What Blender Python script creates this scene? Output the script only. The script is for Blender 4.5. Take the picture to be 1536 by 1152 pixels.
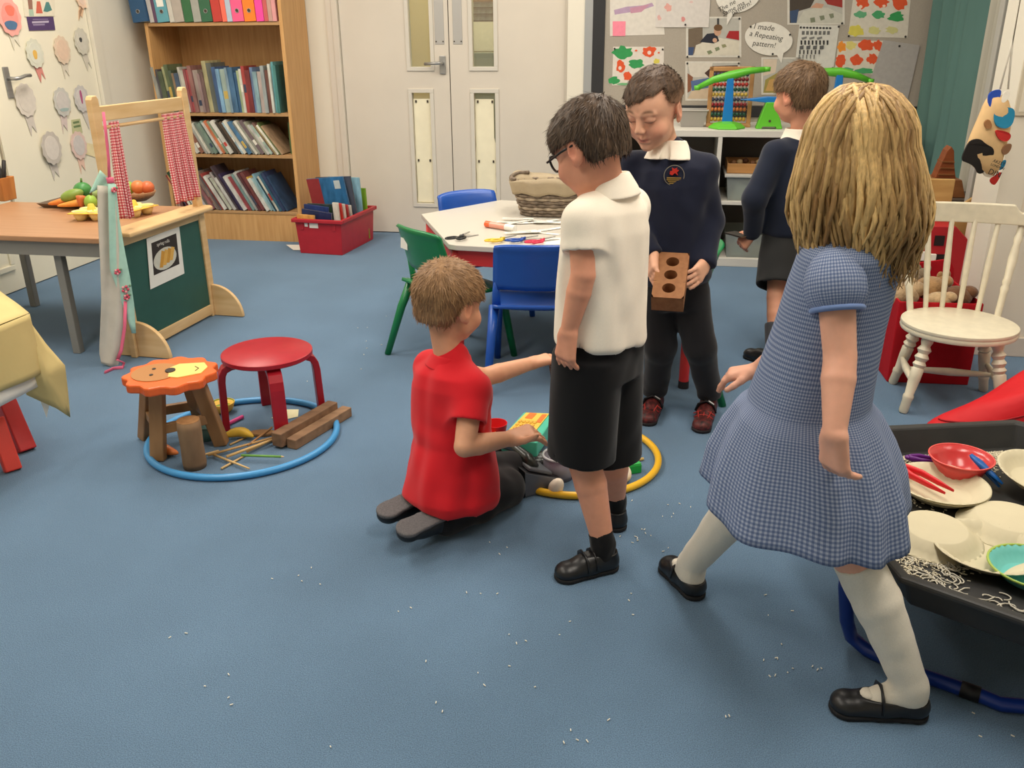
import bpy, bmesh, math, random
import numpy as np
from mathutils import Matrix, Vector

for _o in list(bpy.data.objects):
    bpy.data.objects.remove(_o)
SC = bpy.context.scene
COL = SC.collection

# ------------------------------------------------------------------ camera
F_PX, HOR, CAM_Z, ROLL, WALL_YAW = 1310.0, 52.0, 1.30, -0.49, 10.5
PITCH = math.atan((576 - HOR) / F_PX)
_r = math.radians(ROLL)
cam_d = bpy.data.cameras.new('camera'); cam = bpy.data.objects.new('camera', cam_d); COL.objects.link(cam)
cam_d.sensor_width = 36.0; cam_d.lens = F_PX * 36.0 / 1536.0; cam_d.clip_start = 0.05
cam.matrix_world = (Matrix.Translation((0, 0, CAM_Z)) @ Matrix.Rotation(math.pi / 2 - PITCH, 4, 'X')
                    @ Matrix.Rotation(_r, 4, 'Z'))
SC.camera = cam

# ------------------------------------------------------------------ world, light, exposure
SC.view_settings.view_transform = 'Standard'; SC.view_settings.look = 'None'
SC.view_settings.gamma = 1.0; SC.view_settings.use_curve_mapping = False
SC.view_settings.exposure = 0.0
w = bpy.data.worlds.new('world'); SC.world = w; w.use_nodes = True
w.node_tree.nodes['Background'].inputs[0].default_value = (0.75, 0.85, 1.0, 1); w.node_tree.nodes['Background'].inputs[1].default_value = 0.3
LIGHT_COL = (1.0, 0.915, 0.80)
CEIL_Z = 2.75
LAMPS = [(-1.65, 1.0, 23), (-1.55, 2.8, 27), (-1.75, 4.4, 37), (0.85, 1.45, 29), (0.65, 3.4, 28), (0.35, 5.0, 16), (2.5, 1.9, 9), (2.3, 4.0, 8)]

# ------------------------------------------------------------------ pixel -> place (calibration of the photographed room)
_F = np.array([0, math.cos(PITCH), -math.sin(PITCH)]); _U = np.array([0, math.sin(PITCH), math.cos(PITCH)]); _R = np.array([1.0, 0, 0])
_C = np.array([0, 0, CAM_Z])
def ray(x, y):
    u = (x - 768) / F_PX; v = (y - 576) / F_PX
    return _F + (u * math.cos(_r) + v * math.sin(_r)) * _R - (-u * math.sin(_r) + v * math.cos(_r)) * _U
def PZ(x, y, z=0.0):
    d = ray(x, y); return _C + d * ((z - CAM_Z) / d[2])
def PY(x, y, Y):
    d = ray(x, y); return _C + d * (Y / d[1])
_a = math.radians(WALL_YAW)
EW = np.array([math.cos(_a), -math.sin(_a), 0]); NW = np.array([-math.sin(_a), -math.cos(_a), 0])
B0 = PZ(553, 348)
def WP(s, d, z=0.0):
    """point from wall coordinates: s along the back wall, d out from it, z up"""
    return B0 + s * EW + d * NW + np.array([0, 0, z])
def PB(x, y, d=0.0):
    """pixel -> (s, z) on the vertical plane d in front of the back wall"""
    r = ray(x, y); t = ((B0 + d * NW - _C) @ NW) / (r @ NW); v = _C + t * r
    return (v - B0) @ EW, v[2]
S_LEFT = -1.415
def PL(x, y, off=0.0):
    """pixel -> (d, z) on the left wall"""
    r = ray(x, y); o = B0 + (S_LEFT + off) * EW; t = ((o - _C) @ EW) / (r @ EW); v = _C + t * r
    return (v - B0) @ NW, v[2]
RZ = -_a      # rotation of things that stand square to the back wall (local x along wall, local y into it)

# ------------------------------------------------------------------ materials
def lin(c):
    c = c / 255.0
    return c / 12.92 if c <= 0.04045 else ((c + 0.055) / 1.055) ** 2.4
def rgb(t): return (lin(t[0]), lin(t[1]), lin(t[2]), 1.0)
MATS = {}
def mat(name, col=(200, 200, 200), rough=0.55, spec=0.4, noise=None, bump=None, metal=0.0, alpha=1.0, trans=0.0, sheen=0.0, coord='Object', sss=0.0, coat=0.0, vcol=False, col2=None):
    if name in MATS: return MATS[name]
    m = bpy.data.materials.new(name); m.use_nodes = True; nt = m.node_tree; b = nt.nodes['Principled BSDF']
    b.inputs['Base Color'].default_value = rgb(col); b.inputs['Roughness'].default_value = rough
    b.inputs['Specular IOR Level'].default_value = spec; b.inputs['Metallic'].default_value = metal
    if trans: b.inputs['Transmission Weight'].default_value = trans
    if alpha < 1: b.inputs['Alpha'].default_value = alpha
    if sheen: b.inputs['Sheen Weight'].default_value = sheen
    if coat: b.inputs['Coat Weight'].default_value = coat
    if sss:
        b.inputs['Subsurface Weight'].default_value = sss; b.inputs['Subsurface Radius'].default_value = (0.012, 0.005, 0.003)
    tc = None
    def coordn():
        nonlocal tc
        if tc is None: tc = nt.nodes.new('ShaderNodeTexCoord')
        return tc.outputs[coord]
    src = None
    if vcol:
        at = nt.nodes.new('ShaderNodeVertexColor'); at.layer_name = 'Col'; src = at.outputs['Color']
        nt.links.new(src, b.inputs['Base Color'])
    if noise:
        sc, amt = noise[0], noise[1]
        n = nt.nodes.new('ShaderNodeTexNoise'); n.inputs['Detail'].default_value = 4
        if isinstance(sc, tuple):
            mp = nt.nodes.new('ShaderNodeMapping'); mp.inputs['Scale'].default_value = sc; nt.links.new(coordn(), mp.inputs[0]); nt.links.new(mp.outputs[0], n.inputs[0]); n.inputs['Scale'].default_value = 1
        else:
            nt.links.new(coordn(), n.inputs[0]); n.inputs['Scale'].default_value = sc
        mr = nt.nodes.new('ShaderNodeMapRange'); mr.inputs[1].default_value = 0.3; mr.inputs[2].default_value = 0.7
        mr.inputs[3].default_value = 1 - amt; mr.inputs[4].default_value = 1 + amt
        nt.links.new(n.outputs[0], mr.inputs[0])
        if col2:
            mx = nt.nodes.new('ShaderNodeMix'); mx.data_type = 'RGBA'; mx.inputs[6].default_value = rgb(col); mx.inputs[7].default_value = rgb(col2)
            mr.inputs[3].default_value = 0; mr.inputs[4].default_value = 1
            nt.links.new(mr.outputs[0], mx.inputs[0]); nt.links.new(mx.outputs[2], b.inputs['Base Color'])
        else:
            mx = nt.nodes.new('ShaderNodeMix'); mx.data_type = 'RGBA'; mx.blend_type = 'MULTIPLY'; mx.inputs[0].default_value = 1
            if src is not None: nt.links.new(src, mx.inputs[6])
            else: mx.inputs[6].default_value = rgb(col)
            nt.links.new(mr.outputs[0], mx.inputs[7]); nt.links.new(mx.outputs[2], b.inputs['Base Color'])
    if bump:
        n = nt.nodes.new('ShaderNodeTexNoise'); n.inputs['Detail'].default_value = 3
        sc = bump[0]
        if isinstance(sc, tuple):
            mp = nt.nodes.new('ShaderNodeMapping'); mp.inputs['Scale'].default_value = sc; nt.links.new(coordn(), mp.inputs[0]); nt.links.new(mp.outputs[0], n.inputs[0]); n.inputs['Scale'].default_value = 1
        else:
            nt.links.new(coordn(), n.inputs[0]); n.inputs['Scale'].default_value = sc
        bp = nt.nodes.new('ShaderNodeBump'); bp.inputs['Strength'].default_value = bump[1]; bp.inputs['Distance'].default_value = bump[2] if len(bump) > 2 else 0.002
        nt.links.new(n.outputs[0], bp.inputs['Height']); nt.links.new(bp.outputs[0], b.inputs['Normal'])
    MATS[name] = m
    return m
def wood(name, col, dark, scale=(30, 30, 3), rough=0.45):
    return mat(name, col, rough, 0.4, noise=(scale, 0.5), col2=dark, bump=(scale, 0.15, 0.001))
def plain(col, rough=0.6, spec=0.35):
    return mat('paint_%d_%d_%d' % tuple(int(c) for c in col), col, rough, spec, noise=(40, 0.05))
def glass_mat(name, tint=(235, 240, 238), mixf=0.9, rough=0.02):
    if name in MATS: return MATS[name]
    m = bpy.data.materials.new(name); m.use_nodes = True; nt = m.node_tree
    for n in list(nt.nodes): nt.nodes.remove(n)
    o = nt.nodes.new('ShaderNodeOutputMaterial'); t = nt.nodes.new('ShaderNodeBsdfTransparent'); g = nt.nodes.new('ShaderNodeBsdfPrincipled')
    t.inputs[0].default_value = rgb(tint); g.inputs['Base Color'].default_value = rgb(tint); g.inputs['Roughness'].default_value = rough
    mx = nt.nodes.new('ShaderNodeMixShader'); mx.inputs[0].default_value = 1 - mixf
    nt.links.new(t.outputs[0], mx.inputs[1]); nt.links.new(g.outputs[0], mx.inputs[2]); nt.links.new(mx.outputs[0], o.inputs[0])
    MATS[name] = m; return m

# ------------------------------------------------------------------ geometry collector
def rotz(a): return Matrix.Rotation(a, 4, 'Z')
class G:
    def __init__(s): s.v = []; s.f = []; s.uv = None
    def raw(s, v, f, M=None):
        o = len(s.v)
        if M is not None: v = [tuple(M @ Vector(p)) for p in v]
        s.v += [tuple(map(float, p)) for p in v]; s.f += [tuple(i + o for i in q) for q in f]; return s
    def add(s, g, M=None): return s.raw(g.v, g.f, M)
    def box(s, a, b, M=None):
        (x0, y0, z0), (x1, y1, z1) = a, b
        v = [(x0, y0, z0), (x1, y0, z0), (x1, y1, z0), (x0, y1, z0), (x0, y0, z1), (x1, y0, z1), (x1, y1, z1), (x0, y1, z1)]
        return s.raw(v, [(3, 2, 1, 0), (4, 5, 6, 7), (0, 1, 5, 4), (1, 2, 6, 5), (2, 3, 7, 6), (3, 0, 4, 7)], M)
    def cbox(s, c, d, M=None):
        return s.box([c[i] - d[i] / 2 for i in range(3)], [c[i] + d[i] / 2 for i in range(3)], M)
    def lathe(s, prof, n=24, M=None, cap=True):
        v = []; f = []
        for r, z in prof:
            for k in range(n):
                t = 2 * math.pi * k / n; v.append((r * math.cos(t), r * math.sin(t), z))
        for i in range(len(prof) - 1):
            for k in range(n):
                a, b = i * n + k, i * n + (k + 1) % n
                f.append((a, b, b + n, a + n))
        if cap:
            f.append(tuple(range(n - 1, -1, -1))); f.append(tuple((len(prof) - 1) * n + k for k in range(n)))
        return s.raw(v, f, M)
    def tube(s, pts, r, n=10, closed=False, M=None, flat=None):
        pts = [np.array(p, float) for p in pts]; m = len(pts)
        rs = r if isinstance(r, (list, tuple)) else [r] * m
        v = []; f = []; prev = None
        for i in range(m):
            if closed: t = pts[(i + 1) % m] - pts[i - 1]
            else: t = pts[min(i + 1, m - 1)] - pts[max(i - 1, 0)]
            t = t / (np.linalg.norm(t) + 1e-12)
            if prev is None:
                a = np.array([0, 0, 1.0]) if abs(t[2]) < 0.9 else np.array([1.0, 0, 0])
            else: a = prev
            u = a - t * (a @ t); u /= (np.linalg.norm(u) + 1e-12); prev = u; w_ = np.cross(t, u)
            for k in range(n):
                q = 2 * math.pi * k / n
                fu, fw = (1, 1) if flat is None else flat
                v.append(pts[i] + rs[i] * (fu * math.cos(q) * u + fw * math.sin(q) * w_))
        for i in range(m if closed else m - 1):
            for k in range(n):
                a, b = i * n + k, i * n + (k + 1) % n; c, d = ((i + 1) % m) * n + (k + 1) % n, ((i + 1) % m) * n + k
                f.append((a, b, c, d))
        if not closed:
            f.append(tuple(range(n - 1, -1, -1))); f.append(tuple((m - 1) * n + k for k in range(n)))
        return s.raw(v, f, M)
    def prism(s, poly, t0, t1, axis='z', M=None):
        n = len(poly); v = []
        for t in (t0, t1):
            for (a, b) in poly:
                v.append((a, b, t) if axis == 'z' else (a, t, b) if axis == 'y' else (t, a, b))
        f = [tuple(range(n - 1, -1, -1)), tuple(range(n, 2 * n))] + [(i, (i + 1) % n, n + (i + 1) % n, n + i) for i in range(n)]
        return s.raw(v, f, M)
    def beam(s, a, b, w_, h, M=None, up=(0, 0, 1)):
        """rectangular bar from a to b, width w_ (sideways) and height h"""
        a = np.array(a, float); b = np.array(b, float); t = b - a; L = np.linalg.norm(t); t /= L
        u = np.array(up, float)
        if abs(u @ t) > 0.98: u = np.array([0, 1.0, 0])
        sd = np.cross(t, u); sd /= np.linalg.norm(sd); uu = np.cross(sd, t)
        v = []
        for p in (a, b):
            for (i, j) in ((-1, -1), (1, -1), (1, 1), (-1, 1)):
                v.append(p + sd * i * w_ / 2 + uu * j * h / 2)
        return s.raw(v, [(3, 2, 1, 0), (4, 5, 6, 7), (0, 1, 5, 4), (1, 2, 6, 5), (2, 3, 7, 6), (3, 0, 4, 7)], M)
    def ball(s, c, r, n=14, m=8, M=None):
        rr = r if isinstance(r, (tuple, list)) else (r, r, r)
        v = [(c[0], c[1], c[2] - rr[2])]; f = []
        for i in range(1, m):
            ph = -math.pi / 2 + math.pi * i / m
            for k in range(n):
                t = 2 * math.pi * k / n
                v.append((c[0] + rr[0] * math.cos(ph) * math.cos(t), c[1] + rr[1] * math.cos(ph) * math.sin(t), c[2] + rr[2] * math.sin(ph)))
        v.append((c[0], c[1], c[2] + rr[2])); last = len(v) - 1
        for k in range(n): f.append((0, 1 + (k + 1) % n, 1 + k))
        for i in range(m - 2):
            for k in range(n):
                a = 1 + i * n + k; b = 1 + i * n + (k + 1) % n; f.append((a, b, b + n, a + n))
        for k in range(n): f.append((last, 1 + (m - 2) * n + k, 1 + (m - 2) * n + (k + 1) % n))
        return s.raw(v, f, M)
    def grid(s, fn, nu, nv, closed_u=False, M=None):
        """fn(i/nu', j/nv') -> xyz ; rows j, columns i"""
        v = []; f = []
        cu = nu if closed_u else nu + 1
        for j in range(nv + 1):
            for i in range(cu): v.append(fn(i / nu, j / nv))
        for j in range(nv):
            for i in range(nu):
                a = j * cu + i; b = j * cu + (i + 1) % cu; f.append((a, b, b + cu, a + cu))
        return s.raw(v, f, M)

def setp(o, label=None, cat=None, group=None, kind=None):
    if label: o['label'] = label
    if cat: o['category'] = cat
    if group: o['group'] = group
    if kind: o['kind'] = kind
    return o
def mesh_of(name, g, m, smooth=False):
    me = bpy.data.meshes.new(name); me.from_pydata(g.v, [], g.f); me.validate(); me.update()
    if m is not None: me.materials.append(m)
    if smooth: me.polygons.foreach_set('use_smooth', [True] * len(me.polygons))
    return me
def obj(name, g, m, parent=None, smooth=False, bevel=0.0, solid=0.0, sub=0, label=None, cat=None, group=None, kind=None, loc=None, rz=0.0, auto=None):
    me = g if isinstance(g, bpy.types.Mesh) else mesh_of(name, g, m, smooth)
    o = bpy.data.objects.new(name, me); COL.objects.link(o)
    if parent is not None: o.parent = parent
    if loc is not None: o.location = tuple(loc)
    if rz: o.rotation_euler = (0, 0, rz)
    if solid:
        md = o.modifiers.new('solid', 'SOLIDIFY'); md.thickness = solid; md.offset = 0
    if bevel:
        md = o.modifiers.new('bevel', 'BEVEL'); md.width = bevel; md.segments = 2; md.limit_method = 'ANGLE'; md.angle_limit = math.radians(40)
    if sub:
        md = o.modifiers.new('sub', 'SUBSURF'); md.levels = sub; md.render_levels = sub
    if auto:
        bm = bmesh.new(); bm.from_mesh(o.data)
        for e in bm.edges:
            if len(e.link_faces) == 2 and e.calc_face_angle(0) > math.radians(auto): e.smooth = False
        for f in bm.faces: f.smooth = True
        bm.to_mesh(o.data); bm.free()
    return setp(o, label, cat, group, kind)
def thing(name, label, cat, loc=(0, 0, 0), rz=0.0, group=None, rot=None):
    o = bpy.data.objects.new(name, None); COL.objects.link(o); o.empty_display_size = 0.05
    o.location = tuple(float(c) for c in loc); o.rotation_euler = rot if rot else (0, 0, rz)
    return setp(o, label, cat, group)
def struct(name, g, m, parent=None, **k):
    return obj(name, g, m, parent, kind=None if parent else 'structure', **k)
def copy_tree(o, parent=None):
    c = o.copy(); COL.objects.link(c); c.parent = parent
    for ch in list(o.children): copy_tree(ch, c)
    return c
def text_g(body, size, M=None, depth=0.0004, align='CENTER', shear=0.0):
    cu = bpy.data.curves.new('tmp_text', 'FONT'); cu.body = body; cu.size = size; cu.extrude = depth; cu.align_x = align; cu.align_y = 'CENTER'; cu.shear = shear; cu.resolution_u = 2
    to = bpy.data.objects.new('tmp_text', cu)
    me = to.to_mesh(); g = G(); g.raw([tuple(v.co) for v in me.vertices], [tuple(p.vertices) for p in me.polygons], M)
    to.to_mesh_clear(); bpy.data.objects.remove(to); bpy.data.curves.remove(cu)
    return g
ORD = ['first', 'second', 'third', 'fourth', 'fifth', 'sixth', 'seventh', 'eighth', 'ninth', 'tenth', 'eleventh', 'twelfth', 'thirteenth', 'fourteenth', 'fifteenth', 'sixteenth', 'seventeenth', 'eighteenth', 'nineteenth', 'twentieth', 'twenty-first', 'twenty-second', 'twenty-third', 'twenty-fourth', 'twenty-fifth', 'twenty-sixth', 'twenty-seventh', 'twenty-eighth', 'twenty-ninth', 'thirtieth', 'thirty-first', 'thirty-second', 'thirty-third', 'thirty-fourth', 'thirty-fifth', 'thirty-sixth', 'thirty-seventh', 'thirty-eighth', 'thirty-ninth', 'fortieth']
def WM(s, d, z=0.0):
    """matrix of a frame square to the back wall"""
    return Matrix.Translation(tuple(WP(s, d, z))) @ rotz(RZ)
rnd = random.Random(7)
# ================================================================== the room
S_RIGHT = 3.72
DA_W = PL(153, 150)[0] - .02
carpet = mat('carpet', (100, 128, 155), 0.95, 0.05, noise=(420, 0.34), bump=(420, 0.8, 0.004), sheen=0.15)
nt = carpet.node_tree; bs = nt.nodes['Principled BSDF']
_n = nt.nodes.new('ShaderNodeTexNoise'); _n.inputs['Scale'].default_value = 2.2; _n.inputs['Detail'].default_value = 5
_t = nt.nodes.new('ShaderNodeTexCoord'); nt.links.new(_t.outputs['Object'], _n.inputs[0])
_m = nt.nodes.new('ShaderNodeMapRange'); _m.inputs[1].default_value = .35; _m.inputs[2].default_value = .7; _m.inputs[3].default_value = 0.92; _m.inputs[4].default_value = 1.06
_x = nt.nodes.new('ShaderNodeMix'); _x.data_type = 'RGBA'; _x.blend_type = 'MULTIPLY'; _x.inputs[0].default_value = 1
_l = bs.inputs['Base Color'].links[0].from_socket
nt.links.new(_n.outputs[0], _m.inputs[0]); nt.links.new(_l, _x.inputs[6]); nt.links.new(_m.outputs[0], _x.inputs[7]); nt.links.new(_x.outputs[2], bs.inputs['Base Color'])
white_wall = mat('wall_paint', (228, 222, 206), 0.7, 0.25, noise=(3, 0.02), bump=(120, 0.08, 0.001))
white_gloss = mat('gloss_paint', (217, 208, 194), 0.38, 0.45, noise=(4, 0.02))
cream_door = mat('cream_door', (238, 232, 210), 0.4, 0.45, noise=(4, 0.02))
steel = mat('brushed_steel', (170, 170, 168), 0.38, 0.5, metal=0.75, noise=((4, 4, 90), 0.08))
dark_gap = mat('dark_gap', (70, 62, 52), 0.9)
paper_white = mat('paper_white', (236, 233, 224), 0.8, 0.2, noise=(30, 0.02))
paper_cream = mat('paper_cream', (242, 234, 205), 0.8, 0.2, noise=(12, 0.04))

Y_BACK = 7.6        # room depth behind the camera, measured from the back wall
fl = G().box((-3.0, -0.06, -0.1), (6.2, Y_BACK, 0.0))
# room frame: local x along the back wall, local y towards the camera
ROOM = Matrix(((EW[0], NW[0], 0, B0[0]), (EW[1], NW[1], 0, B0[1]), (0, 0, 1, 0), (0, 0, 0, 1)))
def room(g):
    r = G(); r.v = [tuple(ROOM @ Vector(p)) for p in g.v]; r.f = [tuple(reversed(q)) for q in g.f]; return r
struct('floor', room(fl), carpet)
struct('ceiling', room(G().box((-1.6, -0.2, CEIL_Z), (5.2, Y_BACK + .1, CEIL_Z + 0.08))), mat('ceiling_paint', (235, 232, 222), 0.9))
D0, D1 = -0.105, 1.395                       # door opening along the wall
S_MEET = 0.632
wb = G()
wb.box((-1.55, -0.14, 0), (D0, 0, CEIL_Z)); wb.box((D1, -0.14, 0), (5.0, 0, CEIL_Z)); wb.box((D0, -0.14, 2.06), (D1, 0, CEIL_Z))
struct('wall_back', room(wb), white_wall)
struct('wall_board', room(G().box((1.42, 0.0, 0), (S_RIGHT, 0.10, CEIL_Z))), white_wall)
struct('wall_left', room(G().box((S_LEFT - .14, 0.0, 0), (S_LEFT, DA_W, CEIL_Z)).box((S_LEFT - .14, 2.5, 0), (S_LEFT, Y_BACK, CEIL_Z)).box((S_LEFT - .14, DA_W, 2.06), (S_LEFT, 2.5, CEIL_Z))), white_wall)
struct('wall_rear', room(G().box((-1.55, Y_BACK, 0), (5.0, Y_BACK + .1, CEIL_Z))), white_wall)
# architrave of the double door
tr = G().box((D0 - .085, 0, 0), (D0 - .042, 0.014, 2.12)).box((D0 - .042, 0, 0), (D0, 0.020, 2.10)).box((D1, 0, 0), (D1 + .02, 0.02, 2.10)).box((D0 - .085, 0, 2.06), (D1 + .02, .022, 2.13))
struct('trim_1', room(tr), white_gloss, bevel=0.004)
struct('baseboard_back', room(G().box((-0.36, 0, 0), (D0 - .087, 0.016, 0.09))), white_gloss, bevel=.003)
# right side: window wall, nib wall with a paper on it
NIB = PZ(1449, 530); NIB_s, NIB_d = (NIB - B0) @ EW, (NIB - B0) @ NW
struct('wall_right', room(G().box((S_RIGHT, -0.1, 0), (S_RIGHT + .12, NIB_d - .30, CEIL_Z))), white_wall)
struct('wall_nib', room(G().box((NIB_s, NIB_d - .30, 0), (5.0, NIB_d, CEIL_Z))), white_wall)
struct('wall_side', room(G().box((4.9, NIB_d, 0), (5.0, Y_BACK, CEIL_Z))), white_wall)
struct('baseboard_nib', room(G().box((NIB_s - .012, NIB_d, 0), (4.9, NIB_d + .014, 0.085)).box((NIB_s - .012, NIB_d - .3, 0), (NIB_s, NIB_d, .085))), white_gloss, bevel=.003)
grey_frame = mat('window_frame_grey', (172, 170, 162), 0.45, 0.5)
wf = G()
for k, (s_, dd, w_) in enumerate(((NIB_s + .055, NIB_d - .36, .05), (NIB_s + .06, NIB_d - .50, .06))):
    wf.box((s_ - .03, dd, 0.05), (s_ + .05, dd + w_, 2.3))
wf.box((S_RIGHT - .06, .5, .75), (S_RIGHT, NIB_d - .31, .80)).box((S_RIGHT - .06, .5, 2.1), (S_RIGHT, NIB_d - .31, 2.16))
win = struct('window_1', room(wf), grey_frame, bevel=.004)
struct('window_glass', room(G().box((S_RIGHT - .02, .5, .80), (S_RIGHT - .012, NIB_d - .31, 2.1))), mat('night_glass', (60, 66, 70), .08, .6), parent=win)

# ---- double door with vision panels
def door_leaf(name, s0, s1, openings, right):
    """leaf in wall coordinates; openings (s0,s1,z0,z1,kind)"""
    g = G(); y0, y1 = -0.045, -0.006
    os_ = sorted(openings, key=lambda o: o[2]); a = min(o[0] for o in os_); b = max(o[1] for o in os_)
    g.box((s0, y0, 0.006), (a, y1, 2.05)); g.box((b, y0, 0.006), (s1, y1, 2.05))
    z = 0.006
    for (p, q, z0, z1, kd) in os_:
        g.box((a, y0, z), (b, y1, z0))
        if p > a: g.box((a, y0, z0), (p, y1, z1))
        if q < b: g.box((q, y0, z0), (b, y1, z1))
        z = z1
    g.box((a, y0, z), (b, y1, 2.05))
    d = struct(name, room(g), white_gloss)
    for (p, q, z0, z1, kd) in os_:
        w_ = 0.026
        f = G().box((p - w_, y1, z0 - w_), (q + w_, y1 + .008, z0)).box((p - w_, y1, z1), (q + w_, y1 + .008, z1 + w_)).box((p - w_, y1, z0), (p, y1 + .008, z1)).box((q, y1, z0), (q + w_, y1 + .008, z1))
        b_ = obj('glazing_bead', room(f), mat('bead', (214, 208, 196), .45), d, bevel=.002)
        obj('glass_pane', room(G().box((p, -.028, z0), (q, -.022, z1))), glass_mat('door_glass', mixf=.93), d)
        if kd == 'paper':
            pg = G(); rr = random.Random(int(p * 100)); n = 14
            L = [(p + .001 + rr.random() * .004, z0 + .006 + (z1 - z0 - .045) * i / n) for i in range(n + 1)]
            R_ = [(q - .001 - rr.random() * .005 - (.012 if right and i > 8 else 0), z0 + .006 + (z1 - z0 - .045) * i / n) for i in range(n + 1)]
            pg.prism(L + R_[::-1], -.021, -.019, 'y')
            pp = obj('paper_sheet', room(pg), paper_cream, d, label='cream paper blanking the lower vision panel')
            for (xx, zz) in ((p + .022, z1 - .055), (q - .022, z1 - .055), (p + .022, z0 + .29), (q - .02, z0 + .29)):
                obj('screw', room(G().box((xx - .005, -.019, zz - .008), (xx + .005, -.013, zz + .008))), dark_gap, d)
    return d
dl = door_leaf('door_1', D0 + .003, S_MEET - .002, [(.368, .492, .214, .945, 'paper'), (.368, .506, 1.108, 1.80, 'glass')], False)
dr = door_leaf('door_2', S_MEET + .004, D1 - .003, [(.792, .934, .214, .945, 'paper'), (.790, .930, 1.108, 1.80, 'glass')], True)
struct('trim_2', room(G().box((S_MEET - .003, -.045, 0.01), (S_MEET + .005, -.012, 2.05))), dark_gap)
for d_, (a, b) in ((dl, (.541, .603)), (dr, (.662, .724))):
    pl = obj('push_plate', room(G().box((a, -.006, 1.245), (b, -.003, 1.62))), mat('plate', (186, 184, 180), .45, .5, metal=.5), d_, bevel=.002)
    for xx in (a + .008, b - .008): obj('screw', room(G().box((xx - .004, -.003, 1.258), (xx + .004, -.001, 1.266))), dark_gap, d_)
hs, hz = PB(664, 97)
hd = obj('door_handle', room(G().box((hs - .02, -.006, hz - .058), (hs + .02, .006, hz + .055))), steel, dl, bevel=.003)
obj('lever', room(G().tube([(hs, .004, hz + .008), (hs, .045, hz + .01), (hs - .02, .052, hz + .01), (hs - .11, .05, hz + .006)], .0095, 10)), steel, hd, smooth=True)

# ---- room beyond the double door, seen through the glass
cor = mat('beyond_wall', (240, 222, 176), 0.8)
struct('wall_beyond', room(G().box((-1.2, -2.3, 0), (2.6, -2.2, CEIL_Z)).box((-1.3, -2.3, 0), (-1.2, -.15, CEIL_Z)).box((2.6, -2.3, 0), (2.7, -.15, CEIL_Z)).box((-1.3, -2.3, CEIL_Z), (2.7, -.15, CEIL_Z + .05))), cor)
struct('floor_beyond', room(G().box((-1.3, -2.3, -.1), (2.7, -.06, 0.0))), mat('lino', (150, 130, 100), .5))
t = thing('storage_cabinet', 'grey-green low cabinet seen through left door glass', 'cabinet', WP(.40, -1.9), RZ)
obj('body', G().box((-.25, -.2, 0), (.25, .2, 1.16)), mat('cab_grey', (140, 142, 122), .6), t, bevel=.004)
obj('door_panel', G().box((-.23, -.212, .1), (-.01, -.2, 1.12)), mat('cab_grey2', (150, 152, 132), .6), t); obj('door_panel', G().box((.01, -.212, .1), (.23, -.2, 1.12)), MATS['cab_grey2'], t)
t = thing('open_crate', 'brown open crate with green rim seen through right door glass', 'crate', WP(1.07, -1.9, .7), RZ)
cg = G().box((-.24, -.16, 0), (.24, .16, .02))
for a, b in (((-.24, -.16, .02), (-.22, .16, .47)), ((.22, -.16, .02), (.24, .16, .47)), ((-.22, -.16, .02), (.22, -.14, .47)), ((-.22, .14, .02), (.22, .16, .47))): cg.box(a, b)
obj('crate_shell', cg, mat('crate_brown', (150, 108, 66), .6), t)
obj('crate_rim', G().box((-.25, -.17, .44), (.25, -.16, .49)).box((-.25, .16, .44), (.25, .17, .49)).box((-.25, -.16, .44), (-.24, .16, .49)).box((.24, -.16, .44), (.25, .16, .49)), mat('leafgreen', (112, 142, 84), .6), t)
t = thing('side_counter', 'cream counter carrying the crate beyond the door', 'counter', WP(1.14, -1.9), RZ)
obj('counter_top', G().box((-.45, -.28, .66), (.45, .28, .70)), mat('beige_top', (214, 196, 150), .5), t); obj('counter_body', G().box((-.43, -.25, 0), (.43, .25, .66)), cor, t)
for (px, py, w_, h_, col, lb) in ((660, 17, .10, .16, (250, 240, 220), 'white paper on the cream wall seen through left door glass'), (728, 40, .16, .20, (244, 236, 214), 'pale poster on the wall seen through right door glass'), (730, 14, .12, .10, (160, 120, 80), 'brown picture high on the wall seen through right door glass')):
    s_, z_ = PB(px, py, -2.19)
    t = obj('wall_poster', room(G().box((s_ - w_, -2.2, z_ - h_), (s_ + w_, -2.195, z_ + h_))), plain(col), label=lb, cat='poster')
ld = bpy.data.lights.new('beyond_lamp', 'AREA'); ld.energy = 34; ld.size = 1.2; ld.color = (1, .9, .68); lo = bpy.data.objects.new('beyond_lamp', ld); COL.objects.link(lo); lo.location = tuple(WP(.7, -1.2, CEIL_Z - .06))

# ---- left wall: pair of cream doors, one hung with paper rosettes
DA, _ = PL(148, 388); DB, _ = PL(52, 431)
DA = PL(153, 150)[0]
XL = S_LEFT
dd3 = struct('door_3', room(G().box((XL - .05, DA, .006), (XL - .008, DB, 2.05))), cream_door)
struct('trim_3', room(G().box((XL - .01, DA - .075, 0), (XL + .016, DA - .003, 2.12)).box((XL - .06, DA - .003, 0), (XL - .012, DA, 2.05))), mat('cream_trim', (226, 220, 203), .4), bevel=.004)
struct('trim_4', room(G().box((XL - .045, DB, .0), (XL - .02, DB + .03, 2.05))), mat('gap_grey', (150, 140, 118), .8))
dd4 = struct('door_4', room(G().box((XL - .05, DB + .03, .006), (XL - .008, DB + .72, 2.05))), cream_door)
pf = G()
for (z0, z1) in ((.12, .80), (.95, 1.85)):
    a, b = DB + .11, DB + .62
    pf.box((XL - .008, a, z0), (XL + .004, b, z0 + .03)).box((XL - .008, a, z1 - .03), (XL + .004, b, z1)).box((XL - .008, a, z0 + .03), (XL + .004, a + .03, z1 - .03)).box((XL - .008, b - .03, z0 + .03), (XL + .004, b, z1 - .03))
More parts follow.
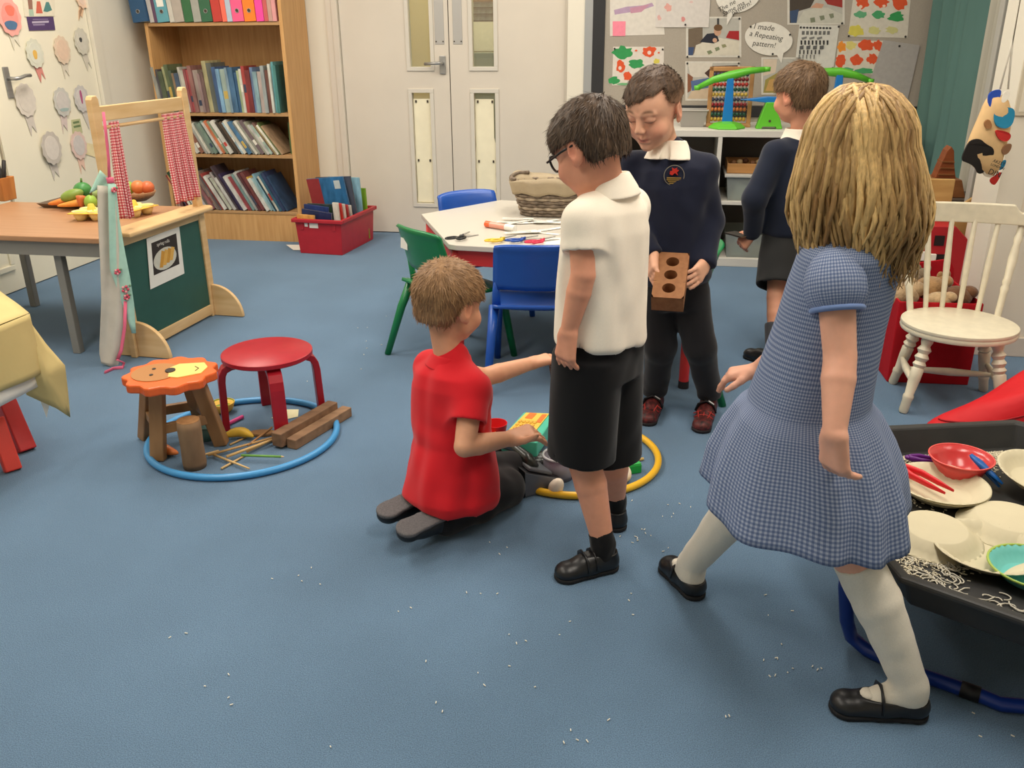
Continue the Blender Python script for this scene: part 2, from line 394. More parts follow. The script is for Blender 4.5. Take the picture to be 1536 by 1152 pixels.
obj('panel_moulding', room(pf), cream_door, dd4, bevel=.004)
struct('baseboard_left', room(G().box((S_LEFT, 0, 0), (S_LEFT + .014, DA - .08, .09))), white_gloss, bevel=.003)
hd_, hz_ = PL(12, 118)
hp = obj('door_handle', room(G().box((XL - .008, hd_ - .022, hz_ - .10), (XL, hd_ + .022, hz_ + .06))), steel, dd3, bevel=.004)
obj('lever', room(G().tube([(XL, hd_, hz_ + .0), (XL + .045, hd_, hz_), (XL + .055, hd_ - .025, hz_ + .003), (XL + .05, hd_ - .075, hz_ + .012), (XL + .05, hd_ - .115, hz_ + .012)], .0095, 10)), steel, hp, smooth=True)

# ---- ceiling lamps (the room's own light)
lamp_panel = bpy.data.materials.new('lamp_diffuser'); lamp_panel.use_nodes = True
_b = lamp_panel.node_tree.nodes['Principled BSDF']; _b.inputs['Emission Color'].default_value = (*LIGHT_COL, 1); _b.inputs['Emission Strength'].default_value = 2.0
for i, (x, y, e) in enumerate(LAMPS):
    t = thing('ceiling_lamp', 'white fluorescent ceiling panel, %s one counted from the left doors' % ORD[i], 'ceiling lamp', (x, y, CEIL_Z - .05), RZ, 'ceiling panels')
    obj('housing', G().box((-.33, -.63, .0), (.33, .63, .048)), white_gloss, t)
    obj('diffuser', G().box((-.3, -.6, -.006), (.3, .6, .0)), lamp_panel, t)
    ld = bpy.data.lights.new('panel_light', 'AREA'); ld.shape = 'RECTANGLE'; ld.size = .6; ld.size_y = 1.2; ld.energy = e; ld.color = LIGHT_COL
    lo = bpy.data.objects.new('panel_light', ld); COL.objects.link(lo); lo.location = (x, y, CEIL_Z - .065); lo.rotation_euler = (0, 0, RZ)
# ================================================================== left half of the room
beech = wood('beech', (230, 196, 146), (212, 172, 118), (4, 4, 28))
oak = wood('oak_veneer', (212, 166, 110), (194, 146, 90), (60, 60, 4))
shelf_wood = wood('shelf_veneer', (190, 150, 104), (172, 132, 88), (4, 60, 60))
page_m = mat('pages', (214, 204, 180), 0.9, 0.1, noise=((400, 5, 5), 0.12))

# ---- bookcase
BD = 0.38
bL = PB(231, 100, BD)[0]; bR = PB(431.5, 160, BD)[0]
Zs = [PB(330, 33, BD)[1], PB(330, 169, BD)[1], PB(380, 232, BD)[1], PB(400, 317, BD)[1]]
bc = thing('bookcase', 'tall light oak bookcase full of picture books by left wall', 'bookcase', WP(0, 0.005), RZ)
obj('side_panel', G().box((bL - .022, -BD, 0), (bL, 0, Zs[0])), oak, bc, bevel=.002)
obj('side_panel', G().box((bR, -BD, 0), (bR + .024, 0, 1.85)), oak, bc, bevel=.002)
obj('back_panel', G().box((bL, -.012, .02), (bR, 0, 1.85)), oak, bc)
for z in Zs[:3]: obj('shelf', G().box((bL, -BD + .004, z - .022), (bR, -.012, z)), shelf_wood, bc, bevel=.002)
obj('shelf', G().box((bL, -BD, Zs[3] - .02), (bR, -.012, Zs[3])), shelf_wood, bc, bevel=.002)
obj('plinth', G().box((bL, -BD + .004, 0), (bR, -BD + .024, Zs[3] - .02)), oak, bc)

def mute(c, k=.22):
    g_ = sum(c) / 3; return tuple(int(a * (1 - k) + g_ * k) for a in c)
def book(s, z, w_, h, dep, col, lean, y0, label, group, sticker=False, turn=0.0):
    col = mute(col)
    """a book standing spine out; its lower left corner at s, z; lean tilts its top to the left"""
    M = Matrix.Translation((s, y0, z)) @ Matrix.Rotation(-lean, 4, 'Y') @ rotz(turn)
    t = min(.0028, w_ * .2)
    g = G().box((0, 0, 0), (w_, t, h), M).box((0, t, 0), (t, dep, h), M).box((w_ - t, t, 0), (w_, dep, h), M)
    Wm = WM(0, 0.005)
    def tw(gg):
        r = G(); r.v = [tuple(Wm @ Vector(p)) for p in gg.v]; r.f = gg.f; return r
    o = obj('picture_book', tw(g), mat('cover_%d_%d_%d' % col, col, .35, .5, noise=((30, 30, 9), .28)), label=label, cat='book', group=group)
    obj('pages', tw(G().box((t, t, .003), (w_ - t, dep - .004, h - .004), M)), page_m, o)
    if sticker and w_ > .008:
        a = h * rnd.uniform(.08, .5); obj('spine_label', tw(G().box((w_ * .12, -.0006, a), (w_ * .88, 0, a + h * rnd.uniform(.1, .25)), M)), plain(rnd.choice([(226, 220, 205), (60, 70, 90), (200, 170, 90), (190, 70, 60)])), o)
    return o
def cname(c):
    import colorsys
    h, l, s_ = colorsys.rgb_to_hls(c[0] / 255, c[1] / 255, c[2] / 255)
    if s_ < .16: return 'white' if l > .72 else 'pale grey' if l > .5 else 'grey' if l > .28 else 'black'
    nm = 'red' if h < .035 or h > .94 else 'brown' if h < .1 and l < .45 else 'orange' if h < .1 else 'tan' if h < .14 and s_ < .5 else 'yellow' if h < .19 else 'green' if h < .45 else 'teal' if h < .52 else 'blue' if h < .69 else 'purple' if h < .83 else 'pink'
    return ('dark ' if l < .3 else 'pale ' if l > .68 else '') + nm
def thin(cols, n):
    out = []
    for i in range(n):
        c = cols[int(i * len(cols) / n)]; j = rnd.uniform(.8, 1.15)
        out.append(tuple(int(min(235, a * j + rnd.uniform(-8, 8))) for a in c) if i % 4 != 3 else rnd.choice([(206, 202, 190), (190, 188, 180), (214, 208, 190)]))
    return out
def book_row(z, s0, s1, cols, hrange, lean_f, rowname, group, tall=()):
    n = len(cols); s = s0; ws = [rnd.uniform(.55, 1.45) for _ in cols]; tot = sum(ws)
    for i, c in enumerate(cols):
        lean = lean_f(i / n); pitch = (s1 - s0) * ws[i] / tot
        w_ = pitch * math.cos(lean) * .97
        h = rnd.uniform(*hrange)
        if i in tall: h += tall[i]
        book(s, z + .0006, w_, h, rnd.uniform(.17, .215), c, lean, -BD + rnd.uniform(-.008, .014), 'thin %s picture book, %s from the left on the %s' % (cname(c), ORD[i], rowname), group, rnd.random() < .22)
        s += pitch
row1 = [(150, 150, 140), (90, 86, 92), (84, 98, 70), (160, 160, 110), (98, 112, 74), (76, 92, 70), (150, 118, 86), (70, 92, 120), (176, 172, 160), (190, 186, 170), (150, 70, 74), (166, 60, 66), (150, 96, 90), (168, 150, 138), (140, 112, 110), (120, 90, 84), (170, 160, 110), (90, 96, 90), (52, 86, 138), (110, 160, 196), (150, 172, 160), (122, 154, 176), (60, 108, 150), (50, 96, 140), (160, 180, 130), (198, 196, 182), (178, 54, 50), (130, 40, 42), (96, 124, 168), (130, 170, 180), (190, 168, 160), (150, 160, 160), (120, 72, 62), (196, 198, 186), (92, 170, 176), (62, 132, 128)]
book_row(Zs[1], bL + .004, bR - .05, row1, (.24, .30), lambda t: math.radians(6.5 - 5.5 * t), 'upper book row', 'books on the upper row', {16: .07, 17: .02, 35: .05, 34: .05})
row2 = [(60, 66, 62), (150, 146, 118), (170, 168, 122), (166, 160, 120), (120, 80, 52), (130, 86, 56), (206, 200, 180), (200, 196, 178), (120, 124, 120), (110, 130, 122), (120, 150, 140), (190, 96, 64), (160, 196, 160), (82, 64, 54), (70, 50, 46), (84, 62, 56), (150, 180, 190), (70, 120, 150), (52, 100, 140), (150, 156, 150), (180, 170, 150), (110, 84, 90), (190, 188, 170), (150, 168, 160), (120, 92, 80), (196, 168, 96), (112, 128, 64), (200, 160, 110)]
book_row(Zs[2], bL + .10, bR - .06, thin(row2, 38), (.215, .25), lambda t: math.radians(25 + 11 * t), 'middle book row', 'books on the middle row')
row3 = [(180, 52, 48), (52, 84, 56), (40, 60, 44), (92, 102, 108), (190, 190, 182), (206, 204, 196), (110, 110, 108), (160, 96, 90), (140, 110, 100), (120, 104, 96), (190, 60, 52), (96, 84, 78), (206, 200, 188), (120, 70, 62), (90, 70, 66), (70, 54, 96), (196, 186, 176), (140, 60, 66), (150, 184, 180), (214, 206, 170), (120, 60, 60), (206, 160, 58), (160, 190, 190), (120, 168, 180), (40, 66, 96), (60, 110, 156), (44, 72, 110), (52, 76, 108)]
book_row(Zs[3], bL + .10, bR - .07, thin(row3, 39), (.24, .285), lambda t: math.radians(31 - 3 * t), 'lowest book row', 'books on the lowest row', {20: .07, 26: .02, 27: .04})
book(bR - .045, Zs[2] + .0006, .03, .20, .15, (86, 120, 62), 0.0, -.30, 'dark green book upright at the right end of the middle row', 'books on the middle row')
book(bL + .012, Zs[3] + .0006, .012, .25, .2, (190, 150, 110), .05, -BD, 'tan book behind the right puppet curtain on the lowest row', 'books on the lowest row')
book(bL + .030, Zs[3] + .0006, .014, .23, .2, (176, 130, 116), .06, -BD, 'dull pink book behind the right puppet curtain on the lowest row', 'books on the lowest row')
book(bL + .052, Zs[3] + .0006, .013, .24, .2, (120, 70, 70), .07, -BD, 'dark red book behind the right puppet curtain on the lowest row', 'books on the lowest row')
# folders along the top shelf
fold = [((44, 82, 118), .075, 1), ((190, 184, 180), .022, 0), ((96, 70, 96), .016, 0), ((96, 160, 174), .062, 2), ((200, 196, 186), .024, 0), ((176, 166, 156), .05, 0), ((52, 104, 66), .045, 0), ((160, 160, 152), .04, 0), ((50, 100, 72), .056, 1), ((190, 60, 54), .046, 0), ((240, 110, 90), .024, 0), ((176, 190, 206), .026, 0), ((238, 92, 140), .058, 1), ((246, 128, 42), .058, 1), ((236, 70, 160), .038, 0), ((196, 90, 90), .02, 0), ((190, 150, 140), .02, 0), ((214, 150, 150), .02, 0)]
s = PB(204, 30, BD)[0]; tot = sum(f[1] for f in fold); sc = (bR - .01 - s) / tot
for i, (c, w_, hole) in enumerate(fold):
    w_ *= sc; h = .29 + rnd.uniform(-.01, .01); zz = Zs[0] + .0006 if i else Zs[0] - .012
    Wm = WM(0, 0.005); y0 = -BD - .004 if i else -BD - .03
    if i == 0: zz = Zs[0] + .0006
    lean = math.radians(5 - 4 * i / 18)
    M = Wm @ Matrix.Translation((s, y0, zz)) @ Matrix.Rotation(-lean, 4, 'Y')
    t = thing('ring_binder', '%s ring binder, %s from the left along the top shelf' % (cname(c), ORD[i]), 'folder', WP(s, .3, zz), 0, 'binders on the top shelf')
    inv = Matrix.Translation(-t.location)
    g = G().box((0, 0, 0), (w_ * .95, .003, h), inv @ M).box((0, .003, 0), (.003, .26, h), inv @ M).box((w_ * .95 - .003, .003, 0), (w_ * .95, .26, h), inv @ M)
    obj('cover', g, mat('fold_%d_%d_%d' % c, c, .4, .45, noise=(20, .05)), t)
    obj('sheets', G().box((.004, .006, .004), (w_ * .95 - .004, .25, h - .01), inv @ M), page_m, t)
    if hole:
        Mr = inv @ M @ Matrix.Translation((w_ * .475, -.001, .062)) @ Matrix.Rotation(math.pi / 2, 4, 'X')
        obj('finger_ring', G().tube([(.0115 * math.cos(a), .0115 * math.sin(a), 0) for a in np.linspace(0, 2 * math.pi, 17)[:-1]], .0022, 6, True, Mr), steel, t, smooth=True)
        obj('finger_hole', G().lathe([(.011, -.0005), (.011, .0008)], 16, Mr), dark_gap, t)
    if hole == 2:
        obj('spine_label', G().box((w_ * .2, -.0008, .09), (w_ * .75, 0, .2), inv @ M), paper_white, t)
    s += w_

# ---- red crate of books in front of the door frame
ca, cb_, cc = PZ(447, 380), PZ(515, 384), PZ(552, 357)
cw = np.linalg.norm(cb_ - ca); cd = np.linalg.norm(cc - cb_) * .96; crz = math.atan2((cb_ - ca)[1], (cb_ - ca)[0])
crate_red = mat('crate_red', (176, 36, 48), .42, .45, noise=(20, .06))
t = thing('book_crate', 'dark red plastic crate of books by the bookcase', 'crate', ca, crz)
H = .215
def taper_wall(g, x0, x1, y0, y1, h, tk, fl_=.012):
    """open tapered tub"""
    o = [(x0 + fl_, y0 + fl_), (x1 - fl_, y0 + fl_), (x1 - fl_, y1 - fl_), (x0 + fl_, y1 - fl_)]; p = [(x0, y0), (x1, y0), (x1, y1), (x0, y1)]
    q = [(x0 + tk, y0 + tk), (x1 - tk, y0 + tk), (x1 - tk, y1 - tk), (x0 + tk, y1 - tk)]; r = [(x0 + fl_ + tk, y0 + fl_ + tk), (x1 - fl_ - tk, y0 + fl_ + tk), (x1 - fl_ - tk, y1 - fl_ - tk), (x0 + fl_ + tk, y1 - fl_ - tk)]
    v = [(a, b, 0) for a, b in o] + [(a, b, h) for a, b in p] + [(a, b, h) for a, b in q] + [(a, b, tk) for a, b in r]
    f = [(3, 2, 1, 0), (12, 13, 14, 15)]
    for i in range(4):
        j = (i + 1) % 4; f += [(i, j, 4 + j, 4 + i), (4 + i, 4 + j, 8 + j, 8 + i), (8 + i, 8 + j, 12 + j, 12 + i)]
    return g.raw(v, f)
obj('tub', taper_wall(G(), 0, cw, 0, cd, H, .006), crate_red, t, bevel=.003)
rim = G()
for a, b in (((-.018, -.018, H - .012), (cw + .018, .004, H + .012)), ((-.018, cd - .004, H - .012), (cw + .018, cd + .018, H + .012)), ((-.018, .004, H - .012), (.004, cd - .004, H + .012)), ((cw - .004, .004, H - .012), (cw + .018, cd - .004, H + .012))): rim.box(a, b)
obj('rim', rim, crate_red, t, bevel=.005)
for x in (.035, cw - .06): obj('rib', G().box((x, -.001, H - .06), (x + .022, .012, H - .012)), crate_red, t, bevel=.002)
obj('paper_tag', G().box((.1, .0, H - .045), (.16, .0035, H - .015)), paper_white, t, label='torn white paper tag'); obj('paper_tag', G().box((.066, .0, H - .038), (.088, .0035, H - .016)), paper_white, t)
# books in the crate; crate frame
CM = Matrix.Translation(tuple(ca)) @ rotz(crz)
def crate_book(x0, x1, y, tk, z1, col, tilt, lean, label, dots=None, z0=.02):
    M = CM @ Matrix.Translation((x0, y, z0)) @ Matrix.Rotation(tilt, 4, 'X') @ Matrix.Rotation(lean, 4, 'Y')
    w_ = x1 - x0; h = z1 - z0; e = .0025
    o = obj('picture_book', G().box((0, 0, 0), (w_, e, h), M).box((0, tk - e, 0), (w_, tk, h), M).box((0, e, 0), (e, tk - e, h), M), mat('cover_%d_%d_%d' % col, col, .35, .5, noise=((30, 30, 9), .28)), label=label, cat='book', group='books in the red crate')
    obj('pages', G().box((e, e, .002), (w_ - .003, tk - e, h - .003), M), page_m, o)
    for (a, b, c_, d_, cl) in (dots or []):
        obj('cover_print', G().box((a * w_, -.0008, b * h), (c_ * w_, 0, d_ * h), M), plain(cl), o)
    return o
crate_book(.02, .285, .30, .012, .44, (52, 110, 158), .14, -.10, 'large blue book with red end standing tallest in the red crate', [(0, .25, .34, 1, (150, 50, 52)), (.72, .82, .88, .95, (196, 206, 206))])
crate_book(.05, .30, .33, .012, .445, (70, 74, 90), .12, -.06, 'dark speckled book right behind the tall blue book', [(.02, .05, .98, .98, (84, 90, 104))])
crate_book(.08, .305, .38, .01, .44, (150, 196, 214), .08, 0, 'pale blue book at the back of the red crate')
crate_book(.19, .312, .43, .012, .36, (134, 176, 52), .05, 0, 'lime green book at the far right of the red crate', [(.05, .1, .2, .8, (214, 220, 190))])
crate_book(.03, .215, .16, .014, .30, (60, 70, 74), .12, .0, 'dark book with green picture in the middle of the red crate', [(.35, .6, .92, .96, (42, 70, 44)), (.02, .2, .3, .96, (206, 160, 90))])
crate_book(.005, .175, .11, .012, .305, (50, 66, 120), .1, .09, 'plain navy book leaning in the red crate')
crate_book(.01, .215, .06, .014, .285, (38, 48, 88), .1, .11, 'navy book with moon and stars at the front of the red crate', [(.1, .62, .28, .86, (120, 130, 150)), (.42, .72, .46, .8, (230, 230, 230)), (.86, .5, .9, .58, (230, 230, 230))])
crate_book(.005, .125, .025, .016, .25, (214, 160, 84), .06, .03, 'small tan board book with number 3 in the red crate', [(.3, .3, .95, .9, (130, 90, 84)), (.06, .5, .2, .9, (226, 110, 50))])
for k in range(5):
    crate_book(.215 + .003 * k, .255 + .008 * k, .14 + .028 * k, .012, .315 - .009 * k, ((226, 220, 206), (214, 60, 52), (222, 218, 206), (180, 60, 60), (206, 206, 196))[k], .1, 0, 'small %s booklet, %s of the row at right in the red crate' % (('white', 'bright red', 'pale', 'dull red', 'grey-white')[k], ORD[k]))
obj('paper_scrap', G().raw([tuple(PZ(*q, .004)) for q in ((429, 367), (452, 367), (453, 375), (440, 375))] + [tuple(PZ(*q, .001)) for q in ((429, 367), (452, 367), (453, 375), (440, 375))], [(0, 1, 2, 3), (7, 6, 5, 4), (0, 4, 5, 1), (1, 5, 6, 2), (2, 6, 7, 3), (3, 7, 4, 0)]), paper_white, label='white paper scrap on the carpet by the crate', cat='paper')

# ---- rosettes and notices on the left door
def on_left(d, z, off): return WP(S_LEFT + off, d, z)
def rosette(i, px, py, rw, tx, ty, col, tailc, ccol, label, mark=None, gap=.003):
    d, z = PL(px, py); td, tz = PL(tx, ty)
    # local frame: x along -d (to the right in view), y = out of the wall, z up
    M = Matrix(((-NW[0], EW[0], 0, 0), (-NW[1], EW[1], 0, 0), (0, 0, 1, 0), (0, 0, 0, 1)))
    t = thing('paper_rosette', label, 'rosette', on_left(d, z, -.006), 0, 'paper rosettes on the left door')
    n = 48
    poly = [((rw + .004 * math.cos(a * 11)) * math.cos(a), (rw * 1.12 + .004 * math.cos(a * 11)) * math.sin(a)) for a in np.linspace(0, 2 * math.pi, n + 1)[:-1]]
    def pr(poly, y0, y1): return G().prism(poly, y0, y1, 'y', M)
    dx, dz = -(td - d), tz - z
    w_ = rw * .42
    obj('tail', pr([(-w_, -rw * .6), (w_ * 1.1, -rw * .6), (dx + w_ * 1.2, dz + .012), (dx + w_ * .3, dz + .05), (dx - w_ * .3, dz - .004)], .001, .003), plain(tailc, .85), t)
    obj('disc', pr(poly, .004 + gap, .006 + gap), plain(col, .85), t)
    obj('centre', pr([(rw * .72 * math.cos(a), rw * .82 * math.sin(a)) for a in np.linspace(0, 2 * math.pi, 25)[:-1]], .006 + gap, .0072 + gap), plain(ccol, .85), t)
    for (a, b, c_, e_, cl) in (mark or []):
        obj('crayon_mark', pr([((a + c_) / 2 * rw + (c_ - a) / 2 * rw * (1 + .12 * math.sin(3 * q_)) * math.cos(q_), (b + e_) / 2 * rw + (e_ - b) / 2 * rw * (1 + .1 * math.cos(2 * q_)) * math.sin(q_)) for q_ in np.linspace(0, 2 * math.pi, 17)[:-1]], .0072 + gap, .0078 + gap), plain(cl, .85), t)
rosette(0, 14, 25, .085, 24, 74, (236, 170, 160), (222, 216, 196), (234, 150, 140), 'pink paper rosette with blue shape at top left of door', [(-.6, -.8, .5, -.2, (84, 116, 150)), (-.3, 0, .5, .7, (230, 120, 100))])
rosette(1, 122, -6, .06, 120, 30, (236, 206, 180), (232, 196, 160), (236, 210, 190), 'peach paper rosette cut off by the top of the picture')
rosette(2, 52, 80, .068, 64, 123, (214, 214, 196), (214, 140, 130), (216, 216, 200), 'grey paper rosette with yellow mark and red tail', [(-.3, -.5, .2, .3, (226, 180, 90))])
rosette(3, 93, 75, .068, 100, 118, (222, 200, 176), (214, 206, 188), (224, 196, 172), 'plain peach paper rosette in the second row of the door')
rosette(4, 122, 62, .066, 134, 106, (206, 202, 186), (206, 200, 184), (208, 204, 190), 'grey paper rosette with small black figure', [(-.35, -.1, .05, .35, (70, 70, 70))])
rosette(5, 38, 150, .078, 50, 203, (216, 208, 196), (206, 198, 188), (214, 206, 194), 'blank white paper rosette beside the door handle')
rosette(6, 93, 153, .072, 97, 200, (200, 198, 190), (212, 196, 190), (206, 200, 194), 'grey paper rosette with teal edge in the third row', [(-.5, -.75, .6, -.45, (160, 180, 176))])
rosette(7, 122, 148, .068, 136, 193, (200, 196, 192), (204, 198, 190), (208, 202, 198), 'grey paper rosette with magenta streak', [(-.2, -.5, .1, .8, (176, 90, 130))])
rosette(8, 75, 222, .082, 84, 270, (196, 188, 178), (206, 198, 188), (216, 208, 198), 'white paper rosette with curled rim, lowest on the door', gap=.012)
rosette(9, 118, 218, .072, 124, 260, (222, 196, 186), (232, 196, 176), (206, 200, 196), 'pink rimmed paper rosette with green note above')
def door_card(pts, col, label, marks=()):
    q = [PL(*p) for p in pts]; d0, z0 = q[0]
    M = Matrix(((-NW[0], EW[0], 0, 0), (-NW[1], EW[1], 0, 0), (0, 0, 1, 0), (0, 0, 0, 1)))
    o = obj('door_notice', G().prism([(-(a - d0), b - z0) for a, b in q], .001, .003, 'y', M), plain(col, .8), label=label, cat='notice', loc=on_left(d0, z0, -.007))
    for (pp, cl) in marks:
        r = [PL(*p) for p in pp]; obj('print', G().prism([(-(a - d0), b - z0) for a, b in r], .003, .0036, 'y', M), plain(cl, .8), o)
    return o
door_card([(41, 25), (81, 25), (84, 45), (45, 46)], (84, 64, 106), 'purple notice with white print on the left door', [([(49, 32), (74, 31), (74, 34), (49, 35)], (186, 176, 196)), ([(50, 36), (68, 35.5), (68, 38), (51, 38.5)], (150, 136, 166)), ([(50, 28.5), (73, 28), (73, 29.5), (50, 30)], (130, 114, 150))])
door_card([(35, -5), (83, -5), (83, 24), (38, 25)], (228, 220, 198), 'cream card with three dressed figures above purple notice', [([(42, -3), (49, -3), (50, 14), (44, 14)], (150, 112, 96)), ([(44, 14), (50.5, 14), (52, 24), (45, 24)], (170, 190, 170)), ([(56, 2), (61, 2), (65, 20), (55, 20)], (206, 104, 84)), ([(70, 3), (74, 3), (79, 15), (72, 18), (66, 17)], (84, 136, 132))])
door_card([(108, 180), (121, 178), (125, 199), (110, 200)], (190, 192, 150), 'small green scribbled note stuck above pink rosette', [([(110, 183), (119, 181), (120, 184), (111, 186)], (110, 130, 90)), ([(111, 189), (121, 187), (122, 190), (112, 192)], (110, 130, 90))])
door_card([(130, 214), (143, 217), (147, 237), (129, 231)], (236, 222, 176), 'pale yellow note curling off the door by the puppet theatre')

# ---- play desk
desk_z = .535
dk0 = PZ(0, 356, desk_z); dk1 = PZ(152, 358, desk_z)
t = thing('play_desk', 'brown topped desk with grey frame behind the puppet theatre', 'desk', PZ(60, 332, desk_z) * np.array([1, 1, 0]), RZ)
def loc_of(t, p):
    return Matrix.Translation(t.location).inverted() if False else (Matrix.Translation(t.location) @ t.rotation_euler.to_matrix().to_4x4()).inverted() @ Vector(p)
a = loc_of(t, dk1); b = loc_of(t, PZ(150, 306, desk_z)); X1, Y0, Y1 = a.x + .02, a.y, b.y; X0 = X1 - 1.02
obj('desk_top', G().box((X0, Y0, desk_z - .024), (X1, Y1, desk_z)), wood('desk_veneer', (186, 142, 106), (174, 128, 92), (3, 60, 60), .4), t, bevel=.004)
desk_grey = mat('desk_grey', (140, 138, 132), .5)
obj('rail', G().box((X0 + .03, Y0 + .02, desk_z - .085), (X1 - .03, Y0 + .05, desk_z - .024)), desk_grey, t); obj('rail', G().box((X0 + .03, Y1 - .05, desk_z - .085), (X1 - .03, Y1 - .02, desk_z - .024)), desk_grey, t)
for x in (X0 + .03, X1 - .30):
    for y in (Y0 + .05, Y1 - .06): obj('leg', G().box((x, y, 0), (x + .035, y + .035, desk_z - .024)), desk_grey, t, bevel=.003)
# tray of toy vegetables
tray_p = PZ(122, 308, desk_z)
t = thing('food_tray', 'dark metal tray under toy vegetables on the desk', 'tray', tray_p + np.array([0, 0, .0006]), RZ)
g = G(); taper_wall(g, -.17, .17, -.1, .1, .022, .003, .02); g.f = [f for f in g.f]; obj('tray_shell', g, mat('tin', (120, 104, 88), .4, .5, metal=.3), t, bevel=.002)
def ovoid(name, p, r, col, label, cat, axis=None, group=None, bump_=None, stem=None, z=0):
    o = thing(name, label, cat, p, 0, group)
    g = G(); n, m = 16, 10
    ax = Vector(axis or (0, 0, 1)).normalized(); q = Vector((0, 0, 1)).rotation_difference(ax).to_matrix().to_4x4()
    g.ball((0, 0, 0), r, n, m, q); g.v = [tuple(Vector(v) + Vector((0, 0, z))) for v in g.v]
    obj('flesh', g, mat('skin_%d_%d_%d' % col, col, .4, .45, noise=(25, .12)), o, smooth=True)
    if stem: obj('stem', G().tube([tuple(ax * r[2] * .9 + Vector((0, 0, z))), tuple(ax * (r[2] + .018) + Vector((.003, 0, z)))], [.006, .004], 8), plain(stem), o, smooth=True)
    return o
tz = desk_z + .006
vg = 'toy vegetables on the desk tray'
def veg(px, py, z): return PZ(px, py, z)
p = veg(92, 304, desk_z + .035)
def carrot(p0, p1, r0, col, label, group, leaf=None):
    o = thing('toy_carrot', label, 'toy vegetable', p0, 0, group); d = np.array(p1) - np.array(p0)
    obj('root', G().tube([tuple(d * k) for k in (0, .05, .3, .6, .9, 1.0)], [r0 * .5, r0, r0 * .92, r0 * .7, r0 * .4, .003], 14), mat('carrot_%d' % col[1], col, .4, .45, noise=((60, 60, 60), .1)), o, smooth=True)
    if leaf: obj('stalk', G().tube([tuple(-d * .02), tuple(-d * .12)], [r0 * .3, r0 * .2], 8), plain(leaf), o, smooth=True)
carrot(veg(113, 299, desk_z + .045), veg(72, 306, desk_z + .03), .021, (238, 138, 60), 'orange toy carrot at the left end of the tray', vg, (120, 150, 70))
carrot(veg(126, 303, desk_z + .04), veg(86, 309, desk_z + .028), .018, (240, 160, 70), 'yellow-orange toy carrot lying in front on the tray', vg, (120, 150, 70))
ovoid('toy_cucumber', veg(108, 293, desk_z + .07), (.028, .028, .055), (132, 158, 70), 'olive green toy cucumber lying behind the carrots', 'toy vegetable', (1, .3, .3), vg)
ovoid('toy_pepper', veg(124, 285, desk_z + .085), (.042, .04, .038), (70, 140, 72), 'green toy pepper on top of the vegetable heap', 'toy vegetable', None, vg, stem=(90, 130, 60))
carrot(veg(121, 293, desk_z + .075), veg(122, 311, desk_z + .02), .022, (216, 118, 66), 'upright reddish toy carrot end in the vegetable heap', vg)
ovoid('toy_lime', veg(136, 303, desk_z + .045), (.03, .03, .034), (150, 188, 72), 'bright lime toy pear beside the apron', 'toy vegetable', (.2, 0, 1), vg, stem=(110, 90, 50))
ovoid('toy_lettuce', veg(141, 291, desk_z + .06), (.03, .028, .026), (150, 170, 104), 'pale green toy sprout behind the apron', 'toy vegetable', None, vg)
# egg boxes
egg_y = mat('egg_box', (240, 196, 84), .85, .15, noise=(60, .08), bump=(200, .3, .001)); egg_in = mat('egg_box_pale', (236, 216, 150), .85, .15, noise=(60, .06))
def egg_box(p, rz, label, n=2):
    t = thing('egg_box', label, 'egg box', p, rz, 'egg boxes on the desk')
    for i in range(n):
        for j in range(2):
            obj('cup', G().lathe([(.020, 0), (.027, .016), (.036, .042), (.034, .043), (.024, .02), (.016, .006)], 16, Matrix.Translation((-.036 * (n - 1) + .072 * i, -.037 + .074 * j, .0006)), cap=True), egg_in, t, smooth=True)
    for i in range(n - 1):
        obj('peak', G().lathe([(.03, .014), (.022, .035), (.012, .066), (.008, .068)], 12, Matrix.Translation((-.036 * (n - 1) + .036 + .072 * i, 0, 0))), egg_y, t, smooth=True)
    obj('rim', G().prism([(-.036 * n - .004, -.078), (.036 * n + .004, -.078), (.036 * n + .004, .078), (-.036 * n - .004, .078)], .034, .0375), egg_y, t, bevel=.003)
egg_box(PZ(140, 328, desk_z + .001), RZ + .15, 'yellow egg box nearer the apron on the desk')
egg_box(PZ(203, 322, desk_z + .001), RZ - .2, 'yellow egg box under the left puppet curtain', 2)
bp = PZ(208, 301, desk_z)
t = thing('fruit_bowl', 'woven bowl holding toy fruit on the desk', 'bowl', bp + np.array([0, 0, .001]), 0)
obj('bowl', G().lathe([(.04, 0), (.075, .02), (.09, .045), (.086, .046), (.07, .024), (.03, .008)], 24), mat('wicker_pale', (170, 126, 90), .8, .2, noise=((90, 90, 200), .25), bump=((90, 90, 200), .5, .003)), t, smooth=True)
fg = 'toy fruit in the bowl'
ovoid('toy_apple', bp + np.array([-.045, .0, .065]), (.036, .036, .034), (150, 182, 80), 'green toy apple in the bowl', 'toy fruit', None, fg, stem=(100, 80, 50))
ovoid('toy_orange', bp + np.array([.008, .0, .068]), (.035, .035, .033), (222, 128, 72), 'orange toy fruit in the middle of the bowl', 'toy fruit', None, fg)
ovoid('toy_peach', bp + np.array([.05, .012, .064]), (.034, .034, .032), (214, 110, 66), 'reddish toy peach at the right of the bowl', 'toy fruit', None, fg)
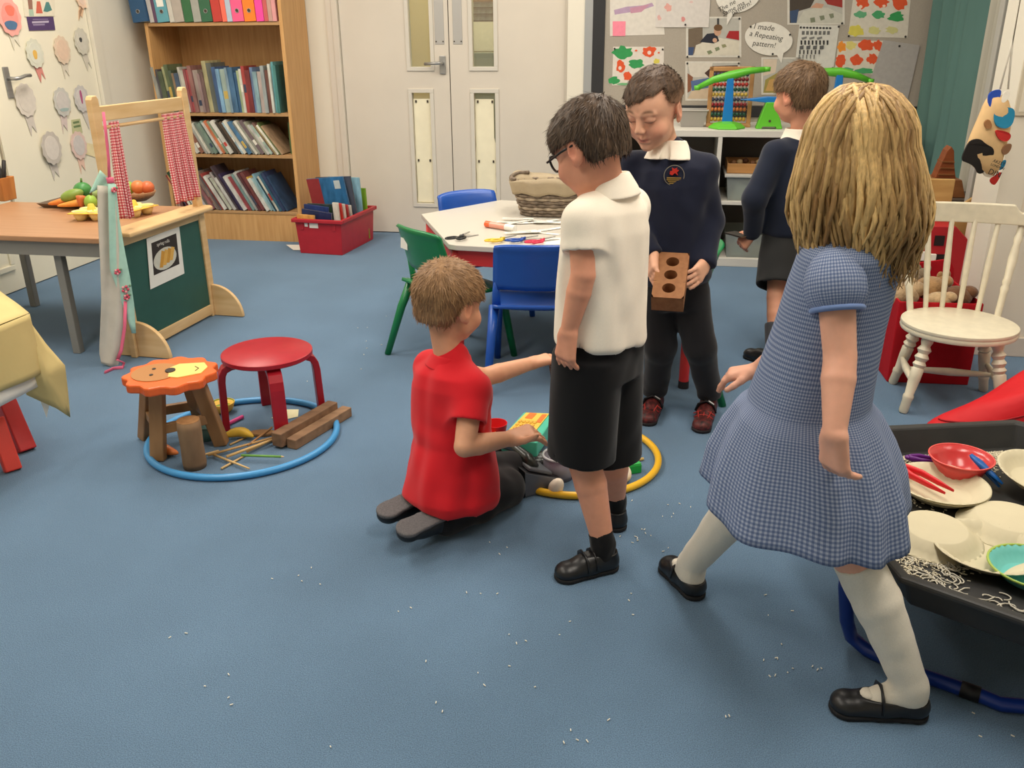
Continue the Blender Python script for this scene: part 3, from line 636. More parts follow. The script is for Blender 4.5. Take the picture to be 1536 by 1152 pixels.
# knife block at the left edge
t = thing('utensil_block', 'orange wooden block holding black handled utensils', 'utensil holder', PZ(4, 300, desk_z) + np.array([0, 0, .0005]), RZ)
kb = G(); taper_wall(kb, -.055, .055, -.05, .05, .115, .01, .006); obj('holder', kb, wood('orange_wood', (206, 136, 70), (180, 110, 52), (30, 30, 4)), t, bevel=.003)
for k, (x, y, dx, dz) in enumerate(((-.02, 0, -.01, .09), (.01, .01, .0, .075), (.02, -.01, .045, .10))):
    obj('utensil_handle', G().tube([(x, y, .03), (x + dx * .4, y, .1), (x + dx, y, .1 + dz)], [.008, .012, .009], 10), mat('black_plastic', (34, 32, 32), .45), t, smooth=True)

# ---- puppet theatre
tl = PZ(201, 537); trr = PZ(317, 474)
th_d = (trr - tl) / np.linalg.norm(trr - tl); th_rz = math.atan2(th_d[1], th_d[0]); TW = np.linalg.norm(trr - tl)
def TP(x, y):
    """pixel -> local (x, z) on the theatre plane"""
    r = ray(x, y); n = np.array([th_d[1], -th_d[0], 0]); q = ((tl - _C) @ n) / (r @ n); v = _C + q * r
    return (v - tl) @ th_d, v[2]
th = thing('puppet_theatre', 'wooden puppet theatre with green chalkboard panel and gingham curtains', 'puppet theatre', tl, th_rz)
PT = 1.09
for x in (0.0, TW - .005):
    pst = G().prism([(x, 0), (x + .046, 0), (x + .046, PT - .015), (x + .036, PT), (x + .010, PT), (x, PT - .015)], -.014, .014, 'y')
    obj('post', pst, beech, th, bevel=.004)
obj('top_rail', G().box((.046, -.010, .990), (TW - .005, .010, 1.048)), beech, th, bevel=.003)
obj('curtain_rod', G().tube([(.03, .0, .965), (TW + .01, .0, .965)], .0075, 12), beech, th, smooth=True)
cx1 = TP(303, 308)[0]
obj('counter', G().prism([(.02, -.07), (cx1 - .02, -.07), (cx1, -.05), (cx1, .05), (cx1 - .02, .06), (.02, .06)], .528, .548), beech, th, bevel=.006)
obj('upper_frame', G().box((.046, -.011, .485), (TW - .005, .011, .528)), beech, th, bevel=.002)
obj('lower_frame', G().box((.046, -.011, .012), (TW - .005, .011, .062)), beech, th, bevel=.002)
obj('chalk_panel', G().box((.046, -.005, .062), (TW - .005, .005, .485)), mat('green_board', (46, 88, 78), .5, .35, noise=(8, .08)), th)
for x in (0.004, TW):
    for sg in (-1, 1):
        R_ = .155
        pl = [(sg * .014, 0.002)] + [(sg * (.014 + R_ * math.sin(a)), max(.002, .16 * math.cos(a))) for a in np.linspace(0, math.pi / 2, 14)]
        obj('foot', G().prism(pl, x + .012, x + .032, 'x'), beech, th, bevel=.003)
q = [TP(*p) for p in ((217, 358), (266, 339), (274, 410), (223, 434))]
pc = obj('recipe_poster', G().prism([(a, b) for a, b in q], -.0095, -.008, 'y'), paper_white, th, label='white sheet with photo of spring rolls')
def bil(u, v_):
    return tuple((1 - v_) * ((1 - u) * np.array(q[3]) + u * np.array(q[2])) + v_ * ((1 - u) * np.array(q[0]) + u * np.array(q[1])))
obj('photo_print', G().prism([bil(.12, .24), bil(.88, .24), bil(.88, .88), bil(.12, .88)], -.0102, -.0095, 'y'), plain((52, 44, 40)), pc)
obj('plate_print', G().prism([bil(.48 + .34 * math.cos(a), .48 + .22 * math.sin(a)) for a in np.linspace(0, 2 * math.pi, 25)[:-1]], -.0106, -.0102, 'y'), plain((206, 204, 190)), pc)
for k in range(4):
    u0 = .34 + .10 * k; obj('roll_print', G().prism([bil(u0 - .045, .34 + .02 * k), bil(u0 + .05, .32 + .02 * k), bil(u0 + .14, .62), bil(u0 + .05, .66)], -.0112 - .0003 * (k % 2), -.0106, 'y'), plain(((206, 150, 60), (222, 172, 86))[k % 2]), pc)
_ang = math.atan2(q[1][1] - q[0][1], q[1][0] - q[0][0]) * 0
tm = Matrix.Translation((bil(.46, .80)[0], -.0106, bil(.46, .80)[1])) @ Matrix.Rotation(math.pi / 2, 4, 'X')
obj('lettering', text_g('spring rolls', .022, tm), plain((214, 210, 200)), pc)

def check_mat(name, c1, c2, c3, per, axes=(0, 2)):
    """woven gingham: two crossing sets of square bands"""
    if name in MATS: return MATS[name]
    m = mat(name, c1, .9, .15); nt = m.node_tree; b = nt.nodes['Principled BSDF']; uv = nt.nodes.new('ShaderNodeUVMap'); sp = nt.nodes.new('ShaderNodeSeparateXYZ'); nt.links.new(uv.outputs[0], sp.inputs[0])
    ws = []
    for ax in (0, 1):
        mm = nt.nodes.new('ShaderNodeMath'); mm.operation = 'MULTIPLY'; mm.inputs[1].default_value = 1 / per; nt.links.new(sp.outputs[ax], mm.inputs[0])
        fr = nt.nodes.new('ShaderNodeMath'); fr.operation = 'FRACT'; nt.links.new(mm.outputs[0], fr.inputs[0])
        gt = nt.nodes.new('ShaderNodeMath'); gt.operation = 'GREATER_THAN'; gt.inputs[1].default_value = .5; nt.links.new(fr.outputs[0], gt.inputs[0]); ws.append(gt)
    ad = nt.nodes.new('ShaderNodeMath'); ad.operation = 'ADD'; nt.links.new(ws[0].outputs[0], ad.inputs[0]); nt.links.new(ws[1].outputs[0], ad.inputs[1])
    dv = nt.nodes.new('ShaderNodeMath'); dv.operation = 'MULTIPLY'; dv.inputs[1].default_value = .5; nt.links.new(ad.outputs[0], dv.inputs[0])
    cr = nt.nodes.new('ShaderNodeValToRGB'); cr.color_ramp.interpolation = 'CONSTANT'
    cr.color_ramp.elements[0].color = rgb(c1); cr.color_ramp.elements[1].position = .9; cr.color_ramp.elements[1].color = rgb(c3)
    e = cr.color_ramp.elements.new(.3); e.color = rgb(c2)
    nt.links.new(dv.outputs[0], cr.inputs[0]); nt.links.new(cr.outputs[0], b.inputs['Base Color'])
    return m
def cloth(name, fn, nu, nv, m, parent, thick=.0025, uvs=None, **k):
    g = G().grid(fn, nu, nv); o = obj(name, g, m, parent, smooth=True, solid=thick, **k)
    uv = o.data.uv_layers.new(name='UVMap'); W_, H_ = uvs or (1, 1)
    for p in o.data.polygons:
        for li in p.loop_indices:
            vi = o.data.loops[li].vertex_index; uv.data[li].uv = ((vi % (nu + 1)) / nu * W_, (vi // (nu + 1)) / nv * H_)
    return o
ging = check_mat('red_gingham', (240, 214, 206), (214, 116, 120), (188, 60, 72), .012)
def curtain_fn(xt0, xt1, xb0, xb1, z1, z0, ph):
    def fn(u, v):
        x = (1 - v) * (xt0 + (xt1 - xt0) * u) + v * (xb0 + (xb1 - xb0) * u)
        return (x, -.004 + (.004 + .014 * v) * math.sin(u * 21 + ph + 1.3 * v) - .01 * v, z1 + (z0 - z1) * v + .004 * math.sin(9 * u) * v)
    return fn
cloth('curtain', curtain_fn(TP(163, 190)[0], TP(178, 185)[0], TP(178, 325)[0], TP(196, 325)[0], .985, TP(187, 327)[1], 0), 28, 22, ging, th, uvs=(.3, .4))
cloth('curtain', curtain_fn(TP(243, 180)[0], TP(272, 168)[0], TP(258, 300)[0], TP(293, 296)[0], .985, TP(275, 301)[1], 2), 30, 22, ging, th, uvs=(.34, .42))
pinkr = mat('pink_ribbon', (232, 110, 140), .8)
# apron hanging from the left post
ap = thing('play_apron', 'floral mint apron with pale lining hanging on the puppet theatre', 'apron', tl, th_rz)
lining = mat('apron_lining', (206, 200, 186), .9, .1, noise=(14, .06)); mint = mat('apron_mint', (176, 216, 200), .9, .1, noise=(40, .05))
def AP(px, py, off):   # point on a plane just left/front of the left post
    r = ray(px, py); o = tl + np.array([-.03, -.085, 0]) + off * np.array([-.6, -.8, 0]); n = np.array([.35, -.94, 0]); tt = ((o - _C) @ n) / (r @ n); v = _C + tt * r
    L = (Matrix.Translation(tuple(tl)) @ rotz(th_rz)).inverted() @ Vector(v); return np.array(L)
Lp = [(146, 278), (147, 330), (150, 390), (152, 450), (150, 500), (149, 530), (152, 545)]; Rp = [(172, 280), (176, 330), (180, 390), (184, 440), (186, 480), (184, 520), (176, 553)]
def interp(pts, v):
    f = v * (len(pts) - 1); i = min(int(f), len(pts) - 2); w_ = f - i; return np.array(pts[i]) * (1 - w_) + np.array(pts[i + 1]) * w_
def ap_fn(u, v):
    a, b = interp(Lp, v), interp(Rp, v); p = a + (b - a) * u
    return tuple(AP(p[0], p[1], .012 + .014 * math.sin(u * 7 + v * 4)))
cloth('lining', ap_fn, 20, 26, lining, ap)
L2 = [(162, 276), (163, 330), (164, 375), (165, 405), (178, 440), (198, 500)]; R2 = [(174, 276), (179, 330), (187, 375), (195, 415), (201, 455), (204, 500)]
def ap2(u, v):
    a, b = interp(L2, v), interp(R2, v); p = a + (b - a) * u; return tuple(AP(p[0], p[1], .03 + .008 * math.sin(u * 5 + v * 6)))
mo = cloth('floral_side', ap2, 10, 20, mint, ap, label='mint green printed side with pink roses')
for (fx, fy, r_) in ((176, 408, 5), (188, 434, 7), (190, 446, 5), (171, 285, 4)):
    c0 = AP(fx, fy, .047); 
    for k in range(5):
        a = k * 1.257; q2 = AP(fx + r_ * .6 * math.cos(a), fy + r_ * .6 * math.sin(a), .047)
        obj('rose_print', G().ball(tuple(q2), .006, 8, 6), plain(((206, 80, 100), (226, 150, 156))[k % 2]), mo, smooth=True)
    obj('leaf_print', G().ball(tuple(AP(fx + r_, fy - r_ * .8, .046)), .005, 8, 6), plain((110, 140, 110)), mo, smooth=True)
def ap3(u, v):
    a = np.array((146, 280)) * (1 - v) + np.array((133, 292)) * v; b = np.array((152, 256)) * (1 - v) + np.array((172, 274)) * v
    a = interp([(146, 282), (138, 288), (130, 291)], 1 - u); b = interp([(152, 254), (152, 266), (158, 276)], 1 - u)
    p = a + (b - a) * v; return tuple(AP(p[0], p[1], .0 + .01 * math.sin(u * 5)))
cloth('bib', lambda u, v: tuple(AP(*(np.array([(134, 290), (149, 256)][0]) * (1 - u) * (1 - v) + np.array((150, 255)) * (1 - u) * v + np.array((146, 284)) * u * (1 - v) + np.array((172, 276)) * u * v), .004 + .006 * math.sin(6 * u))), 8, 8, mint, ap)
obj('neck_strap', G().tube([tuple(AP(*p, .02)) for p in ((155, 168), (159, 200), (163, 240), (164, 272))], .009, 8, flat=(1, .3)), pinkr, ap, smooth=True)
obj('strap_end', G().tube([tuple(AP(*p, .03)) for p in ((160, 271), (171, 270))], .012, 8, flat=(1, .3)), pinkr, ap, smooth=True)
obj('tie', G().tube([tuple(AP(*p, .035)) for p in ((188, 452), (187, 490), (182, 525), (176, 540))], .008, 8, flat=(.4, 1)), pinkr, ap, smooth=True)
_q = [(Matrix.Translation(tuple(tl)) @ rotz(th_rz)).inverted() @ Vector(PZ(*p, z)) for p, z in (((176, 540), .045), ((186, 544), .02), ((184, 551), .008), ((170, 553), .006), ((157, 559), .005))]
obj('tie', G().tube([tuple(p) for p in _q], .009, 8, flat=(.3, 1)), pinkr, ap, smooth=True)

# ---- table under yellow paper at the left edge
tz_ = .50
c0 = PZ(44, 471, tz_); ea = PZ(0, 437, tz_) - c0; eb = PZ(0, 489, tz_) - c0
ua = np.array([-.62, .785, 0]); ub = np.array([-.785, -.62, 0])
ua = ea / np.linalg.norm(ea); ub = eb / np.linalg.norm(eb); 
dot = ua @ ub
tb = thing('craft_table', 'red legged table under yellow paper at the left edge', 'table', c0 * np.array([1, 1, 0]), 0)
A_ = .62; Bq = .55
def tp(a, b, z): v = ua * a + ub * b; return (v[0], v[1], z)
obj('table_top', G().raw([tp(.0, .0, tz_ - .028), tp(A_, 0, tz_ - .028), tp(A_, Bq, tz_ - .028), tp(0, Bq, tz_ - .028), tp(0, 0, tz_ - .004), tp(A_, 0, tz_ - .004), tp(A_, Bq, tz_ - .004), tp(0, Bq, tz_ - .004)], [(3, 2, 1, 0), (4, 5, 6, 7), (0, 1, 5, 4), (1, 2, 6, 5), (2, 3, 7, 6), (3, 0, 4, 7)]), mat('table_white', (226, 220, 206), .5), tb)
leg_red = mat('leg_red', (190, 40, 40), .45, .45, noise=(15, .1)); leg_red2 = mat('leg_bright_red', (222, 62, 48), .45, .45, noise=(15, .08))
def rel(p): return tuple(np.array(p) - np.array([c0[0], c0[1], 0]))
obj('leg', G().beam(rel(PZ(40, 676, .0)), rel(PY(2, 588, PZ(40, 676)[1] + .06)), .055, .05), leg_red, tb, bevel=.004)
obj('leg', G().beam(rel(PZ(20, 706, .0)), rel(PY(-8, 628, PZ(20, 706)[1] + .05)), .05, .035), leg_red2, tb, bevel=.004)
for (a, b) in ((.58, .04), (.58, .5)): obj('leg', G().beam(tp(a, b, 0), tp(a - .04, b, tz_ - .03), .05, .04), leg_red, tb, bevel=.004)
yp = mat('yellow_paper', (208, 188, 130), .8, .2, noise=(6, .03), bump=(9, .35, .01))
cl = thing('paper_cover', 'pale yellow paper sheet draped over the red legged table', 'table cover', c0 * np.array([1, 1, 0]), 0)
def cov_top(u, v): p = tp(A_ * u, Bq * v, tz_ + .003 + .002 * math.sin(9 * u + 4 * v)); return p
cloth('top_sheet', cov_top, 12, 12, yp, cl, .0016)
def cov_front(u, v):
    x, y, z = tp(-.004 - .012 * v, .0 + Bq * u, tz_ + .002 - .19 * v); k = .008 * math.sin(u * 14) * v
    return (x + ub[1] * -k, y + ub[0] * k, z)
cloth('front_drop', cov_front, 20, 10, yp, cl, .0016)
cloth('under_sheet', lambda u, v: (lambda p: (p[0], p[1], p[2]))(tp(.004, Bq * u, tz_ - .15 - .085 * v)), 6, 4, paper_white, cl, .0016, label='white paper lower layer')
fp = [PY(*p, c0[1] + o) for p, o in (((38, 474), .0), ((68, 515), .03), ((97, 548), .04), ((101, 582), .04), ((105, 626), .03), ((84, 612), .0), ((40, 592), -.03), ((30, 560), -.035), ((30, 500), -.02))]
fc = sum(fp) / len(fp) + np.array([.02, -.03, .0])
fv = [rel(p) for p in fp] + [rel(fc)]
flp = obj('corner_flap', G().raw(fv, [(i, (i + 1) % 9, 9) for i in range(9)]), yp, cl, smooth=True, label='hanging crumpled corner flap')
for md in (('SUBSURF', 2), ('SOLIDIFY', 0)):
    m_ = flp.modifiers.new(md[0].lower(), md[0])
    if md[0] == 'SUBSURF': m_.subdivision_type = 'SIMPLE'; m_.levels = m_.render_levels = 2
    else: m_.thickness = .002
obj('white_tip', G().raw([rel(PY(60, 600, c0[1] - .01)), rel(PY(74, 606, c0[1] - .0)), rel(PY(70, 627, c0[1])), rel(PY(66, 612, c0[1] + .015))], [(0, 1, 2), (0, 2, 3), (1, 3, 2), (0, 3, 1)]), paper_white, cl)
# ================================================================== things on the carpet, left
def hoop(cx, cy, r, tr_, m, label, z=None):
    z = tr_ if z is None else z
    return obj('plastic_hoop', G().tube([(r * math.cos(a), r * math.sin(a), 0) for a in np.linspace(0, 2 * math.pi, 97)[:-1]], tr_, 12, True), m, smooth=True, label=label, cat='hoop', loc=(cx, cy, z))
hoop(-.935, 2.765, .317, .0115, mat('hoop_blue', (70, 150, 208), .35, .5), 'blue plastic hoop lying around the two stools')

# ---- lion stool
def spl(p0, p1, s0, s1): return G()
ls_c = PZ(256, 559, .288)
lion_wood = wood('stool_wood', (168, 128, 86), (142, 104, 66), (20, 20, 5))
bases = [PZ(238, 690), PZ(219, 657), PZ(333, 667), PZ(306, 642)]
t = thing('lion_stool', 'small wooden stool with orange lion face seat', 'stool', (ls_c[0], ls_c[1], 0), 0)
n = 60; fwd = math.radians(188)
poly = [((.142 + .009 * math.cos(11 * a)) * math.cos(a), (.142 + .009 * math.cos(11 * a)) * math.sin(a)) for a in np.linspace(0, 2 * math.pi, n + 1)[:-1]]
obj('seat', G().prism(poly, .262, .292), mat('lion_orange', (232, 102, 42), .4, .45, noise=(12, .1)), t, bevel=.006)
Mf = rotz(math.radians(12))
def disc(rx, ry, cx, cy, z0, z1, M=Mf, n=28): return G().prism([(cx + rx * math.cos(a), cy + ry * math.sin(a)) for a in np.linspace(0, 2 * math.pi, n + 1)[:-1]], z0, z1, 'z', M)
obj('face', disc(.075, .082, -.045, 0, .292, .2945), mat('lion_brown', (176, 122, 70), .45), t)
obj('muzzle', G().prism([(.0, -.055), (.03, -.07), (.10, -.045), (.115, .01), (.10, .055), (.02, .06), (-.005, .03)], .292, .2955, 'z', Mf), mat('lion_cream', (240, 206, 120), .45), t)
obj('nose', disc(.016, .02, .0, -.0, .2955, .298), mat('black_paint', (44, 36, 32), .5), t)
for y in (-.026, .03): obj('eye', disc(.006, .008, -.055, y, .2945, .296), MATS['black_paint'], t)
obj('smile', G().tube([(.075, .02, .296), (.088, .0, .296), (.08, -.022, .296)], .0014, 6, M=Mf), MATS['black_paint'], t)
c0 = np.array([ls_c[0], ls_c[1], 0]); tops = []
for bpt in bases:
    r = np.array(bpt) - c0; tp_ = r * .58; tp_[2] = .262; tops.append(tp_)
    obj('leg', G().beam(tuple(r + np.array([0, 0, .002])), tuple(tp_), .046, .036), lion_wood, t, bevel=.004)
for a, b in ((0, 2), (1, 3), (0, 1), (2, 3)):
    ra, rb = np.array(bases[a]) - c0, np.array(bases[b]) - c0
    for f_ in (.4,):
        pa = ra + (tops[a] - ra) * f_; pb = rb + (tops[b] - rb) * f_
        obj('stretcher', G().beam(tuple(pa), tuple(pb), .018, .034), lion_wood, t, bevel=.003)
    pa = ra + (tops[a] - ra) * .9; pb = rb + (tops[b] - rb) * .9
    obj('apron_rail', G().beam(tuple(pa), tuple(pb), .016, .03), lion_wood, t, bevel=.003)

# ---- red bentwood stool
_rb = [PZ(422, 654), PZ(338, 644), PZ(485, 614), PZ(403, 617)]; _rc = sum(_rb) / 4; SZR = PY(399, 526, _rc[1])[2]
rs = np.array([_rc[0], _rc[1], 0])
stool_red = mat('stool_red', (168, 24, 40), .38, .45, noise=(30, .06))
t = thing('bentwood_stool', 'round red bentwood stool inside the blue hoop', 'stool', (rs[0], rs[1], 0), 0)
obj('seat', G().lathe([(.152, SZR - .02), (.157, SZR - .016), (.157, SZR - .003), (.152, SZR)], 48), stool_red, t, auto=50)
c0 = np.array([rs[0], rs[1], 0])
angs = []
for bpt in (PZ(422, 654), PZ(338, 644), PZ(485, 614), PZ(403, 617)):
    r = np.array(bpt) - c0; angs.append(math.atan2(r[1], r[0]))
a0 = sum(((a - k * math.pi / 2) % (2 * math.pi)) for a, k in zip([angs[0], angs[2], angs[3], angs[1]], range(4))) / 4 if False else angs[0]
for k in range(4):
    a = a0 + k * math.pi / 2; ca_, sa_ = math.cos(a), math.sin(a); R0 = .165
    prof = [(.07, SZR - .034), (.11, SZR - .034), (R0 - .035, SZR - .036), (R0 - .014, SZR - .046), (R0 - .004, SZR - .064), (R0, SZR - .09), (R0 + .006, .0005)]
    g = G()
    pts = [(x * ca_, x * sa_, z) for x, z in prof]
    w_ = .024; th_ = .012
    V = []; Fc = []
    for i, (x, z) in enumerate(prof):
        d_ = np.array(prof[min(i + 1, len(prof) - 1)]) - np.array(prof[max(i - 1, 0)]); d_ = d_ / np.linalg.norm(d_); nn = np.array([-d_[1], d_[0]])
        for (i_, j_) in ((-1, -1), (1, -1), (1, 1), (-1, 1)):
            xx = x + nn[0] * j_ * th_; zz = max(.0004, z + nn[1] * j_ * th_); V.append((xx * ca_ - i_ * w_ * sa_, xx * sa_ + i_ * w_ * ca_, zz))
    for i in range(len(prof) - 1):
        for k_ in range(4): q0 = i * 4 + k_; q1 = i * 4 + (k_ + 1) % 4; Fc.append((q0, q1, q1 + 4, q0 + 4))
    Fc += [(3, 2, 1, 0), tuple(len(V) - 4 + i for i in range(4))]
    obj('leg', g.raw(V, Fc), stool_red, t, bevel=.003)

# ---- loose parts inside the blue hoop
log_w = wood('log_bark', (150, 120, 90), (124, 96, 70), (14, 14, 4), .8)
lp = PZ(293, 700)
t = thing('wooden_log', 'upright round wooden log next to the lion stool', 'log', lp, 0)
obj('bark', G().lathe([(.036, .0005), (.0375, .02), (.036, .08), (.0375, .14), (.036, .166)], 22), log_w, t, smooth=True)
obj('cut_face', G().lathe([(.0355, .166), (.0355, .1675)], 22), wood('cut_wood', (180, 134, 88), (150, 106, 66), (40, 40, 40), .8), t)
def stick(p, q, r, col, name, label, cat, grp, r1=None, tip=None, z=None):
    a, b = PZ(*p, z or r + .001), PZ(*q, z or r + .001)
    o = obj(name, G().tube([tuple(np.zeros(3)), tuple((b - a) * .5), tuple(b - a)], [r, r, r1 or r], 8), plain(col), smooth=True, label=label, cat=cat, group=grp, loc=a)
    if tip: obj('tip', G().tube([tuple(b - a), tuple((b - a) * 1.07)], [r * .95, r * .25], 8), plain(tip), o, smooth=True)
    return o
gs = 'wooden sticks in the blue hoop'
sc_ = [(206, 170, 112), (214, 180, 124), (196, 156, 100)]
stick((312, 683), (411, 656), .0042, sc_[2], 'wooden_stick', 'longest brown stick in the middle of the stick heap', 'stick', gs, z=.014)
stick((320, 682), (374, 703), .004, sc_[1], 'wooden_stick', 'pale chopstick crossing the heap towards the hoop front', 'stick', gs, .0028, z=.011)
stick((332, 703), (368, 683), .004, sc_[1], 'wooden_stick', 'pale short chopstick with pointed end at the front', 'stick', gs, .0026)
stick((340, 685), (408, 660), .005, sc_[0], 'wooden_stick', 'tan stick with a blunt end near the green pencil', 'stick', gs, z=.02)
stick((370, 678), (413, 658), .0036, sc_[0], 'wooden_stick', 'thin tan stick ending at the red stool leg', 'stick', gs, z=.008)
stick((372, 668), (408, 641), .0036, (170, 124, 78), 'wooden_stick', 'brown stick pointing up to the wooden disc', 'stick', gs, z=.016)
stick((276, 690), (328, 676), .0036, sc_[1], 'wooden_stick', 'pale stick partly behind the upright log', 'stick', gs)
stick((345, 667), (369, 656), .0034, sc_[0], 'wooden_stick', 'short pale stick below the banana', 'stick', gs)
stick((362, 683), (422, 685), .0042, (110, 160, 76), 'coloured_pencil', 'green colouring pencil lying across the sticks', 'pencil', None, tip=(222, 190, 140), z=.022)
t = stick((341, 636), (364, 625), .007, (232, 84, 150), 'felt_pen', 'bright pink felt pen behind the red stool leg', 'pen', None, tip=(180, 60, 110))
# banana
bp0, bp1 = PZ(335, 655, .018), PZ(380, 655, .018)
pts = [bp0 + (bp1 - bp0) * k + np.array([0, .022 * math.sin(k * math.pi), .008 * math.sin(k * math.pi)]) for k in np.linspace(0, 1, 9)]
t = obj('toy_banana', G().tube([tuple(p - bp0) for p in pts], [.004, .011, .015, .017, .0175, .017, .015, .010, .004], 10), mat('banana', (216, 176, 60), .45, .4, noise=(20, .1)), smooth=True, label='yellow toy banana on the carpet between the stools', cat='toy fruit', loc=bp0)
obj('stalk', G().tube([(0, 0, 0), tuple(-(bp1 - bp0) * .12)], [.004, .003], 8), plain((120, 100, 50)), t)
carrot(PZ(240, 672, .02), PZ(267, 680, .016), .02, (232, 128, 62), 'orange toy carrot peeping out by the log', None)
t = thing('toy_bowl', 'small yellow toy bowl with green inside behind red stool', 'bowl', PZ(336, 618), 0)
obj('outside', G().lathe([(.022, .0005), (.034, .012), (.044, .04), (.042, .041), (.03, .014), (.0, .008)], 24), mat('bowl_yellow', (226, 182, 74), .4), t, smooth=True)
obj('inside', G().lathe([(.0415, .0402), (.034, .022), (.026, .015), (.0, .0135)], 24, cap=False), mat('bowl_green', (140, 160, 60), .4), t, smooth=True)
t = thing('toy_cup', 'dull teal toy cup half hidden behind the log', 'cup', PZ(312, 658), 0)
obj('shell', G().lathe([(.028, .0005), (.036, .05), (.033, .05), (.025, .005)], 20), mat('teal_dull', (96, 136, 130), .5), t, smooth=True); obj('rim', G().tube([(.035 * math.cos(a), .035 * math.sin(a), .05) for a in np.linspace(0, 2 * math.pi, 21)[:-1]], .002, 6, True), MATS['teal_dull'], t, smooth=True)
t = obj('wooden_disc', G().prism([(.034 * math.cos(a) * 1.35, .022 * math.sin(a)) for a in np.linspace(0, 2 * math.pi, 21)[:-1]], .0005, .012), lion_wood, bevel=.003, label='flat brown wooden lozenge beside the red stool leg', cat='wooden piece', loc=PZ(394, 652))
obj('paper_note', G().raw([tuple(PZ(*p, z)) for z in (.0008, .0022) for p in ((425, 614), (448, 614), (447, 625), (428, 629), (407, 627))], [(4, 3, 2, 1, 0), (5, 6, 7, 8, 9)] + [(i, (i + 1) % 5, 5 + (i + 1) % 5, 5 + i) for i in range(5)]), plain((238, 232, 190), .8), label='pale yellow paper note behind the red stool leg', cat='paper')
stick((280, 691), (276, 691), .004, (240, 236, 226), 'chalk_piece', 'tiny white chalk piece beside the log', 'chalk', None)
blk = wood('rough_block', (146, 112, 84), (112, 84, 62), (10, 30, 30), .75)
a, b = PZ(424, 668, .02), PZ(509, 618, .02); d_ = b - a; up_ = np.array([0, 0, 1.0]); sd = np.cross(d_ / np.linalg.norm(d_), up_)
t = obj('timber_block', G().beam((0, 0, 0), tuple(d_), .042, .05), blk, bevel=.003, label='long rough timber block, the back one of two', cat='wooden block', loc=a - sd * .025 + np.array([0, 0, .014]), group='timber blocks in the blue hoop')
t = obj('timber_block', G().beam(tuple(d_ * .07), tuple(d_ * 1.08), .04, .036), wood('rough_block2', (156, 122, 92), (122, 92, 68), (10, 30, 30), .75), bevel=.003, label='long rough timber block, the front lower one', cat='wooden block', loc=a + sd * .018 + np.array([0, 0, -.0015]), group='timber blocks in the blue hoop')

# ---- rice grains trodden over the carpet
g = G(); rr = random.Random(3)
spots = [(560, 490), (560, 555), (563, 520), (468, 565), (450, 610), (505, 615), (770, 830), (630, 990), (640, 1060), (520, 1110), (720, 880), (690, 905), (940, 740), (950, 735), (1000, 752), (1010, 760), (960, 790), (955, 800), (985, 820), (1010, 815), (990, 770), (1060, 1050), (1100, 1080), (905, 1075), (980, 1045), (950, 905), (1130, 990), (1160, 1010), (1075, 880), (880, 905), (820, 935), (820, 1020), (730, 1010), (600, 915), (1020, 970), (760, 960), (860, 1100), (450, 870), (350, 1035), (260, 950), (110, 930), (1130, 905), (1190, 960), (1215, 1000), (1170, 895), (1440, 1110), (1480, 1090), (1300, 1100)]
for i in range(95):
    x, y = rr.choice(spots); x += rr.gauss(0, 18); y += rr.gauss(0, 12)
    if y < 470 or y > 1180: continue
    c = PZ(x, y, .004); a = rr.uniform(0, 3.14); L = rr.uniform(.0015, .0038)
    g.beam((c[0] - L * math.cos(a), c[1] - L * math.sin(a), .0025), (c[0] + L * math.cos(a), c[1] + L * math.sin(a), .003), .0018, .0018)
obj('rice_grains', g, plain((232, 226, 210)), label='loose white rice grains scattered over the blue carpet', cat='rice', kind='stuff')

# ---- yellow hoop and its contents
yc = (PZ(975, 690) + PZ(790, 745)) / 2
hoop(.205, 2.585, .272, .0115, mat('hoop_yellow', (240, 186, 40), .35, .5), 'yellow plastic hoop around the toys by the kneeling boy')
# ================================================================== table, chairs, toys in the middle
TBZ = .53
A1 = PZ(673, 366, TBZ); B1 = PZ(632, 321, TBZ); C1 = PZ(750, 300, TBZ)
nd = PZ(742, 372.5, TBZ) - PZ(680, 369, TBZ); nd /= np.linalg.norm(nd)
A2 = A1 + nd * 1.0; D1_ = C1 + nd * .62; B2 = B1 + nd * 1.30
t = thing('activity_table', 'white six-sided classroom table with red frame', 'table', ((A1 + A2) / 2) * np.array([1, 1, 0]) + np.array([0, .4, 0]), 0)
tl0 = np.array(t.location) 
hexp = [tuple((p - tl0)[:2]) for p in (A1, A1 + nd * .03 + np.array([0, -.012, 0]), A2, B2, D1_, C1, B1)]
obj('table_top', G().prism(hexp[:1] + hexp[1:], TBZ - .022, TBZ), mat('table_laminate', (204, 198, 186), .3, .45, noise=(3, .02)), t, bevel=.003)
cen = np.mean([np.array(h) for h in hexp], 0)
ins = [tuple(cen + (np.array(h) - cen) * .93) for h in (hexp[0], hexp[2], hexp[3], hexp[4], hexp[5], hexp[6])]
tab_red = mat('table_red', (206, 50, 50), .45, .45)
for i in range(6):
    a, b = ins[i], ins[(i + 1) % 6]
    obj('apron', G().beam((a[0], a[1], TBZ - .056), (b[0], b[1], TBZ - .056), .03, .066), tab_red, t, bevel=.003)
for i in range(6):
    h = np.array(ins[i]); obj('leg', G().tube([(h[0], h[1], .0005), (h[0], h[1], .03), (h[0], h[1], TBZ - .022)], [.02, .0195, .0195], 14), tab_red, t, smooth=True)
    obj('foot_cap', G().lathe([(.021, .0003), (.021, .03)], 14, Matrix.Translation((h[0], h[1], 0))), mat('black_rubber', (40, 36, 36), .6), t)

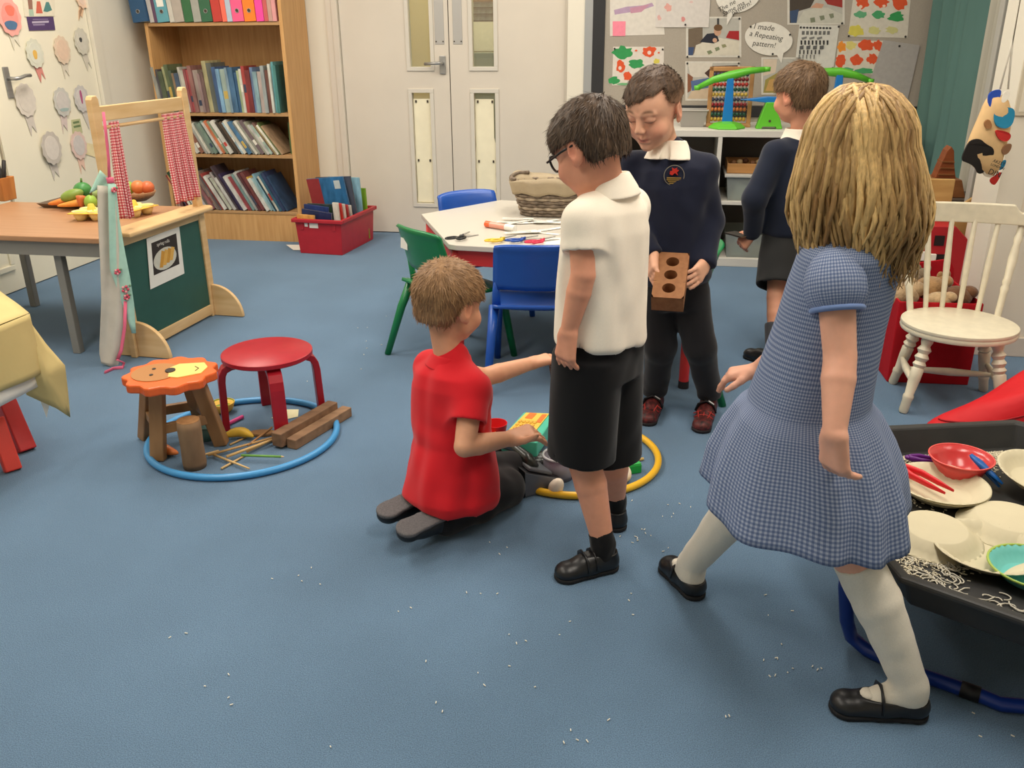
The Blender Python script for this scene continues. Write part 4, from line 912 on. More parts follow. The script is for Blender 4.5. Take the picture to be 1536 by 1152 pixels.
# ---- one-piece plastic chairs
def make_chair(col, name_m):
    m = mat(name_m, col, .32, .5, noise=(12, .04))
    root = thing('plastic_chair', '', 'chair', (0, 0, 0), 0, 'plastic classroom chairs')
    SH = .31; W_ = .165
    # local: faces +y, origin between the feet on the floor
    def back(u, v):
        x = (u - .5) * 2 * (W_ * (1.0 - .06 * v)); z = SH + .085 + v * .185
        y = -.155 - .055 * v + .035 * (2 * u - 1) ** 2
        if v > .9: y -= .006
        return (x, y, z + (-.012 * (2 * u - 1) ** 4 if v > .95 else 0))
    o = obj('backrest', G().grid(back, 14, 8), m, root, smooth=True, solid=.012)
    def seat(u, v):
        x = (u - .5) * 2 * (W_ + .012 * v); y = -.165 + v * .345
        z = SH + .004 - .014 * math.sin(math.pi * u) * math.sin(math.pi * min(1, v * 1.1)) - .035 * max(0, v - .82) / .18 * .6 + .018 * max(0, .18 - v) / .18
        return (x, y, z)
    obj('seat', G().grid(seat, 14, 12), m, root, smooth=True, solid=.014)
    for sx in (-1, 1):
        obj('upright', G().tube([(sx * W_ * .94, -.108, SH + .0), (sx * W_ * .94, -.116, SH + .05), (sx * W_ * .93, -.130, SH + .12)], [.018, .016, .011], 10, flat=(1, .8)), m, root, smooth=True)
        obj('leg', G().tube([(sx * (W_ - .002), -.115, SH + .012), (sx * (W_ + .006), -.17, SH - .10), (sx * (W_ + .022), -.245, .0008)], [.021, .018, .014], 10), m, root, smooth=True)
        obj('leg', G().tube([(sx * (W_ - .002), .11, SH - .002), (sx * (W_ + .004), .135, SH - .1), (sx * (W_ + .014), .175, .0008)], [.021, .018, .014], 10), m, root, smooth=True)
    return root
blue_c, green_c = (30, 84, 176), (20, 122, 70)
ch_b = make_chair(blue_c, 'chair_blue'); ch_g = make_chair(green_c, 'chair_green')
def place(o, rear_mid, yaw, label):
    """rear_mid: floor point midway between the two rear feet; yaw: direction the chair faces"""
    f = np.array([math.cos(yaw), math.sin(yaw), 0]); o.location = tuple(np.array([rear_mid[0], rear_mid[1], 0]) + f * .245); o.rotation_euler = (0, 0, yaw - math.pi / 2); o['label'] = label
    return o
# blue chair in front: rear left foot in view
place(ch_b, PZ(733, 594) + np.array([.178, .0, 0]), math.radians(86), 'blue plastic chair with its back to the camera beside kneeling boy')
# green chair at left of table
place(ch_g, np.array([-.43, 3.465, 0]), math.radians(38), 'green plastic chair at the left end of the table, sticker on back')
obj('name_sticker', G().prism([(-.125, .478), (-.072, .476), (-.07, .520), (-.12, .522)], -.186, -.1835, 'y'), paper_white, ch_g)
c2 = copy_tree(ch_b); place(c2, np.array([-.25, 4.44, 0]), math.radians(-62), 'blue plastic chair tucked in on the far side of the table')
c3 = make_chair(green_c, 'chair_green'); place(c3, PZ(1093, 607) + np.array([.0, .17, 0]), math.radians(172), 'green plastic chair behind the boy holding the brick')

# ---- wicker basket on the table
bq = PZ(818, 322, TBZ)
t = thing('wicker_basket', 'grey wicker basket with beige cloth liner on the table', 'basket', bq + np.array([.015, .03, .001]), RZ)
wick = mat('wicker', (126, 112, 98), .8, .2, noise=((50, 50, 30), .4), bump=((40, 40, 160), .6, .006))
g = G(); wk2 = [wick, mat('wicker_light', (168, 152, 132), .8, .2, noise=((50, 50, 30), .3))]
Hb = .155
def bpt(a, z):
    r = .105 + .038 * z / Hb; sq = 1 / (abs(math.cos(a)) ** 3 + abs(math.sin(a)) ** 3) ** (1 / 3); return (r * sq * math.cos(a) * 1.12, r * sq * math.sin(a) * .9, z)
for i in range(10):
    z = .008 + i * .0145
    obj('weave_row', G().tube([tuple(np.array(bpt(a, z)) * np.array([1 + .035 * math.sin(16 * a + i * math.pi), 1 + .035 * math.sin(16 * a + i * math.pi), 1])) for a in np.linspace(0, 2 * math.pi, 65)[:-1]], .008, 6, True), wk2[i % 3 == 2], t, smooth=True)
obj('base', G().prism([bpt(a, 0)[:2] for a in np.linspace(0, 2 * math.pi, 33)[:-1]], .0005, .01), wick, t)
lin_m = mat('liner', (176, 160, 134), .9, .1, noise=(20, .05), bump=(18, .5, .006))
def liner(u, v):
    a = u * 2 * math.pi
    if v < .5: z = Hb * (.35 + .65 * v / .5) + .012 * v; k = .93
    else: z = Hb + .012 - (v - .5) / .5 * .065; k = 1.10 + .02 * math.sin(9 * a) * v
    x, y, _z = bpt(a, min(z, Hb)); return (x * k, y * k, z + (.01 * math.sin(3 * a) if .4 < v < .6 else 0) + .006 * math.sin(8 * a) * v)
obj('cloth_liner', G().grid(liner, 48, 10, closed_u=True), lin_m, t, smooth=True, solid=.002)
obj('rim', G().tube([tuple(np.array(bpt(a, Hb + .012)) * np.array([1.03, 1.03, 1])) for a in np.linspace(2.2, 3.9, 20)], .009, 8), wick, t, smooth=True)

# ---- things lying on the table top
def flat_on_table(p, q, r, name, label, cat, cols, cap=None):
    a, b = PZ(*p, TBZ + r), PZ(*q, TBZ + r); o = thing(name, label, cat, a + np.array([0, 0, .0006]), 0); d = b - a
    return o, d
o, d = flat_on_table((729, 336), (772, 343), .014, 'glue_stick', 'orange and white glue stick lying on the table', 'glue stick', None)
obj('barrel', G().tube([tuple(d * .16), tuple(d * .72)], .0135, 16), mat('glue_clear', (230, 160, 140), .3, .5), o, smooth=True, auto=40)
obj('end_cap', G().tube([tuple(d * 0), tuple(d * .17)], .014, 16), mat('glue_orange', (238, 104, 56), .35), o, auto=40); obj('lid', G().tube([tuple(d * .70), tuple(d * 1.02)], .0142, 16), mat('glue_white', (236, 234, 226), .35), o, auto=40)
def scissors(p, ang, hcol, label, open_=.12, black=False):
    o = thing('safety_scissors', label, 'scissors', PZ(*p, TBZ) + np.array([0, 0, .0008]), ang, 'scissors on the table'); o.scale = (1.3, 1.3, 1.3)
    for sg in (-1, 1):
        M = Matrix.Translation((0, 0, .004 + .003 * sg)) @ rotz(sg * open_)
        obj('blade', G().prism([(0, -.005 * sg), (.06, -.001 * sg), (.064, .004 * sg), (.0, .007 * sg)], -.0012, .0012, 'z', M), steel, o)
        obj('handle', G().tube([(-.028 + .02 * math.cos(a), -sg * .014 + .0115 * math.sin(a), 0) for a in np.linspace(0, 2 * math.pi, 21)[:-1]], .0035, 8, True, M).tube([(-.01, -sg * .008, 0), (.012, 0, 0)], .004, 8, M=M), plain(hcol, .4), o, smooth=True)
    obj('pivot', G().lathe([(.004, 0), (.004, .011)], 10), steel, o)
scissors((692, 357), .9, (36, 36, 38), 'grey bladed scissors with black handles near the table corner', .25)
scissors((752, 361), .55, (226, 190, 60), 'yellow handled safety scissors at the near table edge')
scissors((783, 361), .45, (36, 76, 160), 'blue handled safety scissors at the near table edge')
scissors((812, 363), .6, (214, 52, 84), 'pink handled safety scissors at the near table edge')
pr = random.Random(5); inkm = plain((60, 58, 58))
for i in range(12):
    px, py = 790 + pr.uniform(-22, 42), 342 + pr.uniform(-12, 10); a = pr.uniform(-.5, .7)
    o = obj('paper_strip', G().box((-.07, -.012, 0), (.07, .012, .0006)), paper_white, label='white printed paper strip, %s up from the bottom of the heap by the basket' % ORD[i], cat='paper strip', group='paper strips on the table', loc=PZ(px, py, TBZ) + np.array([0, 0, .0008 + .0009 * i]), rz=a)
    obj('print', G().box((-.06, -.0015, .0006), (pr.uniform(-.02, .05), .0015, .0009)), inkm, o)
obj('paper_sheet', G().box((-.10, -.06, 0), (.10, .06, .0006)), paper_white, label='blank white sheet at the right of the table edge', cat='paper', loc=PZ(838, 362, TBZ) + np.array([0, 0, .0006]), rz=.05)

# ---- toys inside the yellow hoop
kp = PZ(800, 672)
# toy laptop book held up: turquoise, yellow keyboard
tk = thing('toy_keyboard', 'turquoise and yellow toy keyboard pad under the boy\'s hand', 'toy', PZ(785, 690), 0)
k0, k1, k2, k3 = PY(738, 650, 2.62), PY(786, 617, 2.80), PY(832, 620, 2.76), PY(800, 668, 2.56)
k0, k1, k2, k3 = PZ(752, 655, .12), PZ(786, 618, .10), PZ(835, 620, .10), PZ(806, 664, .12)
L_ = np.array(tk.location)
def kq(u, v, h=0): 
    p = (1 - v) * ((1 - u) * k0 + u * k3) + v * ((1 - u) * k1 + u * k2); nn = np.cross(k3 - k0, k1 - k0); nn /= np.linalg.norm(nn); return tuple(p + nn * h - L_)
obj('pad', G().raw([kq(0, 0, -.05), kq(1, 0, -.05), kq(1, 1, -.05), kq(0, 1, -.05), kq(0, 0), kq(1, 0), kq(1, 1), kq(0, 1)], [(3, 2, 1, 0), (4, 5, 6, 7), (0, 1, 5, 4), (1, 2, 6, 5), (2, 3, 7, 6), (3, 0, 4, 7)]), mat('turquoise', (88, 200, 170), .4), tk, bevel=.004)
obj('key_field', G().raw([kq(.04, .08, .001), kq(.75, .1, .001), kq(.8, .95, .001), kq(.1, .95, .001), kq(.04, .08, .003), kq(.75, .1, .003), kq(.8, .95, .003), kq(.1, .95, .003)], [(3, 2, 1, 0), (4, 5, 6, 7), (0, 1, 5, 4), (1, 2, 6, 5), (2, 3, 7, 6), (3, 0, 4, 7)]), mat('toy_yellow', (244, 206, 90), .4), tk)
kk = mat('toy_key', (232, 180, 70), .4); ko = mat('toy_orange', (244, 130, 60), .4)
for i in range(5):
    for j in range(4):
        u, v = .12 + .11 * i, .18 + .12 * j; obj('key', G().raw([kq(u, v, .003), kq(u + .07, v, .003), kq(u + .07, v + .08, .003), kq(u, v + .08, .003), kq(u, v, .006), kq(u + .07, v, .006), kq(u + .07, v + .08, .006), kq(u, v + .08, .006)], [(4, 5, 6, 7), (0, 1, 5, 4), (1, 2, 6, 5), (2, 3, 7, 6), (3, 0, 4, 7)]), kk, tk)
obj('picture_patch', G().raw([kq(.2, .72, .003), kq(.42, .7, .003), kq(.44, .92, .003), kq(.22, .94, .003), kq(.2, .72, .0045), kq(.42, .7, .0045), kq(.44, .92, .0045), kq(.22, .94, .0045)], [(4, 5, 6, 7), (0, 1, 5, 4), (1, 2, 6, 5), (2, 3, 7, 6), (3, 0, 4, 7)]), ko, tk)
obj('picture_patch', G().raw([kq(.6, .6, .003), kq(.74, .6, .003), kq(.76, .9, .003), kq(.62, .9, .003), kq(.6, .6, .0045), kq(.74, .6, .0045), kq(.76, .9, .0045), kq(.62, .9, .0045)], [(4, 5, 6, 7), (0, 1, 5, 4), (1, 2, 6, 5), (2, 3, 7, 6), (3, 0, 4, 7)]), ko, tk)
red_p = mat('cup_red', (214, 36, 40), .35)
t = thing('toy_cup', 'red plastic toy cup beside the toy keyboard', 'cup', PZ(744, 662), 0)
obj('cup_wall', G().lathe([(.028, .0005), (.04, .07), (.0375, .07), (.026, .004)], 24), red_p, t, smooth=True, auto=50)
obj('cup_floor', G().lathe([(.026, .004), (.026, .006)], 24), red_p, t)
t = thing('toy_cup', 'orange plastic toy cup half behind the red sleeve', 'cup', PZ(730, 672), 0)
obj('cup_wall', G().lathe([(.026, .0005), (.034, .055), (.0315, .055), (.024, .004)], 24), mat('cup_orange', (240, 120, 50), .35), t, smooth=True, auto=50); obj('cup_floor', G().lathe([(.024, .004), (.024, .006)], 24), MATS['cup_orange'], t)
blackp = mat('gadget_black', (28, 28, 30), .35, .5); greyp = mat('gadget_grey', (96, 98, 104), .35, .5, metal=.2)
# old telephone
ph = thing('desk_telephone', 'black corded desk telephone inside the yellow hoop', 'telephone', PZ(797, 706), math.radians(35))
obj('body', G().prism([(-.09, 0.001), (.09, .001), (.09, .02), (-.09, .065)], -.075, .075, 'x' if False else 'y'), blackp, ph, bevel=.004)
for i in range(4):
    for j in range(3): obj('key', G().cbox((-.015 + .022 * i, -.03 + .024 * j, .05 - .25 * (.022 * i)), (.015, .013, .01)), mat('key_silver', (196, 196, 196), .4), ph)
obj('cradle', G().box((-.088, -.078, .045), (-.045, .078, .07)), blackp, ph, bevel=.006)
obj('handset', G().tube([(-.07, -.10, .072), (-.068, -.07, .094), (-.066, 0, .102), (-.068, .07, .094), (-.07, .10, .072)], [.022, .019, .015, .019, .022], 12), mat('handset', (34, 38, 34), .3, .5), ph, smooth=True)
cord = [(-.10 + .010 * math.cos(k * 1.0) - .0012 * k, -.10 - .0026 * k * .4 + .0, .018 + .010 * math.sin(k * 1.0)) for k in range(0, 60)]
obj('coiled_cord', G().tube(cord, .0026, 6), blackp, ph, smooth=True)
# grey box gadget
bx = thing('grey_gadget', 'grey and black electronic gadget box behind the hoop edge', 'gadget', PZ(806, 728), math.radians(28))
obj('body', G().prism([(-.07, .001), (.06, .001), (.06, .03), (-.07, .085)], -.05, .05, 'y'), blackp, bx, bevel=.003)
obj('front_plate', G().raw([(-.072, -.051, .004), (.062, -.051, .004), (.062, -.051, .03), (-.072, -.051, .084), (-.072, -.0535, .004), (.062, -.0535, .004), (.062, -.0535, .03), (-.072, -.0535, .084)], [(0, 1, 2, 3), (7, 6, 5, 4), (0, 4, 5, 1), (1, 5, 6, 2), (2, 6, 7, 3), (3, 7, 4, 0)]), greyp, bx)
obj('top_plate', G().beam((-.05, 0, .085), (.03, 0, .05), .08, .012), greyp, bx, bevel=.004)
def egg(px, py, label, tilt=.3):
    p = PZ(px, py); g = G()
    g.lathe([(.001, -.029)] + [(.0225 * math.sin(a) ** .95 * (1 - .12 * math.cos(a) * -1), -.029 * math.cos(a) * (1.0 if a < 1.57 else 1.18)) for a in np.linspace(.2, 2.95, 14)] + [(.001, .0342)], 20)
    o = obj('toy_egg', g, mat('egg_white', (240, 226, 206), .45, .4, noise=(60, .02)), smooth=True, label=label, cat='egg', group='eggs in the yellow hoop', loc=p + np.array([0, 0, .0265])); o.rotation_euler = (tilt, .4, 0)
egg(834, 742, 'white egg left of the standing boy\'s leg'); egg(936, 722, 'white egg right of the standing boy\'s calf', -1.2); egg(932, 706, 'white egg furthest back behind the boy\'s calf', 1.2)
t = thing('clear_jar', 'clear lidded jar behind the white egg', 'jar', PZ(838, 715), 0)
obj('jar_glass', G().lathe([(.045, .0005), (.05, .02), (.05, .075), (.048, .075), (.048, .006)], 28), glass_mat('jar_plastic', (200, 196, 206), .6, .08), t, smooth=True)
obj('jar_rim', G().tube([(.05 * math.cos(a), .05 * math.sin(a), .078) for a in np.linspace(0, 2 * math.pi, 29)[:-1]], .004, 8, True), mat('clear_white', (206, 206, 210), .3), t, smooth=True)
obj('jar_contents', G().lathe([(.044, .003), (.046, .045), (.03, .05)], 24), mat('jar_fill', (110, 70, 96), .6, noise=(60, .3)), t)
t = obj('green_block', G().box((-.03, -.018, 0), (.03, .018, .03)), mat('block_green', (30, 160, 70), .4), bevel=.003, label='bright green toy block inside the yellow hoop', cat='toy block', loc=PZ(946, 708) + np.array([0, 0, .0005]), rz=.3)
obj('lid_strip', G().box((-.028, -.016, .03), (.028, .016, .034)), mat('block_green2', (60, 180, 90), .4), t)
stick((925, 696), (965, 688), .005, (222, 190, 120), 'wooden_rod', 'pale wooden rod behind the green block', 'stick', None)
# ================================================================== right side
unit_white = mat('unit_white', (214, 210, 200), .45, .4, noise=(4, .02))
SD = .64
uz = PB(1110, 196, SD)[1]; uz2 = PB(1110, 206, SD)[1]; sh_z = PB(1110, 302.5, SD)[1]; sh_z2 = PB(1110, 308, SD)[1]; bt = PB(1110, 391, SD)[1]
dv = PB(1074, 255, SD)[0]
U0, U1 = PB(925, 196, SD)[0] - .15, 3.40
us = thing('storage_unit', 'white open storage unit under the display board', 'storage unit', WP(0, 0), RZ)
obj('top_board', G().box((U0, -SD, uz2), (U1, -.11, uz)), unit_white, us, bevel=.002)
obj('bottom_board', G().box((U0, -SD, 0.0005), (U1, -.11, max(bt, .05))), unit_white, us, bevel=.002)
bt = max(bt, .05)
dvs = [U0, dv - .56, dv, dv + .56, U1 - .03]
for x in dvs: obj('divider', G().box((x, -SD + .001, bt), (x + .024, -.11, uz2)), unit_white, us, bevel=.002)
for i in range(4): obj('shelf', G().box((dvs[i] + .024, -SD + .003, sh_z2), (dvs[i + 1], -.12, sh_z)), unit_white, us, bevel=.002)
obj('back_panel', G().box((U0, -.12, bt), (U1, -.112, uz2)), mat('unit_back', (120, 114, 108), .7), us)
def clear_box(s, d, z, w_, dp, h, label, lid=True):
    t = thing('clear_box', label, 'storage box', WP(s, d, z + .0006), RZ, 'clear plastic storage boxes')
    g = G(); taper_wall(g, -w_ / 2, w_ / 2, -dp / 2, dp / 2, h, .003, .015); obj('tub', g, glass_mat('clear_plastic', (214, 220, 216), .72, .15), t)
    if lid: obj('lid', G().box((-w_ / 2 - .012, -dp / 2 - .012, h), (w_ / 2 + .012, dp / 2 + .012, h + .018)), mat('lid_grey', (188, 186, 178), .4), t, bevel=.004)
    obj('contents', G().box((-w_ / 2 + .03, -dp / 2 + .03, .006), (w_ / 2 - .03, dp / 2 - .04, h * .3)), plain((206, 186, 150)), t, bevel=.01)
    obj('folded_paper', G().prism([(-w_ * .36, .01), (-w_ * .12, .01), (-w_ * .08, h * .6), (-w_ * .3, h * .78)], -dp / 2 + .02, -dp / 2 + .04, 'y'), paper_white, t)
    return t
cx = PB(1128, 285, SD - .04)[0]
bh = PB(1110, 262, SD)[1] - sh_z - .02
clear_box(cx, SD - .20, sh_z, .30, .36, bh, 'clear lidded plastic box on the upper shelf under wooden tray')
clear_box(cx + .02, SD - .20, bt, .30, .36, PB(1110, 353, SD)[1] - bt, 'clear open plastic box on the lower shelf near dark shorts', False)
t = thing('sorting_tray', 'shallow wooden tray of loose parts on the storage unit shelf', 'tray', WP(cx, SD - .20, sh_z + bh + .02), RZ)
g = G(); taper_wall(g, -.15, .15, -.15, .15, .055, .008, .0); obj('tray_shell', g, wood('tray_tan', (190, 140, 86), (170, 122, 70), (3, 40, 40)), t, bevel=.002)
for i in range(7): obj('loose_piece', G().ball((-.11 + .036 * i, -.08 + .05 * (i % 3), .05), (.018, .014, .016), 8, 6), plain(((120, 80, 50), (206, 176, 130), (96, 60, 40))[i % 3]), t, smooth=True)
clear_box(dvs[1] + .2, SD - .2, sh_z, .3, .36, .2, 'clear lidded plastic box behind the boy in the jumper')

# ---- display board
BDp = .10
b0 = PB(906, 100, BDp)[0]; bzl = PB(905, 157, BDp)[1]; b00 = PB(888, 100, BDp)[0]
bd = thing('display_board', 'grey-beige pinboard with black frame above the storage unit', 'display board', WP(0, BDp), RZ)
b1 = 3.58
obj('pin_surface', G().box((b0, -.012, bzl), (b1, -.001, 1.95)), mat('pinboard', (166, 158, 146), .95, .1, noise=(200, .05), bump=(260, .3, .001)), bd)
blk_f = mat('board_black', (44, 44, 46), .5)
obj('frame_side', G().box((b00, -.02, bzl - .07), (b0, -.001, 2.0)), blk_f, bd, bevel=.003); obj('frame_side', G().box((b1, -.02, bzl - .07), (b1 + .06, -.001, 2.0)), blk_f, bd, bevel=.003)
obj('frame_bottom', G().box((b0, -.02, bzl - .07), (b1, -.001, bzl)), blk_f, bd, bevel=.003); obj('frame_top', G().box((b0, -.02, 1.95), (b1, -.001, 2.0)), blk_f, bd, bevel=.003)
obj('alu_edge', G().box((b00 - .05, -.014, bzl - .07), (b00, -.001, 2.0)), mat('alu', (176, 178, 178), .4, .5, metal=.5), bd)
PD = BDp + .0122
def pin_item(name, pts, col, label, cat, marks=(), layer=0, pins=(), group='papers on the display board', texts=()):
    dd = PD + .0016 * layer; q = [PB(*p, dd) for p in pts]; s0, z0 = q[0]
    o = obj(name, G().prism([(a - s0, b - z0) for a, b in q], -.0012, -.0002, 'y'), plain(col, .75), label=label, cat=cat, group=group, loc=WP(s0, dd, z0), rz=RZ)
    for k, (kind, pp, cl) in enumerate(marks):
        y1 = -.0012 - .00012 * (k + 1)
        if kind == 'p': r = [PB(*p, dd) for p in pp]
        else:
            (mx, my, rx, ry) = pp; seed = random.Random(int(mx * 7 + my)); r = []
            for a in np.linspace(0, 2 * math.pi, 19)[:-1]:
                wv = 1 + (.18 * math.sin(3 * a + seed.random() * 6) + .1 * math.sin(5 * a + seed.random() * 6)) * (1 if kind == 'b' else 0); r.append(PB(mx + rx * wv * math.cos(a), my - ry * wv * math.sin(a), dd))
        obj('print' if kind != 'b' else 'paint_blob', G().prism([(a - s0, b - z0) for a, b in r], y1, -.0012, 'y'), plain(cl, .7), o)
    for (tx, ty, body, size, rot) in texts:
        a, b = PB(tx, ty, dd); M = Matrix.Translation((a - s0, -.0016, b - z0)) @ Matrix.Rotation(math.pi / 2, 4, 'X') @ rotz(rot)
        obj('handwriting', text_g(body, size, M, shear=.15), plain((62, 60, 58)), o)
    for p in pins:
        a, b = PB(*p, dd); obj('pin', G().lathe([(.006, .001), (.006, .005), (.004, .006)], 10, Matrix.Translation((a - s0, 0, b - z0)) @ Matrix.Rotation(math.pi / 2, 4, 'X')), plain((50, 48, 46)), o)
    return o
W_ = (214, 208, 198); OR = (214, 84, 44); GN = (52, 146, 82); YE = (206, 194, 84)
d1 = pin_item('child_drawing', [(915, -12), (991, -12), (997, 52), (915, 54)], W_, 'white drawing with purple scribble and a pink sticky note', 'drawing', [('p', [(921, 15), (940, 10), (965, 8), (978, 4), (981, 9), (960, 16), (935, 20), (922, 22)], (176, 150, 176)), ('p', [(945, 12), (962, 9), (976, 6), (962, 18), (946, 20)], (190, 140, 160))])
pin_item('sticky_note', [(919, 32), (938.5, 32), (938, 54), (919, 54)], (240, 138, 158), 'pink sticky note on the scribble drawing', 'sticky note', layer=1)
pin_item('child_drawing', [(984, -12), (1066, -12), (1063, 41), (983, 41)], (208, 202, 196), 'white drawing with a few pink spots', 'drawing', [('b', (1002, 11, 5, 6), (216, 160, 150)), ('b', (989, 27, 3, 4), (216, 170, 164)), ('b', (1025, 29, 3, 4), (210, 140, 136)), ('b', (1037, 3, 3, 2), (210, 180, 176))], 2, pins=[(1028, 37)])
pin_item('child_painting', [(920, 70), (996, 70), (995, 128), (918, 128)], (214, 206, 196), 'painting with green and orange-red blobs behind boy\'s head', 'painting', [('b', (934, 79, 15, 9), GN), ('b', (954, 95, 12, 7), GN), ('b', (921, 121, 8, 6), GN), ('b', (973, 77, 10, 8), OR), ('e', (974, 79, 3, 3), (222, 200, 190)), ('b', (931, 99, 7, 9), OR), ('e', (930, 102, 2.5, 3), (222, 200, 190)), ('b', (942, 114, 6, 7), OR), ('b', (985, 92, 5, 4), YE), ('b', (935, 126, 10, 2), (110, 170, 120)), ('b', (954, 76, 2, 1.5), OR), ('b', (988, 79, 1.6, 1.4), OR)], pins=[(922, 73), (994, 74)])
PH = (206, 202, 192)
def photo(pts, label, dark, table, extra=(), layer=0, pins=()):
    (x0, y0), (x1, y1) = pts; X = lambda u: x0 + u * (x1 - x0); Y_ = lambda v: y0 + v * (y1 - y0)
    mk = [('p', [(X(.04), Y_(.04)), (X(.96), Y_(.04)), (X(.96), Y_(.95)), (X(.04), Y_(.95))], (176, 174, 166))]
    for poly, cl in dark: mk.append(('p', [(X(a), Y_(b)) for a, b in poly], cl))
    for k, e in extra: mk.append((k, e[0] if k == 'p' else (X(e[0][0]), Y_(e[0][1]), e[0][2], e[0][3]), e[1]))
    pin_item('pinned_photo', [(x0, y0), (x1, y0), (x1, y1), (x0, y1)], PH, label, 'photo', mk, layer, pins)
WT = (206, 200, 184)
photo([(1029, 25), (1112, 86)], 'pinned photo of a child in navy drawing at a white table', [([(.04, .3), (.3, .25), (.3, .6), (.12, .95), (.04, .95)], (110, 96, 80)), ([(.04, .75), (.15, .75), (.12, .95), (.04, .95)], (58, 76, 112)), ([(.78, .35), (.96, .35), (.96, .58), (.72, .52)], (160, 36, 40)), ([(.56, .04), (.6, .04), (.6, .25), (.56, .25)], (60, 60, 62)), ([(.14, .95), (.18, .7), (.42, .58), (.6, .52), (.96, .6), (.96, .95)], WT), ([(.25, .62), (.38, .42), (.55, .4), (.6, .6), (.5, .66)], (38, 40, 52))], None, [('e', ((.57, .36, 5.5, 7), (190, 150, 124))), ('e', ((.58, .27, 6.5, 5), (104, 76, 50))), ('e', ((.52, .58, 3.4, 3.4), (196, 156, 130))), ('p', ([(1060, 77), (1066, 75), (1069, 79), (1063, 82)], (120, 130, 100))), ('p', ([(1072, 72), (1078, 70), (1080, 74), (1074, 77)], (120, 130, 100))), ('p', ([(1082, 67), (1088, 66), (1090, 70), (1084, 72)], (140, 140, 104)))], 0, [(1031, 85), (1109, 28), (1108, 85)])
photo([(1028, 92), (1110, 151)], 'pinned photo partly hidden behind the bead frame', [([(.04, .04), (.5, .04), (.45, .4), (.1, .4)], (206, 200, 188)), ([(.04, .3), (.14, .4), (.1, .75), (.04, .8)], (130, 84, 60)), ([(.1, .5), (.5, .4), (.55, .62), (.12, .78)], (82, 104, 146)), ([(.35, .3), (.5, .12), (.96, .1), (.96, .4), (.5, .5)], (72, 50, 44)), ([(.04, .95), (.12, .75), (.5, .65), (.6, .95)], (196, 176, 150))], None, [], 0, [(1031, 95), (1108, 95)])
photo([(1142, 86), (1202, 142)], 'pinned photo with yellow-green foliage behind far boy\'s head', [([(.05, .05), (.4, .05), (.35, .4), (.05, .5)], (206, 190, 170)), ([(.05, .95), (.1, .6), (.5, .35), (.95, .3), (.95, .95)], (150, 138, 74)), ([(.1, .9), (.2, .6), (.45, .55), (.5, .9)], (190, 150, 90))], None, [], 1)
photo([(1181, -14), (1267, 37)], 'pinned photo of hands over a white table at the top', [([(.04, .04), (.55, .04), (.4, .5), (.2, .6), (.1, .95), (.04, .95)], (70, 62, 54)), ([(.04, .6), (.2, .55), (.16, .95), (.06, .95)], (56, 74, 104)), ([(.55, .04), (.96, .04), (.96, .5), (.7, .4)], (150, 50, 44)), ([(.16, .95), (.28, .6), (.5, .5), (.7, .5), (.96, .7), (.96, .95)], (190, 188, 176)), ([(.4, .5), (.5, .36), (.64, .4), (.6, .52)], (196, 150, 124))], None, [('p', ([(1215, 27), (1222, 26), (1223, 33), (1216, 34)], (120, 126, 104))), ('p', ([(1229, 24), (1236, 23), (1237, 29), (1231, 31)], (120, 126, 104))), ('p', ([(1243, 21), (1250, 20), (1251, 26), (1246, 28)], (120, 126, 104)))], 0, [(1263, 35)])
# speech bubbles
def bubble(cx_, cy, rx, ry, tail, label, texts, pins, layer, tilt=0.0):
    pts = []
    for a in np.linspace(0, 2 * math.pi, 41)[:-1]:
        x, y = rx * math.cos(a), ry * math.sin(a); pts.append((cx_ + x * math.cos(tilt) - y * math.sin(tilt), cy + x * math.sin(tilt) + y * math.cos(tilt)))
    k = min(range(40), key=lambda i: (pts[i][0] - tail[0][0]) ** 2 + (pts[i][1] - tail[0][1]) ** 2)
    pts[k:k + 3] = [pts[k], tail[1], pts[(k + 2) % 40]]
    pin_item('speech_bubble', pts, (222, 218, 208), label, 'paper', [], layer, pins, texts=texts)
bubble(1153, 58, 36, 25, ((1176, 80), (1172, 95)), 'white paper speech bubble reading I made a Repeating pattern', [(1146, 41, 'I made', .045, -.12), (1149, 54, 'a Repeating', .042, -.16), (1146, 66.5, 'pattern!', .042, -.12)], [(1126, 40), (1185, 52), (1159, 81)], 3, .16)
bubble(1108, -8, 35, 26, ((1100, 19), (1090, 38)), 'white paper speech bubble cut off by the top of the picture', [(1090, 9, 'The ne', .038, .5), (1100, 13, 'Same ma', .038, .5), (1112, 12, 'pattern!', .038, .5)], [], 3, -.35)
# pattern sheet
pmk = []
for i in range(9): pmk.append(('e', (1206 + 4.9 * i, 41.5 + .1 * i, 2, 1.6), (56, 56, 58)))
for i in range(7): pmk.append(('p', [(1203 + 6.3 * i, 46.5), (1207 + 6.3 * i, 46.5), (1206.6 + 6.3 * i, 52), (1202.6 + 6.3 * i, 52)], (104, 104, 102)))
for i in range(3): pmk.append(('p', [(1202 + 11.5 * i, 56.5), (1210 + 11.5 * i, 54.5), (1210 + 11.5 * i, 57.5), (1203 + 11.5 * i, 59.5)], (120, 120, 118)))
for i in range(8): pmk.append(('p', [(1200.7 + 5.6 * i, 60.5), (1203.2 + 5.6 * i, 60.5), (1203 + 5.6 * i, 67), (1200.8 + 5.6 * i, 67)], (44, 44, 46)))
for i in range(4): pmk.append(('p', [(1199.5 + 10 * i, 69), (1205.5 + 10 * i, 68), (1205 + 10 * i, 73.5), (1199.3 + 10 * i, 74)], (90, 90, 90)))
for i in range(6): pmk.append(('p', [(1198.8 + 5.8 * i, 75), (1200.8 + 5.8 * i, 75), (1200.4 + 5.8 * i, 81), (1198.6 + 5.8 * i, 81)], (64, 64, 64)))
